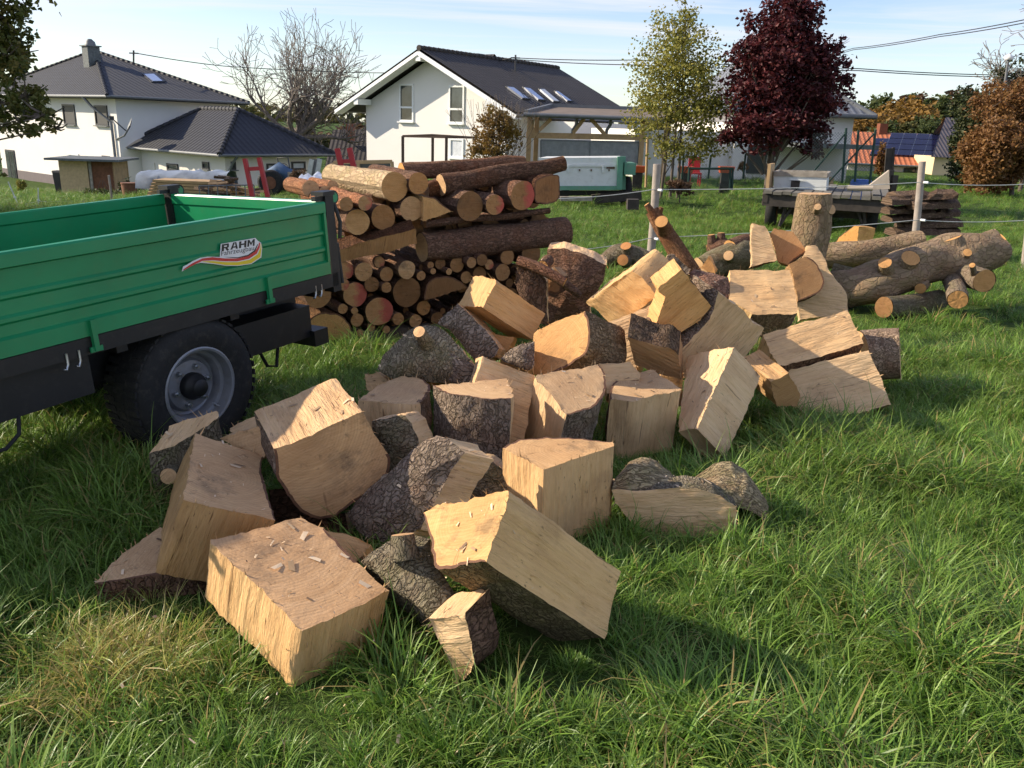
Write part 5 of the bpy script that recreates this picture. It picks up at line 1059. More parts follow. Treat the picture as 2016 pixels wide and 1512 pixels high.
# extension to the right, seen under the carport
mb = MB(); A_ = GL + gu * Wg + gbk * 2.2; wall_prism(mb, [(p[0], p[1]) for p in (A_ + gu * .002, A_ + gu * 2.4, A_ + gu * 2.4 + gbk * 8, A_ + gu * .002 + gbk * 8)], zb2, zel - .6); HB.part(mb, 'side_wing', M['render_white'])
# --- house behind the dark red tree
hu = np.array([.97, .24, 0]); hn = np.array([.24, -.97, 0]); hb_ = -hn
R0 = at(1672, 300, 37.0); R0[2] = 0; zbr = -0.3; zer = at(1672, 229, 37.0)[2]
HR = House('house', (R0[0], R0[1], zbr), 'white house with a curved grey slate roof behind the dark red tree')
foot = [R0, R0 + hb_ * 6.5, R0 + hb_ * 6.5 - hu * 5.4, R0 - hu * 5.4]; mb = MB(); wall_prism(mb, [(p[0], p[1]) for p in foot], zbr, zer); HR.part(mb, 'wall', M['render_white'])
mb = MB(); zlw = at(1350, 258, 37.5)[2]; wall_prism(mb, [(p[0], p[1]) for p in (R0 - hu * 5.402 + hb_ * .4, R0 - hu * 5.402 + hb_ * 6, R0 - hu * 9.6 + hb_ * 6, R0 - hu * 9.6 + hb_ * .4)], zbr, zlw); HR.part(mb, 'low_wing', M['render_white'])
ee = [R0 + hu * .6 + hn * .6, R0 + hu * .6 + hb_ * 7.1, R0 - hu * 6 + hb_ * 7.1, R0 - hu * 6 + hn * .6]; mb = MB(); cc = R0 - hu * 2.7 + hb_ * 3.2
L0 = [p + UP * zer for p in ee]; L1 = [cc + (p - cc) * .76 + UP * (zer + .6) for p in ee]; L2 = [cc + (p - cc) * .2 + UP * (zer + 2.5) for p in ee]
for a, b_ in ((L0, L1), (L1, L2)):
    for i in range(4): roof_face(mb, [a[i], a[(i + 1) % 4], b_[(i + 1) % 4], b_[i]])
mb.add(L2, [(0, 1, 2, 3)]); mb.add([p - UP * .08 for p in L0], [(3, 2, 1, 0)])
rr_ = HR.part(mb, 'roof', M['tile_slate'])
for i in (0, 1, 3): mb = MB(); mb.tube([L0[i] + UP * .02, L1[i] + UP * .02, L2[i] + UP * .02], .1, 8); HR.part(mb, 'hip_cap', M['gutter'], rr_)
gutter_run(HR, L0[0], L0[3], .09); gutter_run(HR, L0[0], L0[1], .09)
A_, B_ = on_plane(1474, 285, R0, hn), on_plane(1504, 342, R0, hn); c_ = (A_ + B_) / 2; mb = MB(); frame_box(mb, c_ + hn * .03, hu, hn, abs((B_ - A_) @ hu), A_[2] - B_[2], .1); HR.part(mb, 'door', M['anth'])
mb = MB(); wall_prism(mb, [(p[0], p[1]) for p in (R0 + hn * 2.6 - hu * .3, R0 + hn * .01 - hu * .3, R0 + hn * .01 - hu * 4.0, R0 + hn * 2.6 - hu * 4.0)], at(1640, 292, 35)[2], at(1640, 283, 35)[2]); HR.part(mb, 'porch_roof', M['slate_clad'])
# --- cottage with solar panels and shed
su = np.array([.985, -.17, 0]); sn = np.array([-.17, -.985, 0]); S1 = at(1718, 345, 52.0); S1[2] = 0
zf, zev, zrg = at(1770, 352, 52)[2] - 1.2, at(1770, 322, 52)[2], at(1770, 262, 55.5)[2]
HS = House('house', (S1[0], S1[1], zf), 'small white cottage with a red tiled roof and a field of solar panels')
Ls = 6.2; mb = MB(); foot = [S1 - su * 1.5, S1 + su * Ls, S1 + su * Ls - sn * 6, S1 - su * 1.5 - sn * 6]; wall_prism(mb, [(p[0], p[1]) for p in foot], zf, zev); HS.part(mb, 'wall', M['render_white'])
ea, eb = S1 - su * 1.8 + sn * .5 + UP * (zev - .1), S1 + su * Ls + sn * .5 + UP * (zev - .1); ra, rb = S1 - su * 1.8 - sn * 3.4 + UP * zrg, S1 + su * Ls - sn * 3.4 + UP * zrg
mb = MB(); roof_face(mb, [ea, eb, rb, ra]); roof_face(mb, [eb - sn * 8, ea - sn * 8, ra, rb]); mb.add([ea, ra, ea - sn * 8], [(0, 1, 2)]); mb.add([eb, eb - sn * 8, rb], [(0, 1, 2)]); rs = HS.part(mb, 'roof', M['tile_red']); nsr = nrm(ea, eb, rb)
M['solar'] = simple('solar_cells', (0.012, 0.014, 0.045), 0.15, var=0.2, scale=2); org = (1660, 0); kk = 3.781
rows = [(985, 1037), (1029, 1075), (1073, 1113), (1113, 1158)]; top0 = [(358,988),(455,990),(552,993),(650,997),(716,999)]; bot0 = [(298,1150),(400,1152),(498,1157),(597,1160),(664,1162)]
for rI in range(4):
    for cI in range(-1, 4):
        f0, f1 = rI / 4 + .012, (rI + 1) / 4 - .012
        def pt(ci, f): 
            if ci < 0: a, b_ = (top0[0][0] - 97, top0[0][1] - 2), (bot0[0][0] - 100, bot0[0][1] - 2)
            else: a, b_ = top0[ci], bot0[ci]
            return (org[0] + lerp(a[0], b_[0], f) / kk, org[1] + lerp(a[1], b_[1], f) / kk)
        def mixp(p, q, t_): return (lerp(p[0], q[0], t_), lerp(p[1], q[1], t_))
        if cI == -1 and rI == 0: continue
        P_ = [pt(cI, f0), pt(cI + 1, f0), pt(cI + 1, f1), pt(cI, f1)]; P_ = [mixp(P_[0], P_[1], .03), mixp(P_[0], P_[1], .97), mixp(P_[3], P_[2], .97), mixp(P_[3], P_[2], .03)]
        cx_, cy_ = sum(p[0] for p in P_) / 4, sum(p[1] for p in P_) / 4
        f_ = roof_quad(HS, [(cx_ + (x - cx_) * 1.05, cy_ + (y - cy_) * 1.06) for x, y in P_], ea, nsr, M['zinc'], 'solar_panel', .10, rs); roof_quad(HS, P_, ea, nsr, M['solar'], 'cells', .13, f_)
cq = at(1736, 258, 55.2); mb = MB(); mb.box((cq[0], cq[1], cq[2] - .3), (.5, .5, 1.5)); HS.part(mb, 'chimney', M['tile_red'], rs)
window(HS, (1780, 330), (1810, 347), S1, sn, su, 'anth'); gutter_run(HS, ea, eb, .06)
HK = House('shed', at(1860, 352, 49), 'narrow yellow shed with a steep corrugated roof beside the cottage', 'shed')
K0, K1 = at(1834, 345, 49.5), at(1882, 345, 49.5); zk0 = K0[2] - 1.2; ztop = at(1858, 308, 49.5)[2]; mb = MB(); wall_prism(mb, [(K0[0], K0[1]), (K1[0], K1[1]), (K1[0], K1[1] + 5), (K0[0], K0[1] + 5)], zk0, ztop); HK.part(mb, 'wall', M['render_yellow'])
a, b_ = at(1833, 309, 49.1), at(1885, 311, 49.1); d_, c_ = at(1862, 231, 53), at(1890, 233, 53); mb = MB(); roof_face(mb, [a, b_, c_, d_]); mb.add([a, d_, np.array([d_[0], d_[1], ztop]), np.array([a[0], a[1], ztop])], [(0, 1, 2, 3)]); roof_face(mb, [np.array([c_[0], 56, ztop]), np.array([d_[0], 56, ztop]), d_, c_]); HK.part(mb, 'roof', M['corrugated'])
# --- old barn roofs far behind, left of the gabled house
HO = House('house', at(690, 300, 62), 'old house with a mossy brown roof and a brick chimney far behind', 'house')
mb = MB(); q = [at(640, 330, 62), at(745, 330, 62), at(745, 255, 66), at(655, 255, 66)]; roof_face(mb, q); q2 = [np.array([p[0], 70, p[2]]) for p in q[:2]]; roof_face(mb, [q2[1], q2[0], q[3], q[2]]); mb.add([q[0], q[3], q2[0]], [(0, 1, 2)]); rO = HO.part(mb, 'roof', M['tile_brown'])
mb = MB(); a = at(640, 330, 62.2); wall_prism(mb, [(q[0][0] + .4, 62.6), (q[1][0] - .4, 62.6), (q[1][0] - .4, 69.4), (q[0][0] + .4, 69.4)], a[2] - 3, a[2] + .1); HO.part(mb, 'wall', M['render_yellow'])
pc = at(690, 262, 64); mb = MB(); mb.box((pc[0], pc[1], pc[2]), (.55, .55, 1.3)); HO.part(mb, 'chimney', simple('chimney_brick', (.33, .13, .08), .9, var=.2), rO)
# ------------------------------------------------------------------ trees and shrubs
def m_leaf(name, cols, trans=0.3):
    m, t, b = mat(name); rpi = N(t, 'ShaderNodeNewGeometry').outputs['Random Per Island']
    k = len(cols); c = ramp(t, rpi, [(i / max(1, k - 1), q) for i, q in enumerate(cols)])
    P = N(t, 'ShaderNodeNewGeometry').outputs['Position']; nz_ = noise_n(t, P, 0.9, 3.0)
    c = mixc_n(t, ramp(t, nz_, [(0.35, (0, 0, 0)), (0.7, (0.6, 0.6, 0.6))]), c, tuple(cols[-1]) + (1,))
    t.links.new(c, b.inputs['Base Color']); b.inputs['Roughness'].default_value = 0.55; b.inputs['Specular IOR Level'].default_value = 0.3
    tr = N(t, 'ShaderNodeBsdfTranslucent', ins={0: c}); mx = N(t, 'ShaderNodeMixShader', ins={0: trans, 1: b.outputs[0], 2: tr.outputs[0]})
    o = [n for n in t.nodes if n.type == 'OUTPUT_MATERIAL'][0]; t.links.new(mx.outputs[0], o.inputs[0]); return m
M['twig'] = simple('branch_bark', (0.11, 0.085, 0.065), 0.9, var=0.3, scale=8); M['twig_grey'] = simple('grey_branch_bark', (0.17, 0.14, 0.115), 0.9, var=0.3, scale=8)
LF = {'oak': m_leaf('oak_leaves', [(0.075, 0.095, 0.02), (0.12, 0.125, 0.03), (0.19, 0.14, 0.035), (0.09, 0.11, 0.024)]),
      'birch': m_leaf('yellow_green_leaves', [(0.17, 0.18, 0.03), (0.28, 0.26, 0.05), (0.40, 0.33, 0.08), (0.22, 0.22, 0.045)]),
      'red': m_leaf('dark_red_leaves', [(0.04, 0.009, 0.012), (0.075, 0.015, 0.019), (0.15, 0.028, 0.028), (0.055, 0.013, 0.015)], 0.25),
      'beech': m_leaf('brown_beech_leaves', [(0.13, 0.055, 0.02), (0.22, 0.10, 0.035), (0.30, 0.16, 0.05), (0.17, 0.085, 0.03)]),
      'thuja': m_leaf('dark_green_sprays', [(0.022, 0.035, 0.012), (0.04, 0.055, 0.018), (0.07, 0.07, 0.02), (0.032, 0.048, 0.014)], 0.15),
      'spruce': m_leaf('spruce_needles', [(0.012, 0.022, 0.012), (0.025, 0.036, 0.018), (0.018, 0.028, 0.014)], 0.1),
      'gold': m_leaf('golden_leaves', [(0.2, 0.105, 0.02), (0.27, 0.15, 0.028), (0.16, 0.10, 0.025), (0.22, 0.12, 0.022)]),
      'olive': m_leaf('olive_leaves', [(0.06, 0.07, 0.02), (0.10, 0.09, 0.025), (0.14, 0.11, 0.03), (0.075, 0.08, 0.022)]),
      'green': m_leaf('mid_green_leaves', [(0.045, 0.07, 0.02), (0.07, 0.095, 0.026), (0.09, 0.1, 0.03)]),
      'russet': m_leaf('russet_leaves', [(0.12, 0.065, 0.035), (0.17, 0.09, 0.045), (0.10, 0.07, 0.045)]),
      'bush': m_leaf('yellow_brown_leaves', [(0.14, 0.12, 0.025), (0.26, 0.16, 0.03), (0.3, 0.2, 0.045), (0.2, 0.1, 0.03)])}
def leaves(pts, size, rs, up=0.25, shape='diamond'):
    """pts (n,3) -> verts, faces of small folded leaf diamonds"""
    n = len(pts); g = np.random.RandomState(rs); d = g.normal(size=(n, 3)); d[:, 2] = d[:, 2] * 0.6 - up; d /= np.linalg.norm(d, axis=1)[:, None]
    s_ = g.normal(size=(n, 3)); s_ -= d * (s_ * d).sum(1)[:, None]; s_ /= np.linalg.norm(s_, axis=1)[:, None]; L_ = size * g.uniform(.6, 1.3, (n, 1)); W_ = L_ * .36
    up_ = np.cross(d, s_); v = np.stack([pts, pts + d * L_ * .45 + s_ * W_ + up_ * L_ * .12, pts + d * L_, pts + d * L_ * .45 - s_ * W_ + up_ * L_ * .12], 1).reshape(-1, 3)
    f = np.arange(n * 4).reshape(-1, 4); return v, f
def leaf_obj(name, pts, size, m, parent, rs, up=0.25):
    v, f = leaves(np.asarray(pts), size, rs, up); me = bpy.data.meshes.new(name); v = v - np.array(parent.location)
    me.from_pydata(v.tolist(), [], f.tolist()); me.materials.append(m); o = bpy.data.objects.new(name, me); COL.objects.link(o); o.parent = parent; tag(o, kind=None); return o
def grow(mb, p, d, L, r, depth, tips, g, spread=0.55, up=0.12, nb=(2, 3), sides=6, minr=0.004, taper=0.62, wig=0.12, keep=0.75):
    p = np.array(p, float); d = np.array(d, float); d /= np.linalg.norm(d); k = 4 if depth > 1 else 3; pts = [p]; rad = [r]
    for i in range(k):
        d = d + g.normal(size=3) * wig + np.array([0, 0, up * .25]); d /= np.linalg.norm(d); p = p + d * L / k; pts.append(p); rad.append(max(minr, r * (1 - (1 - taper) * (i + 1) / k)))
    mb.tube(pts, rad, max(3, sides), 0, caps=False)
    if depth <= 0: tips.append((p, d)); return
    n = g.randint(nb[0], nb[1] + 1)
    for j in range(n):
        a = d + g.normal(size=3) * spread + np.array([0, 0, up]); grow(mb, p, a, L * g.uniform(.68, .88), rad[-1] * keep, depth - 1, tips, g, spread, up, nb, sides - 1, minr, taper, wig, keep)
    if depth >= 2:
        for j in range(3):
            i = g.randint(1, k); a = d + g.normal(size=3) * spread * 1.5; grow(mb, pts[i], a, L * g.uniform(.55, .8), rad[i] * .5, depth - 2, tips, g, spread, up, nb, sides - 2, minr, taper, wig, keep)
    tips.append((p, d))
def gpt(px, Y, py=400):
    P = at(px, py, Y); return np.array([P[0], P[1], gz(P[0], P[1])])
# bare walnut behind the garage
g = np.random.RandomState(11); b0 = gpt(592, 58); tr = empty('tree', b0, 'large leafless tree with a wide rounded crown behind the garage roof', 'tree')
mb = MB(); tips = []; top = b0 + UP * 2.9; mb.tube([b0 - UP * .5, b0 + UP * 1.2, top], [.5, .42, .4], 10, 0, caps=False); place(mb, 'trunk', M['twig_grey'], tr); mb = MB()
for a in ((-1.25, .2, .55), (-.7, -.4, 1.0), (-.35, .3, 1.3), (.2, -.2, 1.35), (.65, .3, 1.1), (1.1, -.3, .8), (1.35, .2, .35), (-.1, .6, 1.2)): grow(mb, top - UP * g.uniform(0, 1), a, 2.45, .2, 5, tips, g, .42, .12, (2, 2), 6, .016, .66, .15, .74)
o = place(mb, 'branches', M['twig_grey'], tr)
# leafless tree at the right edge
b0 = gpt(2060, 38); tr = empty('tree', b0, 'leafless tree with fine drooping twigs above the hedge', 'tree'); mb = MB(); tips = []
mb.tube([b0, b0 + UP * 4], [.22, .17], 8, 0, caps=False); place(mb, 'trunk', M['twig_grey'], tr); mb = MB()
for a in ((-1, 0, .9), (-.5, .3, 1.3), (.3, 0, 1.3), (-.9, -.3, .5), (.8, .2, .8), (-1.2, .1, .25)): grow(mb, b0 + UP * g.uniform(3.4, 4), a, 1.35, .085, 5, tips, g, .55, .03, (2, 3), 5, .013, .66, .17, .74)
place(mb, 'branches', M['twig_grey'], tr)
def crown_tree(name, label, base, blobs, mat_, n, size, rs, trunk_r, trunk_m='twig', stems=None, group=None, cat='tree', shell=0.55, twigs=2, limb=.4):
    """blobs: (centre, radii) ellipsoids that fill the crown with leaves; limbs run from the stem to each"""
    g = np.random.RandomState(rs); root = empty(name, base, label, cat, group); mb = MB(); base = np.array(base); tot = sum(b_[1][0] * b_[1][1] * b_[1][2] for b_ in blobs); pts = []
    stems = stems or [base]
    for st in stems:
        tip = max(blobs, key=lambda b_: b_[0][2])[0]; h = tip[2] - st[2]
        mb.tube([st - UP * .2, st + UP * h * .3 + (np.array([tip[0], tip[1], st[2]]) - st) * .2, st + UP * h * .62 + (np.array([tip[0], tip[1], st[2]]) - st) * .6, np.array([tip[0], tip[1], st[2] + h * .92])], [trunk_r, trunk_r * .8, trunk_r * .5, trunk_r * .12], 8, 0, caps=False, jit=.1)
    lm = MB()
    for c, r_ in blobs:
        c = np.array(c); st = stems[g.randint(len(stems))]; a = np.array([st[0], st[1], st[2] + max(.5, (c[2] - st[2]) * .45)]) + (np.array([c[0], c[1], 0]) - np.array([st[0], st[1], 0])) * .15
        lm.tube([a, (a + c) / 2 + g.normal(size=3) * .08 * r_[0], c], [trunk_r * limb, trunk_r * limb * .6, trunk_r * limb * .25], 5, 0, caps=False)
        for q in range(twigs * 4):
            dd = g.normal(size=3); dd /= np.linalg.norm(dd); lm.tube([c, c + dd * np.array(r_) * .55, c + dd * np.array(r_) * .95 + UP * .05], [trunk_r * .1, trunk_r * .06, trunk_r * .03], 3, 0, caps=False)
        k = int(n * (r_[0] * r_[1] * r_[2]) / tot); ncl = max(4, k // 26); dd = g.normal(size=(ncl, 3)); dd /= np.linalg.norm(dd, axis=1)[:, None]; rad = g.uniform(0, 1, (ncl, 1)) ** shell
        cen = c + dd * rad * np.array(r_); q = cen[g.randint(ncl, size=k)] + g.normal(size=(k, 3)) * np.array(r_) * .13; pts.append(q)
    place(mb, 'trunk', M[trunk_m], root)
    if lm.f: place(lm, 'limbs', M[trunk_m], root)
    leaf_obj('crown', np.vstack(pts), size, mat_, root, rs); return root
def pb(px, py, Y, rx, rz, ry=None):
    """blob from the pixel of its centre, its distance and radii in pixels"""
    k = Y / FPX; return (at(px, py, Y), (rx * k, (ry if ry else rx) * k, rz * k))
oakb = [pb(10,35,16,55,45), pb(-5,120,16,65,55), pb(25,100,16.5,45,50), pb(50,190,15.5,50,40), pb(85,225,15.3,45,32), pb(15,205,16,60,45), pb(108,252,15.2,24,18), pb(-120,60,16,120,120), pb(-150,220,16.5,120,110), pb(-260,120,16,140,160), pb(-40,-60,16,110,90), pb(-10,330,16,18,22), pb(40,240,15.5,30,25)]
crown_tree('oak_tree', 'olive and brown oak branches hanging in beside the villa', gpt(-330, 17), oakb, LF['oak'], 26000, .115, 3, .28, limb=.12)
redb_ = [pb(1545,40,23,75,55), pb(1530,110,23,105,55), pb(1610,120,22.8,60,50), pb(1500,180,22.7,80,50), pb(1590,190,23,85,50), pb(1520,240,22.6,90,35), pb(1480,265,22.5,60,35), pb(1590,260,23,50,35), pb(1655,155,22.8,32,22), pb(1600,295,22.7,32,20), pb(1555,5,23,40,40), pb(1440,265,22.7,35,25)]
redb = [(c, tuple(x * .88 for x in r_)) for c, r_ in redb_]; g = np.random.RandomState(3)
for q in range(14): c, r_ = redb[g.randint(12)]; d_ = g.normal(size=3); d_ /= np.linalg.norm(d_); redb.append((c + d_ * np.array(r_) * .95, tuple(x * .32 for x in r_)))
crown_tree('maple_tree', 'dark red leaved tree with a dense broad crown behind the wagon', gpt(1507, 23), redb, LF['red'], 27000, .118, 5, .11, shell=.6)
bir_ = [pb(1345,70,24,55,50), pb(1320,130,24,60,55), pb(1370,150,24,65,55), pb(1300,200,24,50,45), pb(1350,225,24,65,45), pb(1400,210,24,50,45), pb(1285,250,24,35,28), pb(1340,290,24,55,30), pb(1395,280,24,45,35), pb(1355,35,24,30,28)]
bir = [(c + np.array([(c[0] - 4.9) * .14, 0, 0]), (r_[0] * 1.28, r_[1] * 1.2, r_[2] * 1.1)) for c, r_ in bir_]; bs = gpt(1318, 24); crown_tree('young_tree', 'slender yellow green tree with several stems by the wire fence', bs, bir, LF['birch'], 15000, .085, 6, .045, stems=[bs, bs + np.array([.25, .2, 0]), bs + np.array([-.25, .1, 0])], shell=.7)
bsh = gpt(975, 30); bu = [pb(960,265,30,38,45), pb(1000,262,30,32,42), pb(935,290,30,22,25), pb(985,232,30,38,25), pb(970,298,30,50,18)]
tb = crown_tree('shrub', 'yellow brown shrub with bare upright twigs before the gabled house', bsh, bu, LF['bush'], 4200, .10, 8, .03, cat='shrub', stems=[bsh, bsh + np.array([.3, 0, 0])], shell=.8)
g = np.random.RandomState(21); mb = MB(); tips = []
for k in range(26): a = np.array([g.uniform(-.75, .75), g.uniform(-.3, .3), 1.2]); grow(mb, bsh + np.array([g.uniform(-.5, .5), g.uniform(-.3, .3), .3]), a, 1.05, .016, 2, tips, g, .22, .15, (2, 2), 4, .005, .7, .06)
place(mb, 'twigs', M['twig'], tb)
# hedges on the right
def hedge(name, label, px0, px1, pytop, Y, rx, m_, n, size, rs, pybot=350, lump=1.0):
    g = np.random.RandomState(rs); b_ = gpt((px0 + px1) / 2, Y); bl = []; k = Y / FPX
    for i in range(12):
        x = g.uniform(px0 + rx * .6, px1 - rx * .4); y = g.uniform(pytop + rx * .7, pybot - rx * .5); bl.append(pb(x, y, Y + g.uniform(-.6, .6), rx * g.uniform(.8, 1.2), rx * g.uniform(.8, 1.2) * lump, rx * 1.3))
    return crown_tree(name, label, b_, bl, m_, n, size, rs, .09, cat='hedge' if 'hedge' in name else 'tree', shell=.4)
hedge('beech_hedge', 'tall brown autumn hedge at the right edge of the meadow', 1890, 2090, 235, 31, 42, LF['beech'], 22000, .13, 31, 362)
hedge('beech_tree', 'orange brown tree rising over the brown hedge', 1925, 2080, 150, 34, 40, LF['beech'], 9000, .13, 32, 260)
hedge('conifer_hedge', 'dark green conifers between the shed and the brown hedge', 1880, 1960, 190, 37, 30, LF['thuja'], 14000, .14, 33, 350, 1.3)
hedge('conifer_tree', 'dark green tree growing behind the brown hedge', 1960, 2090, 120, 38, 40, LF['thuja'], 10000, .15, 34, 260)
# spruce behind the villa
sb = gpt(76, 74); st = empty('spruce_tree', sb, 'slim dark spruce standing behind the villa roof', 'tree'); mb = MB(); zt = at(76, 72, 74)[2]; mb.tube([sb, (sb[0], sb[1], zt)], [.2, .03], 6, 0, caps=False); place(mb, 'trunk', M['twig'], st)
g = np.random.RandomState(4); pts = []
for q in range(2600):
    f_ = g.uniform(0, 1) ** .7; z = zt - f_ * 6.5; a = g.uniform(0, 2 * math.pi); rr_2 = (.08 + f_ * 1.25) * g.uniform(.4, 1) * (0.75 + .35 * math.sin(z * 7)); pts.append((sb[0] + math.cos(a) * rr_2, sb[1] + math.sin(a) * rr_2, z - rr_2 * .25))
leaf_obj('crown', pts, .42, LF['spruce'], st, 4, .3)
# wooded hill on the right and copses behind the houses
def wood_proto(rs, m_, n=2600):
    g = np.random.RandomState(rs); bl = []
    for i in range(7):
        a = g.uniform(0, 6.28); r_ = g.uniform(.5, 2.6); bl.append((np.array([math.cos(a) * r_, math.sin(a) * r_, g.uniform(4.2, 9.2)]), (g.uniform(1.8, 2.6),) * 2 + (g.uniform(1.5, 2.3),)))
    return crown_tree('woodland_tree', 'x', (0, 0, 0), bl, m_, n, .62, rs, .22, shell=.4, twigs=0, group='trees of the wood on the hill')
protos = {k: wood_proto(40 + i, LF[k]) for i, k in enumerate(('gold', 'olive', 'green', 'russet'))}; used = {k: False for k in protos}
adj = {'gold': 'golden', 'olive': 'olive green', 'green': 'mid green', 'russet': 'russet brown'}
def wood_tree(kind, px, pytop, Y, label, group='trees of the wood on the hill', w=1.0):
    P = at(px, pytop, Y); z0 = gz(P[0], P[1]) if Y < 100 else P[2] - 13 * Y / 130; h = P[2] - z0; t_ = protos[kind]
    if used[kind]: t_ = copy_tree(t_)
    used[kind] = True; t_['label'] = label; t_['category'] = 'tree'; t_['group'] = group
    t_.location = (P[0], P[1], z0); s_ = h / 11.2; t_.scale = (s_ * w, s_ * w, s_); t_.rotation_euler = (0, 0, rnd.uniform(0, 6.28))
hill = [('olive',1668,178,128),('green',1715,172,140),('gold',1700,210,105),('olive',1755,185,125),('gold',1792,178,120),('gold',1770,195,112),('russet',1818,170,150),('green',1835,172,146),('gold',1815,200,112),('olive',1862,178,126),('green',1855,215,104),('olive',1898,170,130),('russet',1920,160,150),('green',1930,176,118),('gold',1950,188,112),('olive',1978,172,124),('green',1735,225,100),('olive',1790,225,98),('green',1835,232,96),('olive',1690,232,108),('gold',1738,205,110),('olive',1880,228,96),('green',1640,205,118),('olive',1610,210,125),('green',2010,170,120),('olive',2050,165,120),('gold',2090,175,118)]
for i, (k, x, y, Y) in enumerate(hill): wood_tree(k, x, y, Y, '%s tree in the autumn wood beyond the cottage' % adj[k], w=1.15)
cop = [('russet',475,236,85),('russet',510,246,80),('gold',528,262,76),('russet',640,244,100),('olive',665,238,110),('russet',690,228,120),('olive',705,232,100),('russet',560,245,90),('olive',620,250,84),('russet',735,240,110),('russet',455,230,95)]
for k, x, y, Y in cop: wood_tree(k, x, y, Y, '%s tree in the copse behind the leafless walnut' % adj[k], 'trees of the copse behind the garage', 1.3)
for k in protos:
    if not used[k]: pass
# far tree line on the horizon
g = np.random.RandomState(9); pts = []
for q in range(9000):
    x = g.uniform(-600, 500); y = 480 + g.uniform(-25, 25); hgt = 9 + 6 * mnoise.noise(Vector((x * .02, 0, 3))) + 3 * mnoise.noise(Vector((x * .09, 0, 5))); pts.append((x, y, gz(x, y) + g.uniform(0, 1) * max(2, hgt)))
fo = empty('far_wood', (0, 480, 0)); fo.location = (0, 0, 0); fw = leaf_obj('far_wood', pts, 4.5, LF['olive'], fo, 9); fw.parent = None; bpy.data.objects.remove(fo); tag(fw, 'distant strip of woodland along the horizon', 'wood', kind='stuff')
# low garden shrubs
def shrub(label, px, py, Y, rx, rz, m_, n, size, rs, group=None):
    b_ = gpt(px, Y); return crown_tree('shrub', label, b_, [pb(px - rx * .4, py, Y, rx * .6, rz), pb(px + rx * .4, py + rz * .2, Y, rx * .6, rz * .85), pb(px, py - rz * .2, Y, rx * .6, rz * .9)], m_, n, size, rs, .02, cat='shrub', group=group, shell=.5)
shrub('small yellow green bush by the villa door', 42, 366, 36, 9, 14, LF['birch'], 500, .10, 51)
shrub('dark green bramble thicket beside the plank hut', 205, 388, 27, 40, 16, LF['green'], 2600, .10, 52)
shrub('dark leafy clump in front of the rusty bin', 255, 375, 28, 25, 22, LF['thuja'], 1600, .09, 53)
shrub('heap of dry brown brushwood at the foot of the slender tree', 1338, 368, 22, 32, 14, LF['russet'], 1500, .06, 54)
shrub('dry brown hedge clippings behind the stack', 590, 352, 22, 30, 16, LF['russet'], 1600, .06, 55)
shrub('rust coloured potted shrub by the terrace', 1463, 327, 33, 9, 10, LF['beech'], 500, .07, 56)
shrub('brown leaved creeper on the dark gate', 1735, 318, 27, 10, 30, LF['beech'], 900, .09, 57)
# ------------------------------------------------------------------ things in the yards
M['timber'] = simple('planed_timber', (0.42, 0.27, 0.13), 0.75, var=0.2, scale=5); M['timber_old'] = simple('weathered_timber', (0.30, 0.26, 0.21), 0.9, var=0.3, scale=8, bump=.2)
M['timber_dark'] = simple('dark_timber', (0.05, 0.04, 0.033), 0.9, var=0.4, scale=6); M['felt'] = simple('roof_felt', (0.17, 0.13, 0.10), 0.9, var=0.2, scale=2)
M['pale_green'] = simple('faded_green_paint', (0.10, 0.26, 0.17), 0.6, var=0.15, scale=4, dirt=((.2, .2, .15), .4)); M['off_white'] = simple('off_white_paint', (0.62, 0.63, 0.60), 0.6, var=0.06, scale=3, dirt=((.35, .33, .28), .4))
M['red_steel'] = simple('red_steel', (0.38, 0.02, 0.025), 0.5, var=0.15, scale=8); M['fence_green'] = simple('green_fence_steel', (0.008, 0.035, 0.025), 0.6); M['rust'] = simple('rusty_steel', (0.17, 0.07, 0.035), 0.9, var=0.3, scale=9)
M['brown_steel'] = simple('brown_steel', (0.10, 0.055, 0.035), 0.6); M['blue_plastic'] = simple('blue_plastic', (0.02, 0.08, 0.32), 0.45, var=0.1); M['orange'] = simple('orange_plastic', (0.62, 0.10, 0.03), 0.5)
M['red_plastic'] = simple('red_plastic', (0.65, 0.02, 0.03), 0.5); M['tarp'] = simple('grey_tarpaulin', (0.22, 0.25, 0.29), 0.4, var=0.35, scale=2.5, bump=.5, bscale=5); M['silver_tarp'] = simple('silver_sheet', (0.55, 0.57, 0.62), 0.3, metal=.3, var=.3, scale=4, bump=.6, bscale=7)
M['concrete'] = simple('pale_concrete', (0.42, 0.35, 0.28), 0.9, var=.1); M['osb'] = simple('particle_board', (0.52, 0.37, 0.20), 0.85, var=.15, scale=12); M['rope'] = simple('fence_rope', (0.62, 0.6, 0.55), 0.8); M['wire'] = simple('black_cable', (0.03, 0.03, 0.033), 0.6)
M['post_wood'] = simple('grey_fence_wood', (0.33, 0.275, 0.235), 0.9, var=.2, scale=7, bump=.4, bscale=22)
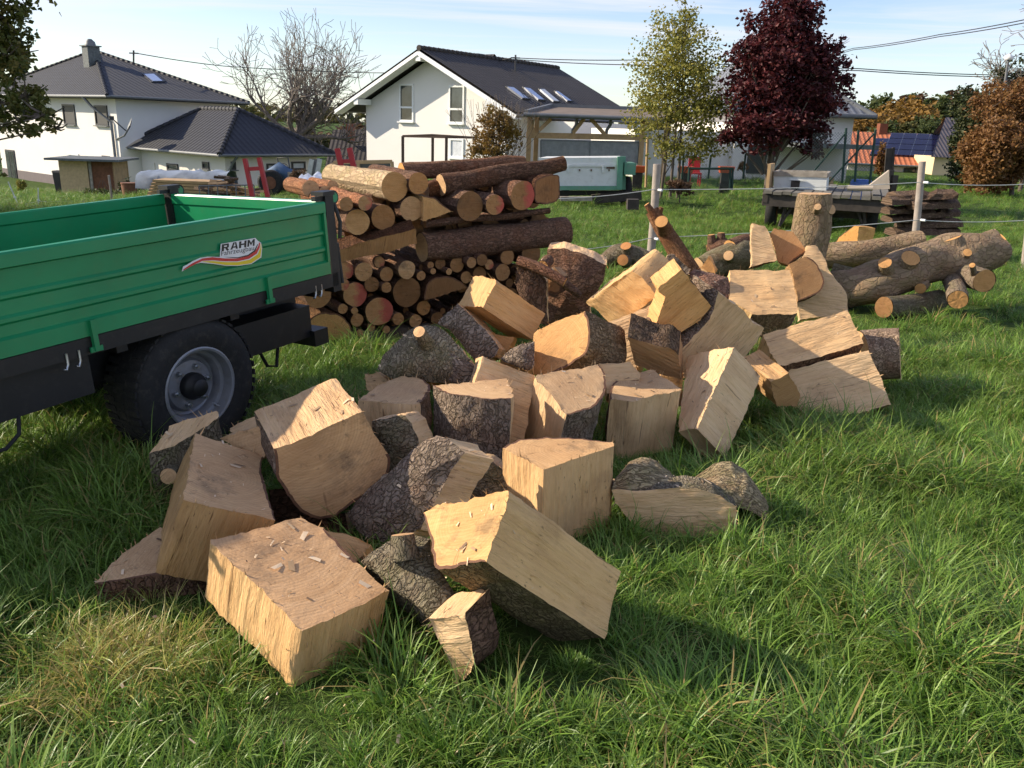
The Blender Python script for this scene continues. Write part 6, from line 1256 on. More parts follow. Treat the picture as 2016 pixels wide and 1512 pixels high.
def m_mesh(name, col, sx, sy, th, diamond=False):
    m, t, b = mat(name); uv = uvs_of(t); s_ = N(t, 'ShaderNodeSeparateXYZ', ins={0: uv}); u, v = s_.outputs[0], s_.outputs[1]
    if diamond: u, v = math_n(t, 'ADD', u, v), math_n(t, 'SUBTRACT', u, v)
    def ln(x, s): return math_n(t, 'LESS_THAN', math_n(t, 'ABSOLUTE', math_n(t, 'SUBTRACT', math_n(t, 'FRACT', math_n(t, 'DIVIDE', x, s)), .5)), th)
    f = math_n(t, 'MAXIMUM', ln(u, sx), ln(v, sy)); b.inputs['Base Color'].default_value = (*col, 1); b.inputs['Roughness'].default_value = .5; b.inputs['Metallic'].default_value = .3
    tr = N(t, 'ShaderNodeBsdfTransparent'); mx = N(t, 'ShaderNodeMixShader', ins={0: f, 1: tr.outputs[0], 2: b.outputs[0]}); o = [n for n in t.nodes if n.type == 'OUTPUT_MATERIAL'][0]; t.links.new(mx.outputs[0], o.inputs[0]); return m
M['chain'] = m_mesh('chain_link', (0.10, 0.14, 0.12), .07, .07, .05, True); M['grid'] = m_mesh('welded_mesh', (0.30, 0.33, 0.34), .05, .05, .07)
def thing(name, loc, label, cat, parts, group=None):
    r = empty(name, loc, label, cat, group)
    for nm, mb, m in parts: place(mb, nm, M[m] if isinstance(m, str) else m, r)
    return r
def mbx(*boxes):
    mb = MB()
    for c, d in boxes: mb.box(c, d)
    return mb
def bars(*bs):
    mb = MB()
    for a, b_, w, *h in bs: mb.bar(a, b_, w, h[0] if h else None)
    return mb
def sheet(pts, th=None):
    mb = MB(); P = [np.array(p, float) for p in pts]; u = P[1] - P[0]; u /= np.linalg.norm(u); v = P[-1] - P[0]; v = v - u * (v @ u); v /= np.linalg.norm(v); mb.add(P, [tuple(range(len(P)))], 0, [((p - P[0]) @ u, (p - P[0]) @ v) for p in P]); return mb
# carport beside the gabled house
Yc = 31.0; e0, e1 = at(1036, 224, Yc), at(1330, 231, Yc); e0[2] = e1[2] = at(1140, 226, Yc)[2]; dpt = np.array([1.0, 3.6, .32]); cz = e0[2]
cp = empty('carport', (e0[0], e0[1], gz(e0[0], e0[1])), 'timber carport with a shallow felt roof and grey gutters', 'carport')
mb = MB(); q = [e0, e1, e1 + dpt, e0 + dpt]; mb.add(q + [p - UP * .14 for p in q], [(0, 1, 2, 3), (7, 6, 5, 4), (1, 0, 4, 5), (2, 1, 5, 6), (3, 2, 6, 7), (0, 3, 7, 4)]); place(mb, 'roof', M['felt'], cp)
mb = MB(); mb.bar(e0 + dpt + UP * .05, e1 + dpt + UP * .05, .12, .14); mb.bar(e0 + UP * .04, e0 + dpt + UP * .06, .14, .12); place(mb, 'roof_edge', M['gutter'], cp)
mb = MB(); mb.tube([e0 - np.array([.1, .06, .06]), e1 - np.array([0, .06, .06])], .075, 8); place(mb, 'gutter', M['gutter'], cp)
def yl(px, py): return at(px, py, Yc + .5)
for x in (1043, 1058, 1267, 1315):
    a = yl(x, 232); mb = MB(); mb.bar((a[0], a[1] + (.7 if x == 1058 else 0), cz - .1), (a[0], a[1] + (.7 if x == 1058 else 0), gz(a[0], a[1]) - .1), .17); place(mb, 'post', M['timber'], cp)
for p, q in (((1062, 256), (1085, 234)), ((1192, 266), (1163, 234)), ((1128, 262), (1150, 234)), ((1050, 262), (1046, 236))): mb = MB(); mb.bar(yl(*p), yl(*q), .13); place(mb, 'brace', M['timber'], cp)
mb = MB(); mb.bar(yl(1036, 266), yl(1262, 271), .14, .2); place(mb, 'rail', M['timber'], cp)
for x, x2 in ((1136, 1130), (1203, 1201)): a = yl(x, 228); mb = MB(); mb.tube([a, a - UP * .3, a - UP * .5 + np.array([-.12, 0, 0]), a - UP * .75 + np.array([-.14, 0, 0])], .06, 8); place(mb, 'downpipe', M['gutter'], cp)
cg = [yl(1065, 276), yl(1258, 280), yl(1256, 322), yl(1065, 322)]; wm = thing('wire_cage', (cg[3][0], cg[3][1], gz(cg[3][0], cg[3][1])), 'wire mesh cage filled with grey sheeting under the carport', 'cage', [('mesh', sheet([p - np.array([0, .06, 0]) for p in cg]), 'grid'), ('sheeting', sheet(cg), simple('grey_sheeting', (.30, .30, .30), .8, var=.25, scale=5)), ('frame', bars((cg[0], cg[1], .06), (cg[1], cg[2], .06), (cg[0], cg[3], .06), ((cg[0] + cg[1]) / 2, (cg[2] + cg[3]) / 2, .05)), 'gutter')])
# pale trailer with green frame
Yt = 21.0
def tl(px, py, dy=0.0): return at(px, py, Yt + dy)
a0, a1, a2, a3 = tl(1060, 311), tl(1215, 310), tl(1214, 366), tl(1060, 367); dv = np.array([.25, 1.5, 0]); gr = gz(a2[0], a2[1])
pt_ = empty('farm_trailer', (a2[0], a2[1], gr), 'off white trailer box in a faded green frame behind the log stack', 'trailer')
mb = MB(); q = [a0, a1, a2, a3]; mb.add(q + [p + dv for p in q], [(0, 1, 2, 3), (7, 6, 5, 4), (1, 0, 4, 5), (2, 1, 5, 6)]); place(mb, 'box_body', M['off_white'], pt_)
mb = MB(); mb.bar(tl(1058, 326, -.02), tl(1212, 326, -.02), .03, .05); place(mb, 'ridge', M['off_white'], pt_)
for x in (1119, 1187): mb = MB(); mb.bar(tl(x, 325, -.03), tl(x, 340, -.03), .05); place(mb, 'rib', M['off_white'], pt_)
for x in (1141, 1164, 1199): mb = MB(); mb.bar(tl(x, 333, -.02), tl(x, 337, -.02), .03); place(mb, 'hook', M['brown_steel'], pt_)
mb = MB(); mb.box((lerp(tl(1194, 326), tl(1210, 332), .5)) - np.array([0, .01, 0]), (.2, .02, .08)); place(mb, 'plate', M['brown_steel'], pt_)
mb = MB(); mb.bar(tl(1060, 370), tl(1222, 370), .1, .1); place(mb, 'sill_beam', M['pale_green'], pt_)
mb = MB(); mb.bar(tl(1221, 308, -.02), tl(1219, 373, -.02), .13, .13); mb.bar(tl(1226, 308, .3), tl(1226, 373, .3), .13, .13); place(mb, 'corner_post', M['pale_green'], pt_)
mb = MB(); c_ = tl(1236, 331, .5); mb.box(c_, (.28, .9, .28)); place(mb, 'tool_box', M['pale_green'], pt_)
mb = MB(); mb.bar(tl(1060, 380, .5), tl(1225, 380, .5), .12, .12); place(mb, 'chassis', M['black_paint'], pt_)
def simple_wheel(root, c, ax, r, w, rimc='rust'):
    c, ax = np.array(c), np.array(ax, float); ax /= np.linalg.norm(ax); mb = MB(); mb.tube([c - ax * w / 2, c - ax * w * .42, c + ax * w * .42, c + ax * w / 2], [r * .86, r, r, r * .86], 24, 0); o = place(mb, 'wheel', M['rubber'], root)
    mb = MB(); mb.tube([c - ax * (w / 2 + .012), c + ax * (w / 2 + .012)], r * .5, 18); rm = mb.build('rim', M[rimc], o, tuple(root.location)); rm.location = (0, 0, 0); return o
simple_wheel(pt_, np.array([tl(1232, 360, .8)[0], Yt + .8, gr + .33]), (1, .1, 0), .33, .22); simple_wheel(pt_, np.array([tl(1110, 360, .8)[0], Yt + .8, gr + .33]), (1, .1, 0), .33, .22)
o = bars((tl(1103, 391, -.4), tl(1165, 391, -.4), .16, .1)).build('beam', M['timber_old']); tag(o, 'pale squared beam lying under the off white trailer', 'beam')
o = bars((tl(1165, 392, .2), tl(1262, 384, .2), .2, .22)).build('beam', M['timber_dark']); tag(o, 'dark beam lying beside the off white trailer', 'beam')
o = bars((tl(1246, 392, -2), tl(1245, 412, -2), .25, .25)).build('stump', M['timber_dark']); tag(o, 'dark stump at the fence near the off white trailer', 'stump')
# brown steel frame before the gabled house
Yf = 36.0; P = [at(x, y, Yf + d) for x, y, d in ((793, 268, 0), (852, 266, 1.2), (879, 270, -.4), (935, 271, .8))]
fr0 = empty('steel_frame', (P[0][0], P[0][1], gz(P[0][0], P[0][1])), 'open frame of brown steel posts in front of the gabled house', 'frame')
for p in P[:3]: mb = MB(); mb.bar(p, (p[0], p[1], gz(p[0], p[1])), .11); place(mb, 'post', M['brown_steel'], fr0)
for a, b_ in ((0, 1), (1, 3), (0, 2), (2, 3)): mb = MB(); mb.bar(P[a], P[b_], .07, .09); place(mb, 'rail', M['brown_steel'], fr0)
M['plank_grey'] = simple('mossy_grey_plank', (0.15, 0.135, 0.11), 0.9, var=0.35, scale=5)
# flat wagon under the red tree
Yw = 16.6; w0, w1 = at(1502, 386, Yw), at(1757, 384, Yw - .85); zt_ = (w0[2] + w1[2]) / 2; w0[2] = w1[2] = zt_; wd = (w1 - w0) / np.linalg.norm(w1 - w0); wbk = np.array([-wd[1], wd[0], 0]); gw = gz(w0[0], w0[1])
wg = empty('wagon', (w0[0], w0[1], gw), 'old flat farm wagon with a plank deck and dark undercarriage', 'wagon')
LW = np.linalg.norm(w1 - w0); npl = 13
for i in range(npl): c_ = w0 + wd * LW * (i + .5) / npl + wbk * 1.9 + UP * rnd.uniform(-.012, .012); mb = MB(); frame_box(mb, c_, wd, wbk, LW / npl - .018, .06, 3.9); place(mb, 'plank', M['plank_grey'], wg)
mb = MB()
for k in (.02, .98): mb.bar(w0 + wd * LW * k - UP * .12, w0 + wd * LW * k + wbk * 3.8 - UP * .12, .1, .16)
place(mb, 'side_beam', M['timber_dark'], wg); mb = MB(); mb.bar(w0 + wbk * .06 - UP * .15, w1 + wbk * .06 - UP * .15, .1, .22); place(mb, 'end_beam', M['timber_dark'], wg)
mb = MB(); mb.bar(w0 + wd * LW * .2 + wbk * .5 - UP * .28, w0 + wd * LW * .8 + wbk * .5 - UP * .28, .16, .12); mb.bar(w0 + wd * LW * .5 + wbk * .5 - UP * .3, w0 + wd * LW * .5 + wbk * 3.4 - UP * .3, .3, .16); place(mb, 'chassis', M['timber_dark'], wg)
for k in (.06, .88):
    for b_ in (.7, 3.1):
        c_ = w0 + wd * LW * k + wbk * b_; simple_wheel(wg, (c_[0], c_[1], gw + .34), wd, .34, .2)
for b_ in (.7, 3.1): c_ = w0 + wbk * b_; mb = MB(); mb.bar((c_ + wd * LW * .06)[:2].tolist() + [gw + .34], (c_ + wd * LW * .88)[:2].tolist() + [gw + .34], .09); place(mb, 'axle', M['timber_dark'], wg)
for k, s_ in ((.2, 1), (.8, -1)):
    c_ = w0 + wd * LW * k + wbk * .2; mb = MB(); mb.bar(c_ - UP * .15, np.array([c_[0] - .1 * s_, c_[1], gw + .1]), .05); mb.bar(c_ - UP * .15 + wd * .15 * s_, np.array([c_[0] - .1 * s_, c_[1], gw + .1]), .04); place(mb, 'support_leg', M['timber_dark'], wg)
mb = MB(); mb.bar(w1 + wbk * .4 - UP * .3, w1 + wbk * .4 + UP * .42, .1); mb.bar(w1 + wbk * 3.4 - UP * .3, w1 + wbk * 3.4 + UP * .42, .1); place(mb, 'stake', M['timber_dark'], wg)
def wl(px, py, d): return on_plane(px, py, w0 + wbk * d, wbk)
bq = [wl(1524, 345, 1.0), wl(1628, 348, 1.0), wl(1626, 376, 1.0), wl(1522, 376, 1.0)]; bb = wbk * 1.1
bx_ = empty('crate', bq[3], 'grey white wooden box with a hatch standing on the flat wagon', 'crate')
mb = MB(); z0 = zt_ + .035; q = [np.array([p[0], p[1], z0 if i > 1 else p[2]]) for i, p in enumerate(bq)]; mb.add(q + [p + bb for p in q], [(0, 1, 2, 3), (7, 6, 5, 4), (2, 1, 5, 6), (0, 3, 7, 4), (3, 2, 6, 7)]); place(mb, 'box_body', M['off_white'], bx_)
mb = MB(); mb.bar(q[0] + UP * .03, q[1] + UP * .03, .05, .09); mb.bar(q[0] + bb + UP * .03, q[1] + bb + UP * .03, .05, .09); mb.bar(q[0] + UP * .03, q[0] + bb + UP * .03, .05, .09); mb.bar(q[1] + UP * .03, q[1] + bb + UP * .03, .05, .09); place(mb, 'rim', M['timber_old'], bx_)
hc = wl(1565, 368, .98); mb = MB(); mb.box((hc[0], hc[1], z0 + .09), (.17, .03, .15)); place(mb, 'hatch', M['timber_dark'], bx_); mb = MB(); frame_box(mb, (hc[0], hc[1] - .03, z0 + .185), wd, wbk, .26, .03, .05); place(mb, 'hatch_hood', M['off_white'], bx_)
a_, b_ = wl(1519, 322, .9), wl(1514, 374, .9); mb = MB(); mb.bar(b_, a_, .06, .8, up=wbk); o = mb.build('board', M['timber']); tag(o, 'pinkish bare board leaning upright against the crate on the wagon', 'board')
tq = [wl(1700, 374, .1), wl(1750, 336, .1), wl(1752, 372, .1)]; tq = [np.array([p[0], p[1], max(p[2], zt_ + .034)]) for p in tq]; mb = MB(); mb.add(tq + [p + wbk * .5 for p in tq], [(0, 2, 1), (3, 4, 5), (0, 1, 4, 3), (1, 2, 5, 4), (2, 0, 3, 5)]); o = mb.build('wedge', M['concrete']); tag(o, 'pale three cornered wedge resting on the wagon deck', 'wedge')
a_, b_ = wl(1668, 373, .0), wl(1718, 374, .0); mb = MB(); mb.tube([a_ + UP * .03, b_ + UP * .03], .05, 10); o = mb.build('roll', M['concrete']); tag(o, 'pale roll lying at the edge of the wagon deck', 'roll')
# heap of bark slabs by the right fence post
for i, (x0, x1, y, th) in enumerate([(1752,1876,462,.09),(1770,1884,448,.09),(1745,1850,436,.08),(1800,1880,428,.09),(1742,1830,420,.08),(1790,1880,411,.10),(1745,1868,402,.10),(1755,1872,393,.10)]):
    a_, b_ = at(x0, y, 13.3 + rnd.uniform(-.2, .2)), at(x1, y - 4, 13.5 + rnd.uniform(-.2, .3)); root = empty('slab', a_, 'dark bark edged slab in the pile beside the right fence post' if i != 7 else 'rounded bark slab on top of the pile beside the right fence post', 'slab', 'bark slabs piled by the fence')
    d_ = b_ - a_; mb = MB(); npt = 8; w_ = rnd.uniform(.35, .5); vs = []
    for k in range(npt + 1):
        for j, (wy, hz) in enumerate(((-.5, 0), (-.42, .6), (0, 1.0), (.42, .7), (.5, 0), (0, -.1))):
            p = a_ + d_ * k / npt + np.array([0, wy * w_ * (1 + .2 * mnoise.noise(Vector((k * .7, i, j)))), hz * th * 1.3 * (1 + .5 * mnoise.noise(Vector((k * .9, j, i * 3))))]); vs.append(p)
    mb.add(vs, [(k * 6 + j, k * 6 + (j + 1) % 6, (k + 1) * 6 + (j + 1) % 6, (k + 1) * 6 + j) for k in range(npt) for j in range(6)] + [tuple(range(6))[::-1], tuple(range(npt * 6, npt * 6 + 6))], 0, [(v[0], v[2]) for v in vs]); o = place(mb, 'bark', M['bark'], root); o.color = (.55, .48, .43, 1)
# pasture fence: posts and rope
posts = {}
for k, (xb, yb, xt, yt, Y, r_, lb) in {'a': (1281, 500, 1294, 323, 11.6, .056, 'round grey fence post behind the crooked rusty branch'), 'b': (1803, 482, 1816, 318, 12.2, .05, 'round grey fence post beside the pile of bark slabs'), 'c': (2028, 480, 2036, 330, 12.6, .05, 'round grey fence post at the end of the rope fence')}.items():
    b_ = at(xb, yb, Y); b_[2] = gz(b_[0], b_[1]) - .1; t_ = at(xt, yt, Y); mid_ = (b_ + t_) / 2 + np.array([.01, 0, 0]); mb = MB(); mb.tube([b_, mid_, t_], [r_ * 1.05, r_, r_ * .97], 14, 0, jit=.08); o = thing('fence_post', b_, lb, 'fence post', [('post', mb, 'post_wood')], 'pasture fence posts'); posts[k] = o
    for yy in ((374, 470) if k == 'a' else (359, 433)): p = at(xb + (xt - xb) * (yb - yy) / (yb - yt) + 6, yy, Y - .06); mb = MB(); mb.tube([p, p + np.array([.04, -.05, 0])], .018, 8); place(mb, 'insulator', M['decal_white'], o)
def rope(label, pts, r_=.006, m_='rope', name='fence_rope', cat='rope', sag=0.03, group=None):
    P = [at(*p) for p in pts]; Q = []
    for i in range(len(P) - 1):
        for k in range(8): f_ = k / 8; Q.append(P[i] * (1 - f_) + P[i + 1] * f_ - UP * sag * 4 * f_ * (1 - f_))
    Q.append(P[-1]); mb = MB(); mb.tube(Q, r_, 5, 0, caps=False); o = mb.build(name, M[m_]); tag(o, label, cat, group); return o
rope('upper white rope of the pasture fence', [(1060,392,11.0),(1287,373,11.55),(1810,359,12.15),(2030,362,12.55)]); rope('lower white rope of the pasture fence', [(1100,495,11.0),(1283,468,11.55),(1806,433,12.15),(2030,433,12.55)])
# chain link enclosure
def clink(label, pts, Y, posts_, braces, group='chain link fence panels'):
    q = [at(x, y, Y) for x, y in pts]; root = empty('chain_link_fence', (q[3][0], q[3][1], q[3][2]), label, 'fence', group); place(sheet([q[3], q[2], q[1], q[0]]), 'mesh', M['chain'], root)
    for (x0, y0, x1, y1) in posts_: a_, b_ = at(x0, y0, Y), at(x1, y1, Y); mb = MB(); mb.tube([a_, b_], .03, 8); place(mb, 'post', M['fence_green'], root)
    for (x0, y0, x1, y1) in braces: a_, b_ = at(x0, y0, Y), at(x1, y1, Y); mb = MB(); mb.tube([a_, b_], .02, 6); place(mb, 'brace', M['fence_green'], root)
clink('tall green chain link fence with diagonal braces behind the wagon', [(1600,262),(1724,258),(1716,362),(1598,365)], 20.5, [(1666,252,1658,360), (1690,256,1683,358), (1724,255,1712,362)], [(1665,262,1600,340), (1722,262,1625,365)])
clink('chain link fence in front of the white house by the red tree', [(1345,296),(1600,270),(1598,365),(1345,352)], 24.5, [(1526,280,1518,358), (1346,300,1343,352), (1400,305,1394,352), (1468,303,1463,352)], [])
clink('low mesh gate between grey posts on the lawn', [(1358,332),(1443,332),(1441,372),(1357,370)], 23.0, [(1357,330,1355,372), (1438,330,1437,374), (1443,330,1441,374), (1357,332,1443,332)], [])
bq = at(1697, 352, 22); bq[2] = gz(bq[0], bq[1]); mb = MB(); mb.tube([bq, bq + UP * .1, bq + UP * .7, bq + UP * .78, bq + UP * .8], [.2, .26, .27, .24, .2], 18); mb.tube([bq + UP * .25, bq + UP * .29], .275, 18); mb.tube([bq + UP * .52, bq + UP * .56], .275, 18); thing('barrel', bq, 'blue plastic barrel behind the chain link fence', 'barrel', [('drum', mb, 'blue_plastic')])
pq = at(1617, 352, 23); z_ = gz(pq[0], pq[1]); pl = empty('pallet_stack', (pq[0], pq[1], z_), 'stack of wooden pallets leaning together behind the chain link fence', 'pallets')
for i in range(9): mb = MB(); mb.box((pq[0], pq[1], z_ + .05 + i * .085), (.52, .5, .022)); mb.box((pq[0] - .2, pq[1], z_ + .09 + i * .085), (.08, .48, .058)); mb.box((pq[0] + .2, pq[1], z_ + .09 + i * .085), (.08, .48, .058)); place(mb, 'pallet', M['timber'], pl)
cb = at(1368, 338, 30); cb[2] = gz(cb[0], cb[1]); mb = MB(); mb.box(cb + UP * .45, (.42, .4, .05)); thing('garden_chair', cb, 'bright red garden chair on the terrace lawn', 'chair', [('seat', mb, 'red_plastic'), ('backrest', mbx((cb + np.array([0, .2, .72]), (.42, .04, .55))), 'red_plastic'), *[('leg', mbx((cb + np.array([x, y, .21]), (.04, .04, .43))), 'red_plastic') for x in (-.18, .18) for y in (-.17, .17)]])
for x, y, lb in ((1256, 333, 'orange flower box with plants beside the off white trailer'), (1350, 334, 'orange flower box left of the red garden chair'), (1430, 334, 'orange flower box near the blue pot')):
    p = at(x, y, 27); z_ = gz(p[0], p[1]); mb = MB(); mb.add([p + np.array(v) for v in ((-.2, -.1, -.1), (.2, -.1, -.1), (.24, -.14, .1), (-.24, -.14, .1), (-.2, .1, -.1), (.2, .1, -.1), (.24, .14, .1), (-.24, .14, .1))], [(0, 1, 2, 3), (5, 4, 7, 6), (1, 5, 6, 2), (4, 0, 3, 7), (4, 5, 1, 0), (3, 2, 6, 7)]); thing('flower_box', p, lb, 'flower box', [('box_body', mb, 'orange'), ('stand', mbx(((p[0], p[1], (z_ + p[2] - .1) / 2), (.3, .14, max(.05, p[2] - .1 - z_)))), 'timber_dark')], 'flower boxes')
dg = at(1736, 340, 26); z_ = gz(dg[0], dg[1]); thing('gate', (dg[0], dg[1], z_), 'dark narrow gate beside the chain link enclosure', 'gate', [('leaf', bars((at(1752, 292, 26), at(1746, 362, 26), .22, .05)), 'timber_dark'), ('post', bars((at(1759, 290, 26), at(1755, 364, 26), .07)), 'timber_dark')])
# red stake frames behind the green trailer
for (xa, ya, xb, yb, xc, yc, xd, yd, yr, lb) in ((482,312,497,386,510,310,527,386,333,'red steel stake frame standing beyond the tailgate of the green trailer'), (664,292,682,372,688,291,706,370,314,'red steel stake frame standing behind the birch log')):
    Y = 11.5; a_, b_, c_, d_ = at(xa, ya, Y), at(xb, yb, Y), at(xc, yc, Y), at(xd, yd, Y); bz = gz(b_[0], b_[1])
    def ext(t0, t1): d2 = t1 - t0; return t0 + d2 * ((bz - t0[2]) / d2[2])
    b_, d_ = ext(a_, b_), ext(c_, d_); f1, f2 = lerp(a_, b_, (yr - ya) / 75 * .4), lerp(c_, d_, (yr - ya) / 75 * .4)
    root = empty('stake_frame', b_, lb, 'stake frame', 'red stake frames')
    for p, q in ((a_, b_), (c_, d_)): mb = MB(); mb.bar(p, q, .05, .07); place(mb, 'stake', M['red_steel'], root)
    mb = MB(); mb.bar(f1, f2, .04, .05); place(mb, 'rung', M['red_steel'], root); mb = MB(); mb.bar(lerp(a_, b_, .9), lerp(c_, d_, .9), .05, .05); place(mb, 'rung', M['red_steel'], root)
# small tractor with a blue cover
tq = at(545, 365, 25); z_ = gz(tq[0], tq[1]); tz = lambda px, py: at(px, py, 25)
tr = empty('tractor', (tq[0], tq[1], z_), 'small tractor with a roll bar and a blue cover thrown over its seat', 'tractor')
mb = MB(); mb.bar(tz(570, 350), tz(610, 352), .4, .35); place(mb, 'bonnet', M['timber_old'], tr); mb = MB(); c_ = tz(550, 342); mb.tube([c_ + np.array([-.25, 0, -.3]), c_ + np.array([-.22, 0, 0]), c_ + np.array([0, 0, .12]), c_ + np.array([.22, 0, 0]), c_ + np.array([.3, 0, -.22])], [.14, .2, .22, .2, .12], 10, jit=.3); place(mb, 'cover', simple('blue_cover', (.06, .11, .2), .7, var=.3, scale=5, bump=.5, bscale=9), tr)
mb = MB(); mb.tube([tz(552, 345), tz(546, 311), tz(567, 310), tz(571, 338)], .022, 6); place(mb, 'roll_bar', M['anth'], tr); mb = MB(); c_ = tz(557, 330); mb.tube([c_ + np.array([math.cos(a) * .14, math.sin(a) * .08, math.sin(a) * .11]) for a in np.linspace(0, 6.28, 14)], .014, 5); place(mb, 'steering_wheel', M['anth'], tr)
for x, d, r_ in ((543, -.5, .36), (543, .5, .36), (600, -.35, .24), (600, .35, .24)): p = tz(x, 360); simple_wheel(tr, (p[0], p[1] + d, z_ + r_), (0, 1, 0), r_, .2)
mb = MB(); c_ = tz(566, 336); mb.box(c_, (.13, .1, .1)); place(mb, 'lamp', M['red_plastic'], tr)
# glazed timber frame, loading ramps, silver sheet
Yz = 15.0; q = [at(x, y, Yz) for x, y in ((657, 320), (772, 318), (775, 372), (661, 372))]; gf_ = empty('glazed_frame', q[3], 'orange timber frame with old window panes behind the stack', 'frame')
for a_, b_ in ((0, 1), (1, 2), (2, 3), (3, 0)): mb = MB(); mb.bar(q[a_], q[b_], .05, .06); place(mb, 'rail', M['timber'], gf_)
mb = MB(); mb.bar(lerp(q[0], q[1], .42), lerp(q[3], q[2], .42), .05, .06); place(mb, 'rail', M['timber'], gf_)
for f0, f1 in ((.03, .4), (.45, .97)): place(sheet([lerp(q[3], q[2], f0) + UP * .03, lerp(q[3], q[2], f1) + UP * .03, lerp(q[0], q[1], f1) - UP * .03, lerp(q[0], q[1], f0) - UP * .03]), 'pane', M['glass'], gf_)
Yr = 18.0; q0, q1 = at(608, 348, Yr), at(614, 314, Yr); q2_, q3_ = at(624, 348, Yr), at(630, 313, Yr); thing('loading_ramp', q0, 'silver loading ramp propped upright near the garage', 'ramp', [('side_rail', bars((q0, q1, .03, .1)), 'zinc'), ('side_rail', bars((q2_, q3_, .03, .1)), 'zinc'), ('tread_plate', sheet([q0 + np.array([0, .03, 0]), q2_ + np.array([0, .03, 0]), q3_ + np.array([0, .03, 0]), q1 + np.array([0, .03, 0])]), 'gutter')])
def tarp_heap(label, px0, px1, ytop, ybot, Y, m_, rs, name='tarpaulin', dep=1.0):
    a_, b_ = at(px0, ytop, Y), at(px1, ytop, Y); zb_ = at(px0, ybot, Y)[2]; n = 16; m2 = 7; vs = []
    for i in range(n + 1):
        for j in range(m2 + 1):
            f_ = i / n; t_ = j / m2; ang = math.pi * t_; p = a_ * (1 - f_) + b_ * f_; h = (p[2] - zb_)
            q = np.array([p[0], p[1] - math.cos(ang) * dep * .5, zb_ + h * math.sin(ang) ** .5]); q += np.array([0, .12, .1]) * mnoise.noise(Vector((f_ * 9 + rs, t_ * 5, rs))) * (1 if 0 < j < m2 else 0); vs.append(q)
    mb = MB(); mb.add(vs, [(i * (m2 + 1) + j, (i + 1) * (m2 + 1) + j, (i + 1) * (m2 + 1) + j + 1, i * (m2 + 1) + j + 1) for i in range(n) for j in range(m2)], 0, None, True); o = mb.build(name, M[m_]); tag(o, label, 'tarpaulin'); return o
tarp_heap('grey tarpaulin draped over stacked planks by the garage', 280, 455, 336, 368, 22, 'tarp', 2); tarp_heap('crumpled silver sheet behind the log stack', 598, 662, 346, 364, 14, 'silver_tarp', 5, 'silver_sheet')
a_ = at(330, 378, 21.3); z_ = gz(a_[0], a_[1]); ps = empty('plank_stack', (a_[0], a_[1], z_), 'stack of brown planks under the grey tarpaulin', 'planks')
for i in range(6): mb = MB(); p, q_ = at(300 + i * 3, 372, 21.2), at(455 - i * 5, 372, 21.2); p[2] = q_[2] = at(330, 385 - i * 6, 21.2)[2]; mb.bar(p, q_, .8, .06); place(mb, 'plank', M['timber'], ps)
# crate of firewood
Yk = 15.0; q = [at(x, y, Yk) for x, y in ((392, 366), (500, 364), (502, 388), (393, 388))]; kz = gz(q[2][0], q[2][1]); fc = empty('wire_crate', (q[3][0], q[3][1], kz), 'wire crate of split firewood behind the green trailer', 'crate')
for a_, b_ in ((0, 1), (2, 3)): mb = MB(); mb.tube([q[a_], q[b_]], .012, 6); place(mb, 'rail', M['gutter'], fc)
for k in range(7): p, q_ = lerp(q[0], q[1], k / 6), lerp(q[3], q[2], k / 6); mb = MB(); mb.tube([p, np.array([q_[0], q_[1], kz])], .010, 5); place(mb, 'bar', M['gutter'], fc)
g = np.random.RandomState(77)
for i in range(46):
    x = g.uniform(398, 500); y = 388 - g.uniform(0, 1) * max(6, 44 - abs(x - 450) * .6); p = at(x, y, Yk + g.uniform(.15, .6)); a = g.uniform(-.6, .6); L_ = g.uniform(.12, .2); d_ = np.array([math.cos(a), g.uniform(-.5, .5), math.sin(a) * .35]); r_ = g.uniform(.025, .04); u_ = np.cross(d_, UP); u_ /= np.linalg.norm(u_); w_ = np.cross(u_, d_); mb = MB(); tri = [u_ * r_, -u_ * r_ * .8 + w_ * r_ * .3, w_ * r_ * 1.3 * (1 if g.rand() > .4 else -1)]
    vs = [p + s_ * d_ * L_ + t_ for s_ in (-1, 1) for t_ in tri]; mb.add(vs, [(0, 2, 1), (3, 4, 5), (0, 1, 4, 3), (1, 2, 5, 4), (2, 0, 3, 5)], 0, [(v[0], v[2]) for v in vs]); o = mb.build('firewood_stick', M['split'] if g.rand() > .45 else M['bark']); o.color = (.75, .68, .6, 1) if g.rand() > .4 else (1.1, 1, .9, 1); tag(o, 'split firewood stick in the wire crate behind the green trailer', 'firewood', 'sticks in the wire crate')
# plank hut, bins and plastic fence poles before the villa
Yh_ = 33.0; q0, q1 = at(124, 380, Yh_), at(172, 380, Yh_); zt0 = at(130, 316, Yh_)[2]; zg = min(gz(q0[0], q0[1]), q0[2]); du = np.array([1.0, .12, 0]); du /= np.linalg.norm(du); db = np.array([-.12, 1, 0]); hw = 2.05
ht = empty('hut', (q0[0], q0[1], zg), 'small plank hut with a flat grey roof in front of the villa', 'hut'); O_ = np.array([q0[0], q0[1], 0])
for nm, c_, d_, m_ in (('front_panel', O_ + du * .5, (1.05, .05), 'osb'), ('door_post', O_ + du * 1.12, (.1, .1), 'timber_old'), ('side_panel', O_ + du * 1.55 + db * .02, (.8, .04), 'rust'), ('side_panel', O_ + db * .8, (.05, 1.6), 'timber'), ('side_panel', O_ + du * 1.95 + db * .8, (.05, 1.6), 'timber'), ('back_panel', O_ + du * 1. + db * 1.6, (2., .05), 'timber')):
    mb = MB(); frame_box(mb, (c_[0], c_[1], (zg + zt0) / 2), du, db, d_[0], zt0 - zg, d_[1]); place(mb, nm, M[m_], ht)
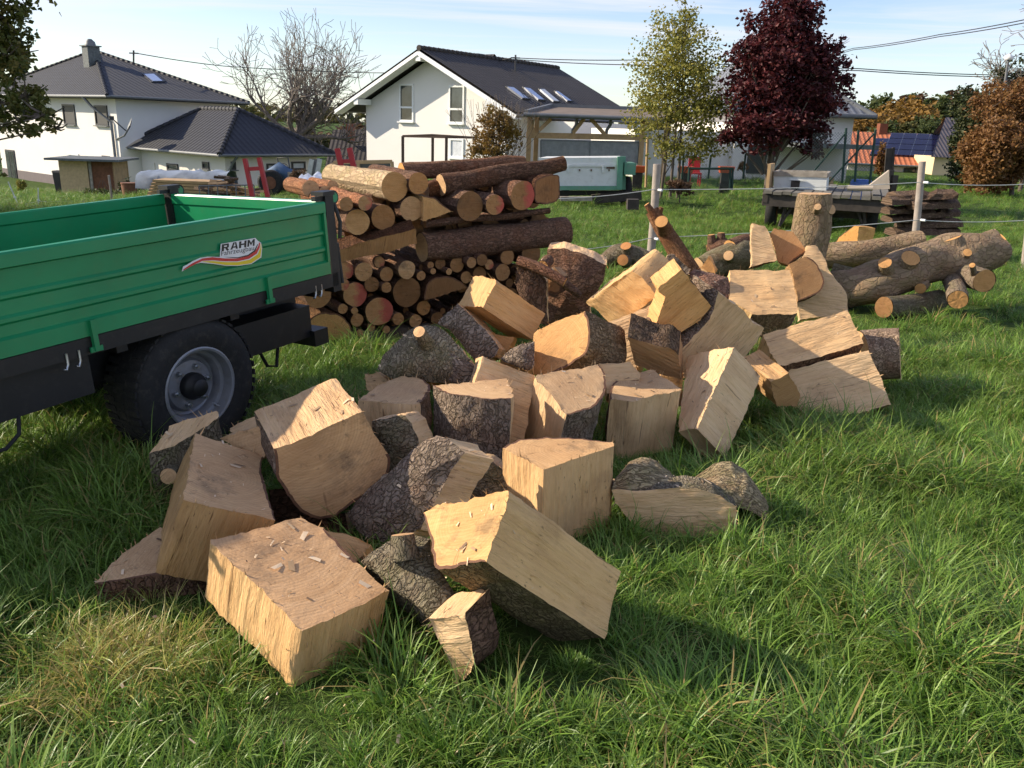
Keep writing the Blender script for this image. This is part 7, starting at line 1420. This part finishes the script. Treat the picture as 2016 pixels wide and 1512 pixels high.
mb = MB(); c_ = O_ + du * 1 + db * .75; frame_box(mb, (c_[0], c_[1], zt0 + .06), du, db, 2.7, .08, 2.5); place(mb, 'roof', M['slate_clad'], ht)
p = at(121, 375, 34.5); z_ = gz(p[0], p[1]); mb = MB(); mb.tube([(p[0], p[1], z_), (p[0], p[1], z_ + .9)], [.2, .27], 4, smooth=False); mb2 = MB(); mb2.tube([(p[0], p[1], z_ + .9), (p[0], p[1], z_ + .97)], [.3, .26], 4, smooth=False); thing('wheelie_bin', (p[0], p[1], z_), 'dark rubbish bin beside the plank hut', 'bin', [('body', mb, 'anth'), ('lid', mb2, 'shutter')])
p = at(256, 385, 26); z_ = gz(p[0], p[1]); mb = MB(); mb.tube([(p[0], p[1], z_ - .1), (p[0], p[1], at(256, 360, 26)[2])], [.2, .23], 14); mb2 = MB(); zz_ = at(256, 360, 26)[2]; mb2.tube([(p[0], p[1], zz_ - .03), (p[0], p[1], zz_ + .005)], .245, 14); thing('rusty_bin', (p[0], p[1], z_), 'rusty brown metal bin beside the dark leafy clump', 'bin', [('drum', mb, 'rust'), ('rim', mb2, 'rust')])
for (x0, y0, x1, y1, lb) in ((16, 358, 42, 418, 'leaning white plastic fence pole on the lawn'), (75, 370, 76, 418, 'upright white plastic fence pole on the lawn')): a_, b_ = at(x0, y0, 19), at(x1, y1, 19); mb = MB(); mb.tube([a_, b_ - (a_ - b_) * .2], .012, 6); thing('fence_pole', b_, lb, 'fence pole', [('rod', mb, 'decal_white'), ('clip', mbx((lerp(a_, b_, .5), (.05, .03, .03))), 'decal_white')], 'white plastic fence poles')
a_, b_ = at(214, 345, 22), at(222, 398, 22); mb = MB(); mb.tube([a_, b_ - UP * .3], .03, 8); thing('fence_stake', b_, 'thin grey wooden stake in front of the bramble thicket', 'stake', [('stake', mb, 'post_wood')])
rope('thin white wire of the left pasture fence', [(-10, 408, 18.6), (76, 396, 19), (222, 392, 22)], .004, 'rope', 'fence_wire', 'wire')
# overhead lines and roof masts
for (px, y0, y1, Y, lb) in ((263, 99, 118, 49, 'slim roof mast on the villa'), (1015, 108, 142, 47, 'slim roof mast with insulators on the gabled house')):
    a_, b_ = at(px, y1 + 6, Y), at(px, y0, Y); mb = MB(); mb.tube([a_, b_], .05, 6); mb2 = MB(); mb2.bar(b_ - UP * .15 - np.array([.25, 0, 0]), b_ - UP * .15 + np.array([.25, 0, 0]), .06); thing('roof_mast', a_, lb, 'mast', [('pole', mb, 'anth'), ('cross_arm', mb2, 'anth')])
wr = [('sagging black cable from the villa to the gabled house', [(265,104,49),(440,130,55),(720,143,55),(860,139,50),(1012,113,47)], .025), ('upper black cable running right from the gabled house mast', [(1016,114,47),(1260,118,44),(1690,135,42),(1985,148,42)], .022), ('lower black cable running right from the gabled house mast', [(1016,117,47),(1260,128,44),(1690,139,42),(1985,152,42)], .022), ('upper cable rising over the hedge', [(1600,112,60),(1680,95,50),(1850,68,40),(2080,25,30)], .02), ('lower cable rising over the hedge', [(1600,116,60),(1680,98,50),(1850,72,40),(2080,32,30)], .02)]
for lb, p, r_ in wr: rope(lb, p, r_, 'wire', 'power_cable', 'cable', .05, 'overhead cables')
a_, b_ = at(1982, 200, 36), at(1985, 118, 36); mb = MB(); mb.tube([a_ - UP * 3, b_], .05, 8); mb2 = MB(); mb2.tube([b_, b_ + UP * .1, b_ + UP * .22], [.12, .2, .05], 10); thing('street_lamp', a_ - UP * 3, 'street lamp with a pale round head behind the hedge', 'lamp post', [('pole', mb, 'gutter'), ('lamp_head', mb2, 'pvc')])
# yellow stake side: sign like yellow post by the carport
a_, b_ = at(1275, 270, 26), at(1272, 362, 26); mb = MB(); mb.tube([b_ - UP * .1, a_], .04, 8); thing('pole', b_, 'yellowish wooden pole beside the slender tree', 'pole', [('pole', mb, 'timber')])
# ------------------------------------------------------------------ grass
def m_grass(name, cols, dry):
    m, t, b = mat(name); at_ = N(t, 'ShaderNodeAttribute', attribute_name='blade'); sp = N(t, 'ShaderNodeSeparateXYZ', ins={0: at_.outputs['Vector']}); oi = N(t, 'ShaderNodeObjectInfo')
    mixr = math_n(t, 'FRACT', math_n(t, 'ADD', sp.outputs[1], oi.outputs['Random']))
    c = ramp(t, mixr, [(0.0, cols[0]), (0.35, cols[1]), (0.7, cols[2]), (1.0, cols[3])])
    tip = ramp(t, sp.outputs[0], [(0.55, (0, 0, 0)), (1.0, (0.45, 0.45, 0.45))]); c = mixc_n(t, tip, c, (0.26, 0.24, 0.075, 1))
    c = mixc_n(t, math_n(t, 'MULTIPLY', sp.outputs[2], dry), c, (0.46, 0.34, 0.13, 1))
    P = N(t, 'ShaderNodeNewGeometry').outputs['Position']; nz_ = noise_n(t, P, 0.8, 3.0); c = mixc_n(t, ramp(t, nz_, [(0.4, (0, 0, 0)), (0.7, (0.35, 0.35, 0.35))]), c, (0.13, 0.19, 0.035, 1))
    t.links.new(c, b.inputs['Base Color']); b.inputs['Roughness'].default_value = 0.42; b.inputs['Specular IOR Level'].default_value = 0.4
    tr = N(t, 'ShaderNodeBsdfTranslucent', ins={0: c}); mx = N(t, 'ShaderNodeMixShader', ins={0: 0.38, 1: b.outputs[0], 2: tr.outputs[0]}); o = [n for n in t.nodes if n.type == 'OUTPUT_MATERIAL'][0]; t.links.new(mx.outputs[0], o.inputs[0]); return m
GC = [(0.065, 0.145, 0.018), (0.135, 0.275, 0.034), (0.215, 0.37, 0.055), (0.32, 0.455, 0.095)]
M['grass'] = m_grass('grass_blades', GC, 1.0); M['grass_dry'] = m_grass('dry_grass_blades', [(0.20, 0.32, 0.05), (0.50, 0.50, 0.12), (0.70, 0.60, 0.2), (0.24, 0.38, 0.07)], 1.0)
def clump(name, n, R0, Lr, W, lean, rs, m_, dryp=0.06, seg=4, comb=(0, 0)):
    g = np.random.RandomState(rs); vs = []; fs = []; att = []
    for i in range(n):
        a = g.uniform(0, 2 * math.pi); r_ = R0 * math.sqrt(g.uniform()); p = np.array([math.cos(a) * r_, math.sin(a) * r_, -.015]); ha = a + g.normal() * .9; L_ = g.uniform(*Lr) * (1 if g.rand() > .12 else 1.35); w = W * g.uniform(.7, 1.3)
        th = abs(g.normal()) * lean * .5 + .08; bend = g.uniform(.5, 1.6) * lean; hd = np.array([math.cos(ha) + comb[0], math.sin(ha) + comb[1], 0]); hd /= np.linalg.norm(hd); sd = np.array([-hd[1], hd[0], 0]); tw = g.normal() * .5; rn = g.uniform(); dr = 1.0 if g.rand() < dryp else 0.0; b0 = len(vs)
        for k in range(seg + 1):
            f_ = k / seg; ww = w * (1 - f_ ** 1.8) * (.75 + .5 * min(1, f_ * 3)) / 2
            s2 = sd * math.cos(tw * f_) + np.array([0, 0, 1]) * math.sin(tw * f_)
            if k == seg: vs.append(p); att.append((f_, rn, dr))
            else: vs += [p - s2 * ww, p + s2 * ww]; att += [(f_, rn, dr)] * 2
            p = p + (hd * math.sin(th) + np.array([0, 0, 1]) * math.cos(th)) * L_ / seg; th += bend / seg; th = min(th, 2.3)
        for k in range(seg - 1): fs.append((b0 + 2 * k, b0 + 2 * k + 1, b0 + 2 * k + 3, b0 + 2 * k + 2))
        fs.append((b0 + 2 * seg - 2, b0 + 2 * seg - 1, b0 + 2 * seg))
    me = bpy.data.meshes.new(name); me.from_pydata([tuple(v) for v in vs], [], fs); me.materials.append(M[m_]); a_ = me.attributes.new('blade', 'FLOAT_VECTOR', 'POINT'); a_.data.foreach_set('vector', [c for q in att for c in q]); me.polygons.foreach_set('use_smooth', [True] * len(fs))
    return bpy.data.objects.new(name, me)
def scatter(name, label, P, rot, scl, idx, protos_):
    col = bpy.data.collections.new(name + '_tufts')
    for o in protos_: col.objects.link(o)
    me = bpy.data.meshes.new(name); me.from_pydata([tuple(p) for p in P], [], [])
    for nm, ty, dat, key in (('rot', 'FLOAT_VECTOR', rot, 'vector'), ('scl', 'FLOAT', scl, 'value'), ('pick', 'INT', idx, 'value')):
        a_ = me.attributes.new(nm, ty, 'POINT'); a_.data.foreach_set(key, np.asarray(dat).ravel().tolist())
    o = bpy.data.objects.new(name, me); COL.objects.link(o); tag(o, label, 'grass', kind='stuff')
    ng = bpy.data.node_groups.new(name, 'GeometryNodeTree'); ng.interface.new_socket('Geometry', in_out='INPUT', socket_type='NodeSocketGeometry'); ng.interface.new_socket('Geometry', in_out='OUTPUT', socket_type='NodeSocketGeometry')
    gi, go = ng.nodes.new('NodeGroupInput'), ng.nodes.new('NodeGroupOutput'); ip = ng.nodes.new('GeometryNodeInstanceOnPoints'); ci = ng.nodes.new('GeometryNodeCollectionInfo'); ci.inputs[0].default_value = col; ci.inputs[1].default_value = True; ci.inputs[2].default_value = True
    def na(nm, ty): n = ng.nodes.new('GeometryNodeInputNamedAttribute'); n.data_type = ty; n.inputs[0].default_value = nm; return n.outputs[0]
    L_ = ng.links.new; L_(gi.outputs[0], ip.inputs['Points']); L_(ci.outputs[0], ip.inputs['Instance']); ip.inputs['Pick Instance'].default_value = True; L_(na('pick', 'INT'), ip.inputs['Instance Index'])
    e2r = ng.nodes.new('FunctionNodeEulerToRotation'); L_(na('rot', 'FLOAT_VECTOR'), e2r.inputs[0]); L_(e2r.outputs[0], ip.inputs['Rotation']); L_(na('scl', 'FLOAT'), ip.inputs['Scale']); L_(ip.outputs[0], go.inputs[0])
    md = o.modifiers.new('tufts', 'NODES'); md.node_group = ng; return o
# what the blades must not grow through
bpy.context.view_layer.update(); bv, bf = [], []
for o in list(scene.objects):
    top_ = o
    while top_.parent: top_ = top_.parent
    if o.type == 'MESH' and (top_ in WOOD or (top_ == trailer and o.name.startswith('tyre')) or top_.name.startswith('bearer')):
        off = len(bv); mw = o.matrix_world; bv += [mw @ v.co for v in o.data.vertices]; bf += [[off + i for i in p.vertices] for p in o.data.polygons]
bvh = BVHTree.FromPolygons(bv, bf)
def blocked(x, y, z, h):
    hit = bvh.ray_cast(Vector((x, y, z - .03)), Vector((0, 0, 1)), h)
    return hit[0] is not None
gr_ = np.random.RandomState(123)
near_p = [clump('tuft', 58, .075, (.07, .17), .0042, 1.15, 200 + i, 'grass', .05, comb=(0, 0)) for i in range(6)] + [clump('tuft', 46, .06, (.13, .27), .0046, 1.5, 220 + i, 'grass', .07) for i in range(4)] + [clump('tuft', 60, .09, (.04, .10), .004, 1.3, 240 + i, 'grass', .10) for i in range(2)]
dry_p = [clump('dry_tuft', 50, .07, (.12, .28), .0048, 1.7, 260 + i, 'grass_dry', .3) for i in range(3)]
def field(n, yr, xw, dens_fn=None, sc=(.8, 1.25), hblock=.14, npick=12, tall=1.0):
    P, Rr, S, I = [], [], [], []
    for q in range(n):
        u = gr_.uniform(); y = math.sqrt(yr[0] ** 2 + u * (yr[1] ** 2 - yr[0] ** 2)) if yr[0] > 0 else yr[0] + u * (yr[1] - yr[0]); x = gr_.uniform(-1, 1) * (xw[0] + xw[1] * max(y, 0))
        z = gz(x, y)
        if blocked(x, y, z, hblock): continue
        nv = mnoise.noise(Vector((x * 1.3, y * 1.3, 2))) + .5 * mnoise.noise(Vector((x * 4, y * 4, 7))); s_ = gr_.uniform(*sc) * (1 + .35 * nv) * tall
        k = gr_.randint(6) if nv < .15 else (6 + gr_.randint(4)); k = k if gr_.rand() > .12 else 10 + gr_.randint(2)
        near_obj = blocked(x, y, z, .6)
        if near_obj: s_ *= .55
        elif y < 8 and bvh.ray_cast(Vector((x, y, z + .04)), Vector((x * .15, 1, 0)).normalized(), .32)[0] is not None: s_ *= .6
        P.append((x, y, z)); Rr.append((gr_.normal() * .12, gr_.normal() * .12, gr_.uniform(0, 6.28))); S.append(max(.35, s_)); I.append(k % npick)
    return P, Rr, S, I
a = field(12500, (.7, 7.2), (1.6, .78)); b2 = field(12500, (7.2, 19), (2, .74), sc=(.85, 1.3), hblock=.2, tall=.85); c2 = field(11000, (19, 44), (2, .72), sc=(1.2, 2.0), hblock=.3, tall=.7)
P = a[0] + b2[0] + c2[0]; Rr = a[1] + b2[1] + c2[1]; S = a[2] + b2[2] + c2[2]; I = a[3] + b2[3] + c2[3]
scatter('grass', 'long tufted meadow grass', P, Rr, S, I, near_p)
# yellowed trampled patch beside the first block
P, Rr, S, I = [], [], [], []; dc_ = on_ground(235, 1330)
for q in range(75):
    x, y = dc_[0] + gr_.normal() * .15, dc_[1] + gr_.normal() * .11
    if blocked(x, y, gz(x, y), .2): continue
    P.append((x, y, gz(x, y))); Rr.append((gr_.normal() * .3, gr_.normal() * .3, gr_.uniform(0, 6.28))); S.append(gr_.uniform(.5, .95)); I.append(gr_.randint(3))
scatter('dry_grass', 'yellowed trampled tuft of long grass beside the big pale block', P, Rr, S, I, dry_p)

# ------------------------------------------------------------------ chips and splinters scattered over the heap and the turf round it
g = np.random.RandomState(55); vs, fs = [], []
for q in range(5200):
    x, y = g.uniform(-1.7, 3.0), g.uniform(1.9, 6.6); hit = bvh.ray_cast(Vector((x, y, 2.2)), Vector((0, 0, -1)), 3)
    if hit[0] is None:
        if g.rand() > .35: continue
        if min(abs(x - (-.9 + (y - 2.2) * .62)), 3) > .8: continue
        p = Vector((x, y, gz(x, y) + g.uniform(.03, .10))); n = Vector((g.normal() * .5, g.normal() * .5, 1)).normalized()
    else:
        p, n = hit[0], hit[1]
        n = n if n.z > 0 else -n
        if n.z < .45 or mnoise.noise(Vector((x * 2.5, y * 2.5, 0))) < -.12: continue
    t = n.orthogonal(); t.rotate(Matrix.Rotation(g.uniform(0, 6.28), 3, n)); b_ = n.cross(t); L_ = .003 + (.017 if hit[0] is not None else .009) * g.rand() ** 5; W_ = L_ * g.uniform(.12, .45); o_ = len(vs); p = p + n * .0025; up = n * g.uniform(.001, .006)
    vs += [tuple(p - t * L_ - b_ * W_), tuple(p + t * L_ - b_ * W_ + up), tuple(p + t * L_ * .8 + b_ * W_ + up), tuple(p - t * L_ * .7 + b_ * W_)]; fs.append((o_, o_ + 1, o_ + 2, o_ + 3))
me = bpy.data.meshes.new('wood_chips'); me.from_pydata(vs, [], fs); m_, t_, b_ = mat('fresh_chips'); rpi = N(t_, 'ShaderNodeNewGeometry').outputs['Random Per Island']
t_.links.new(ramp(t_, rpi, [(0, (.14, .08, .045)), (.35, (.45, .29, .15)), (.6, (.70, .50, .30)), (1, (.82, .63, .42))]), b_.inputs['Base Color']); b_.inputs['Roughness'].default_value = .8
me.materials.append(m_); o = bpy.data.objects.new('wood_chips', me); COL.objects.link(o); tag(o, 'fresh chips and splinters scattered over the heap', 'wood chips', kind='stuff')
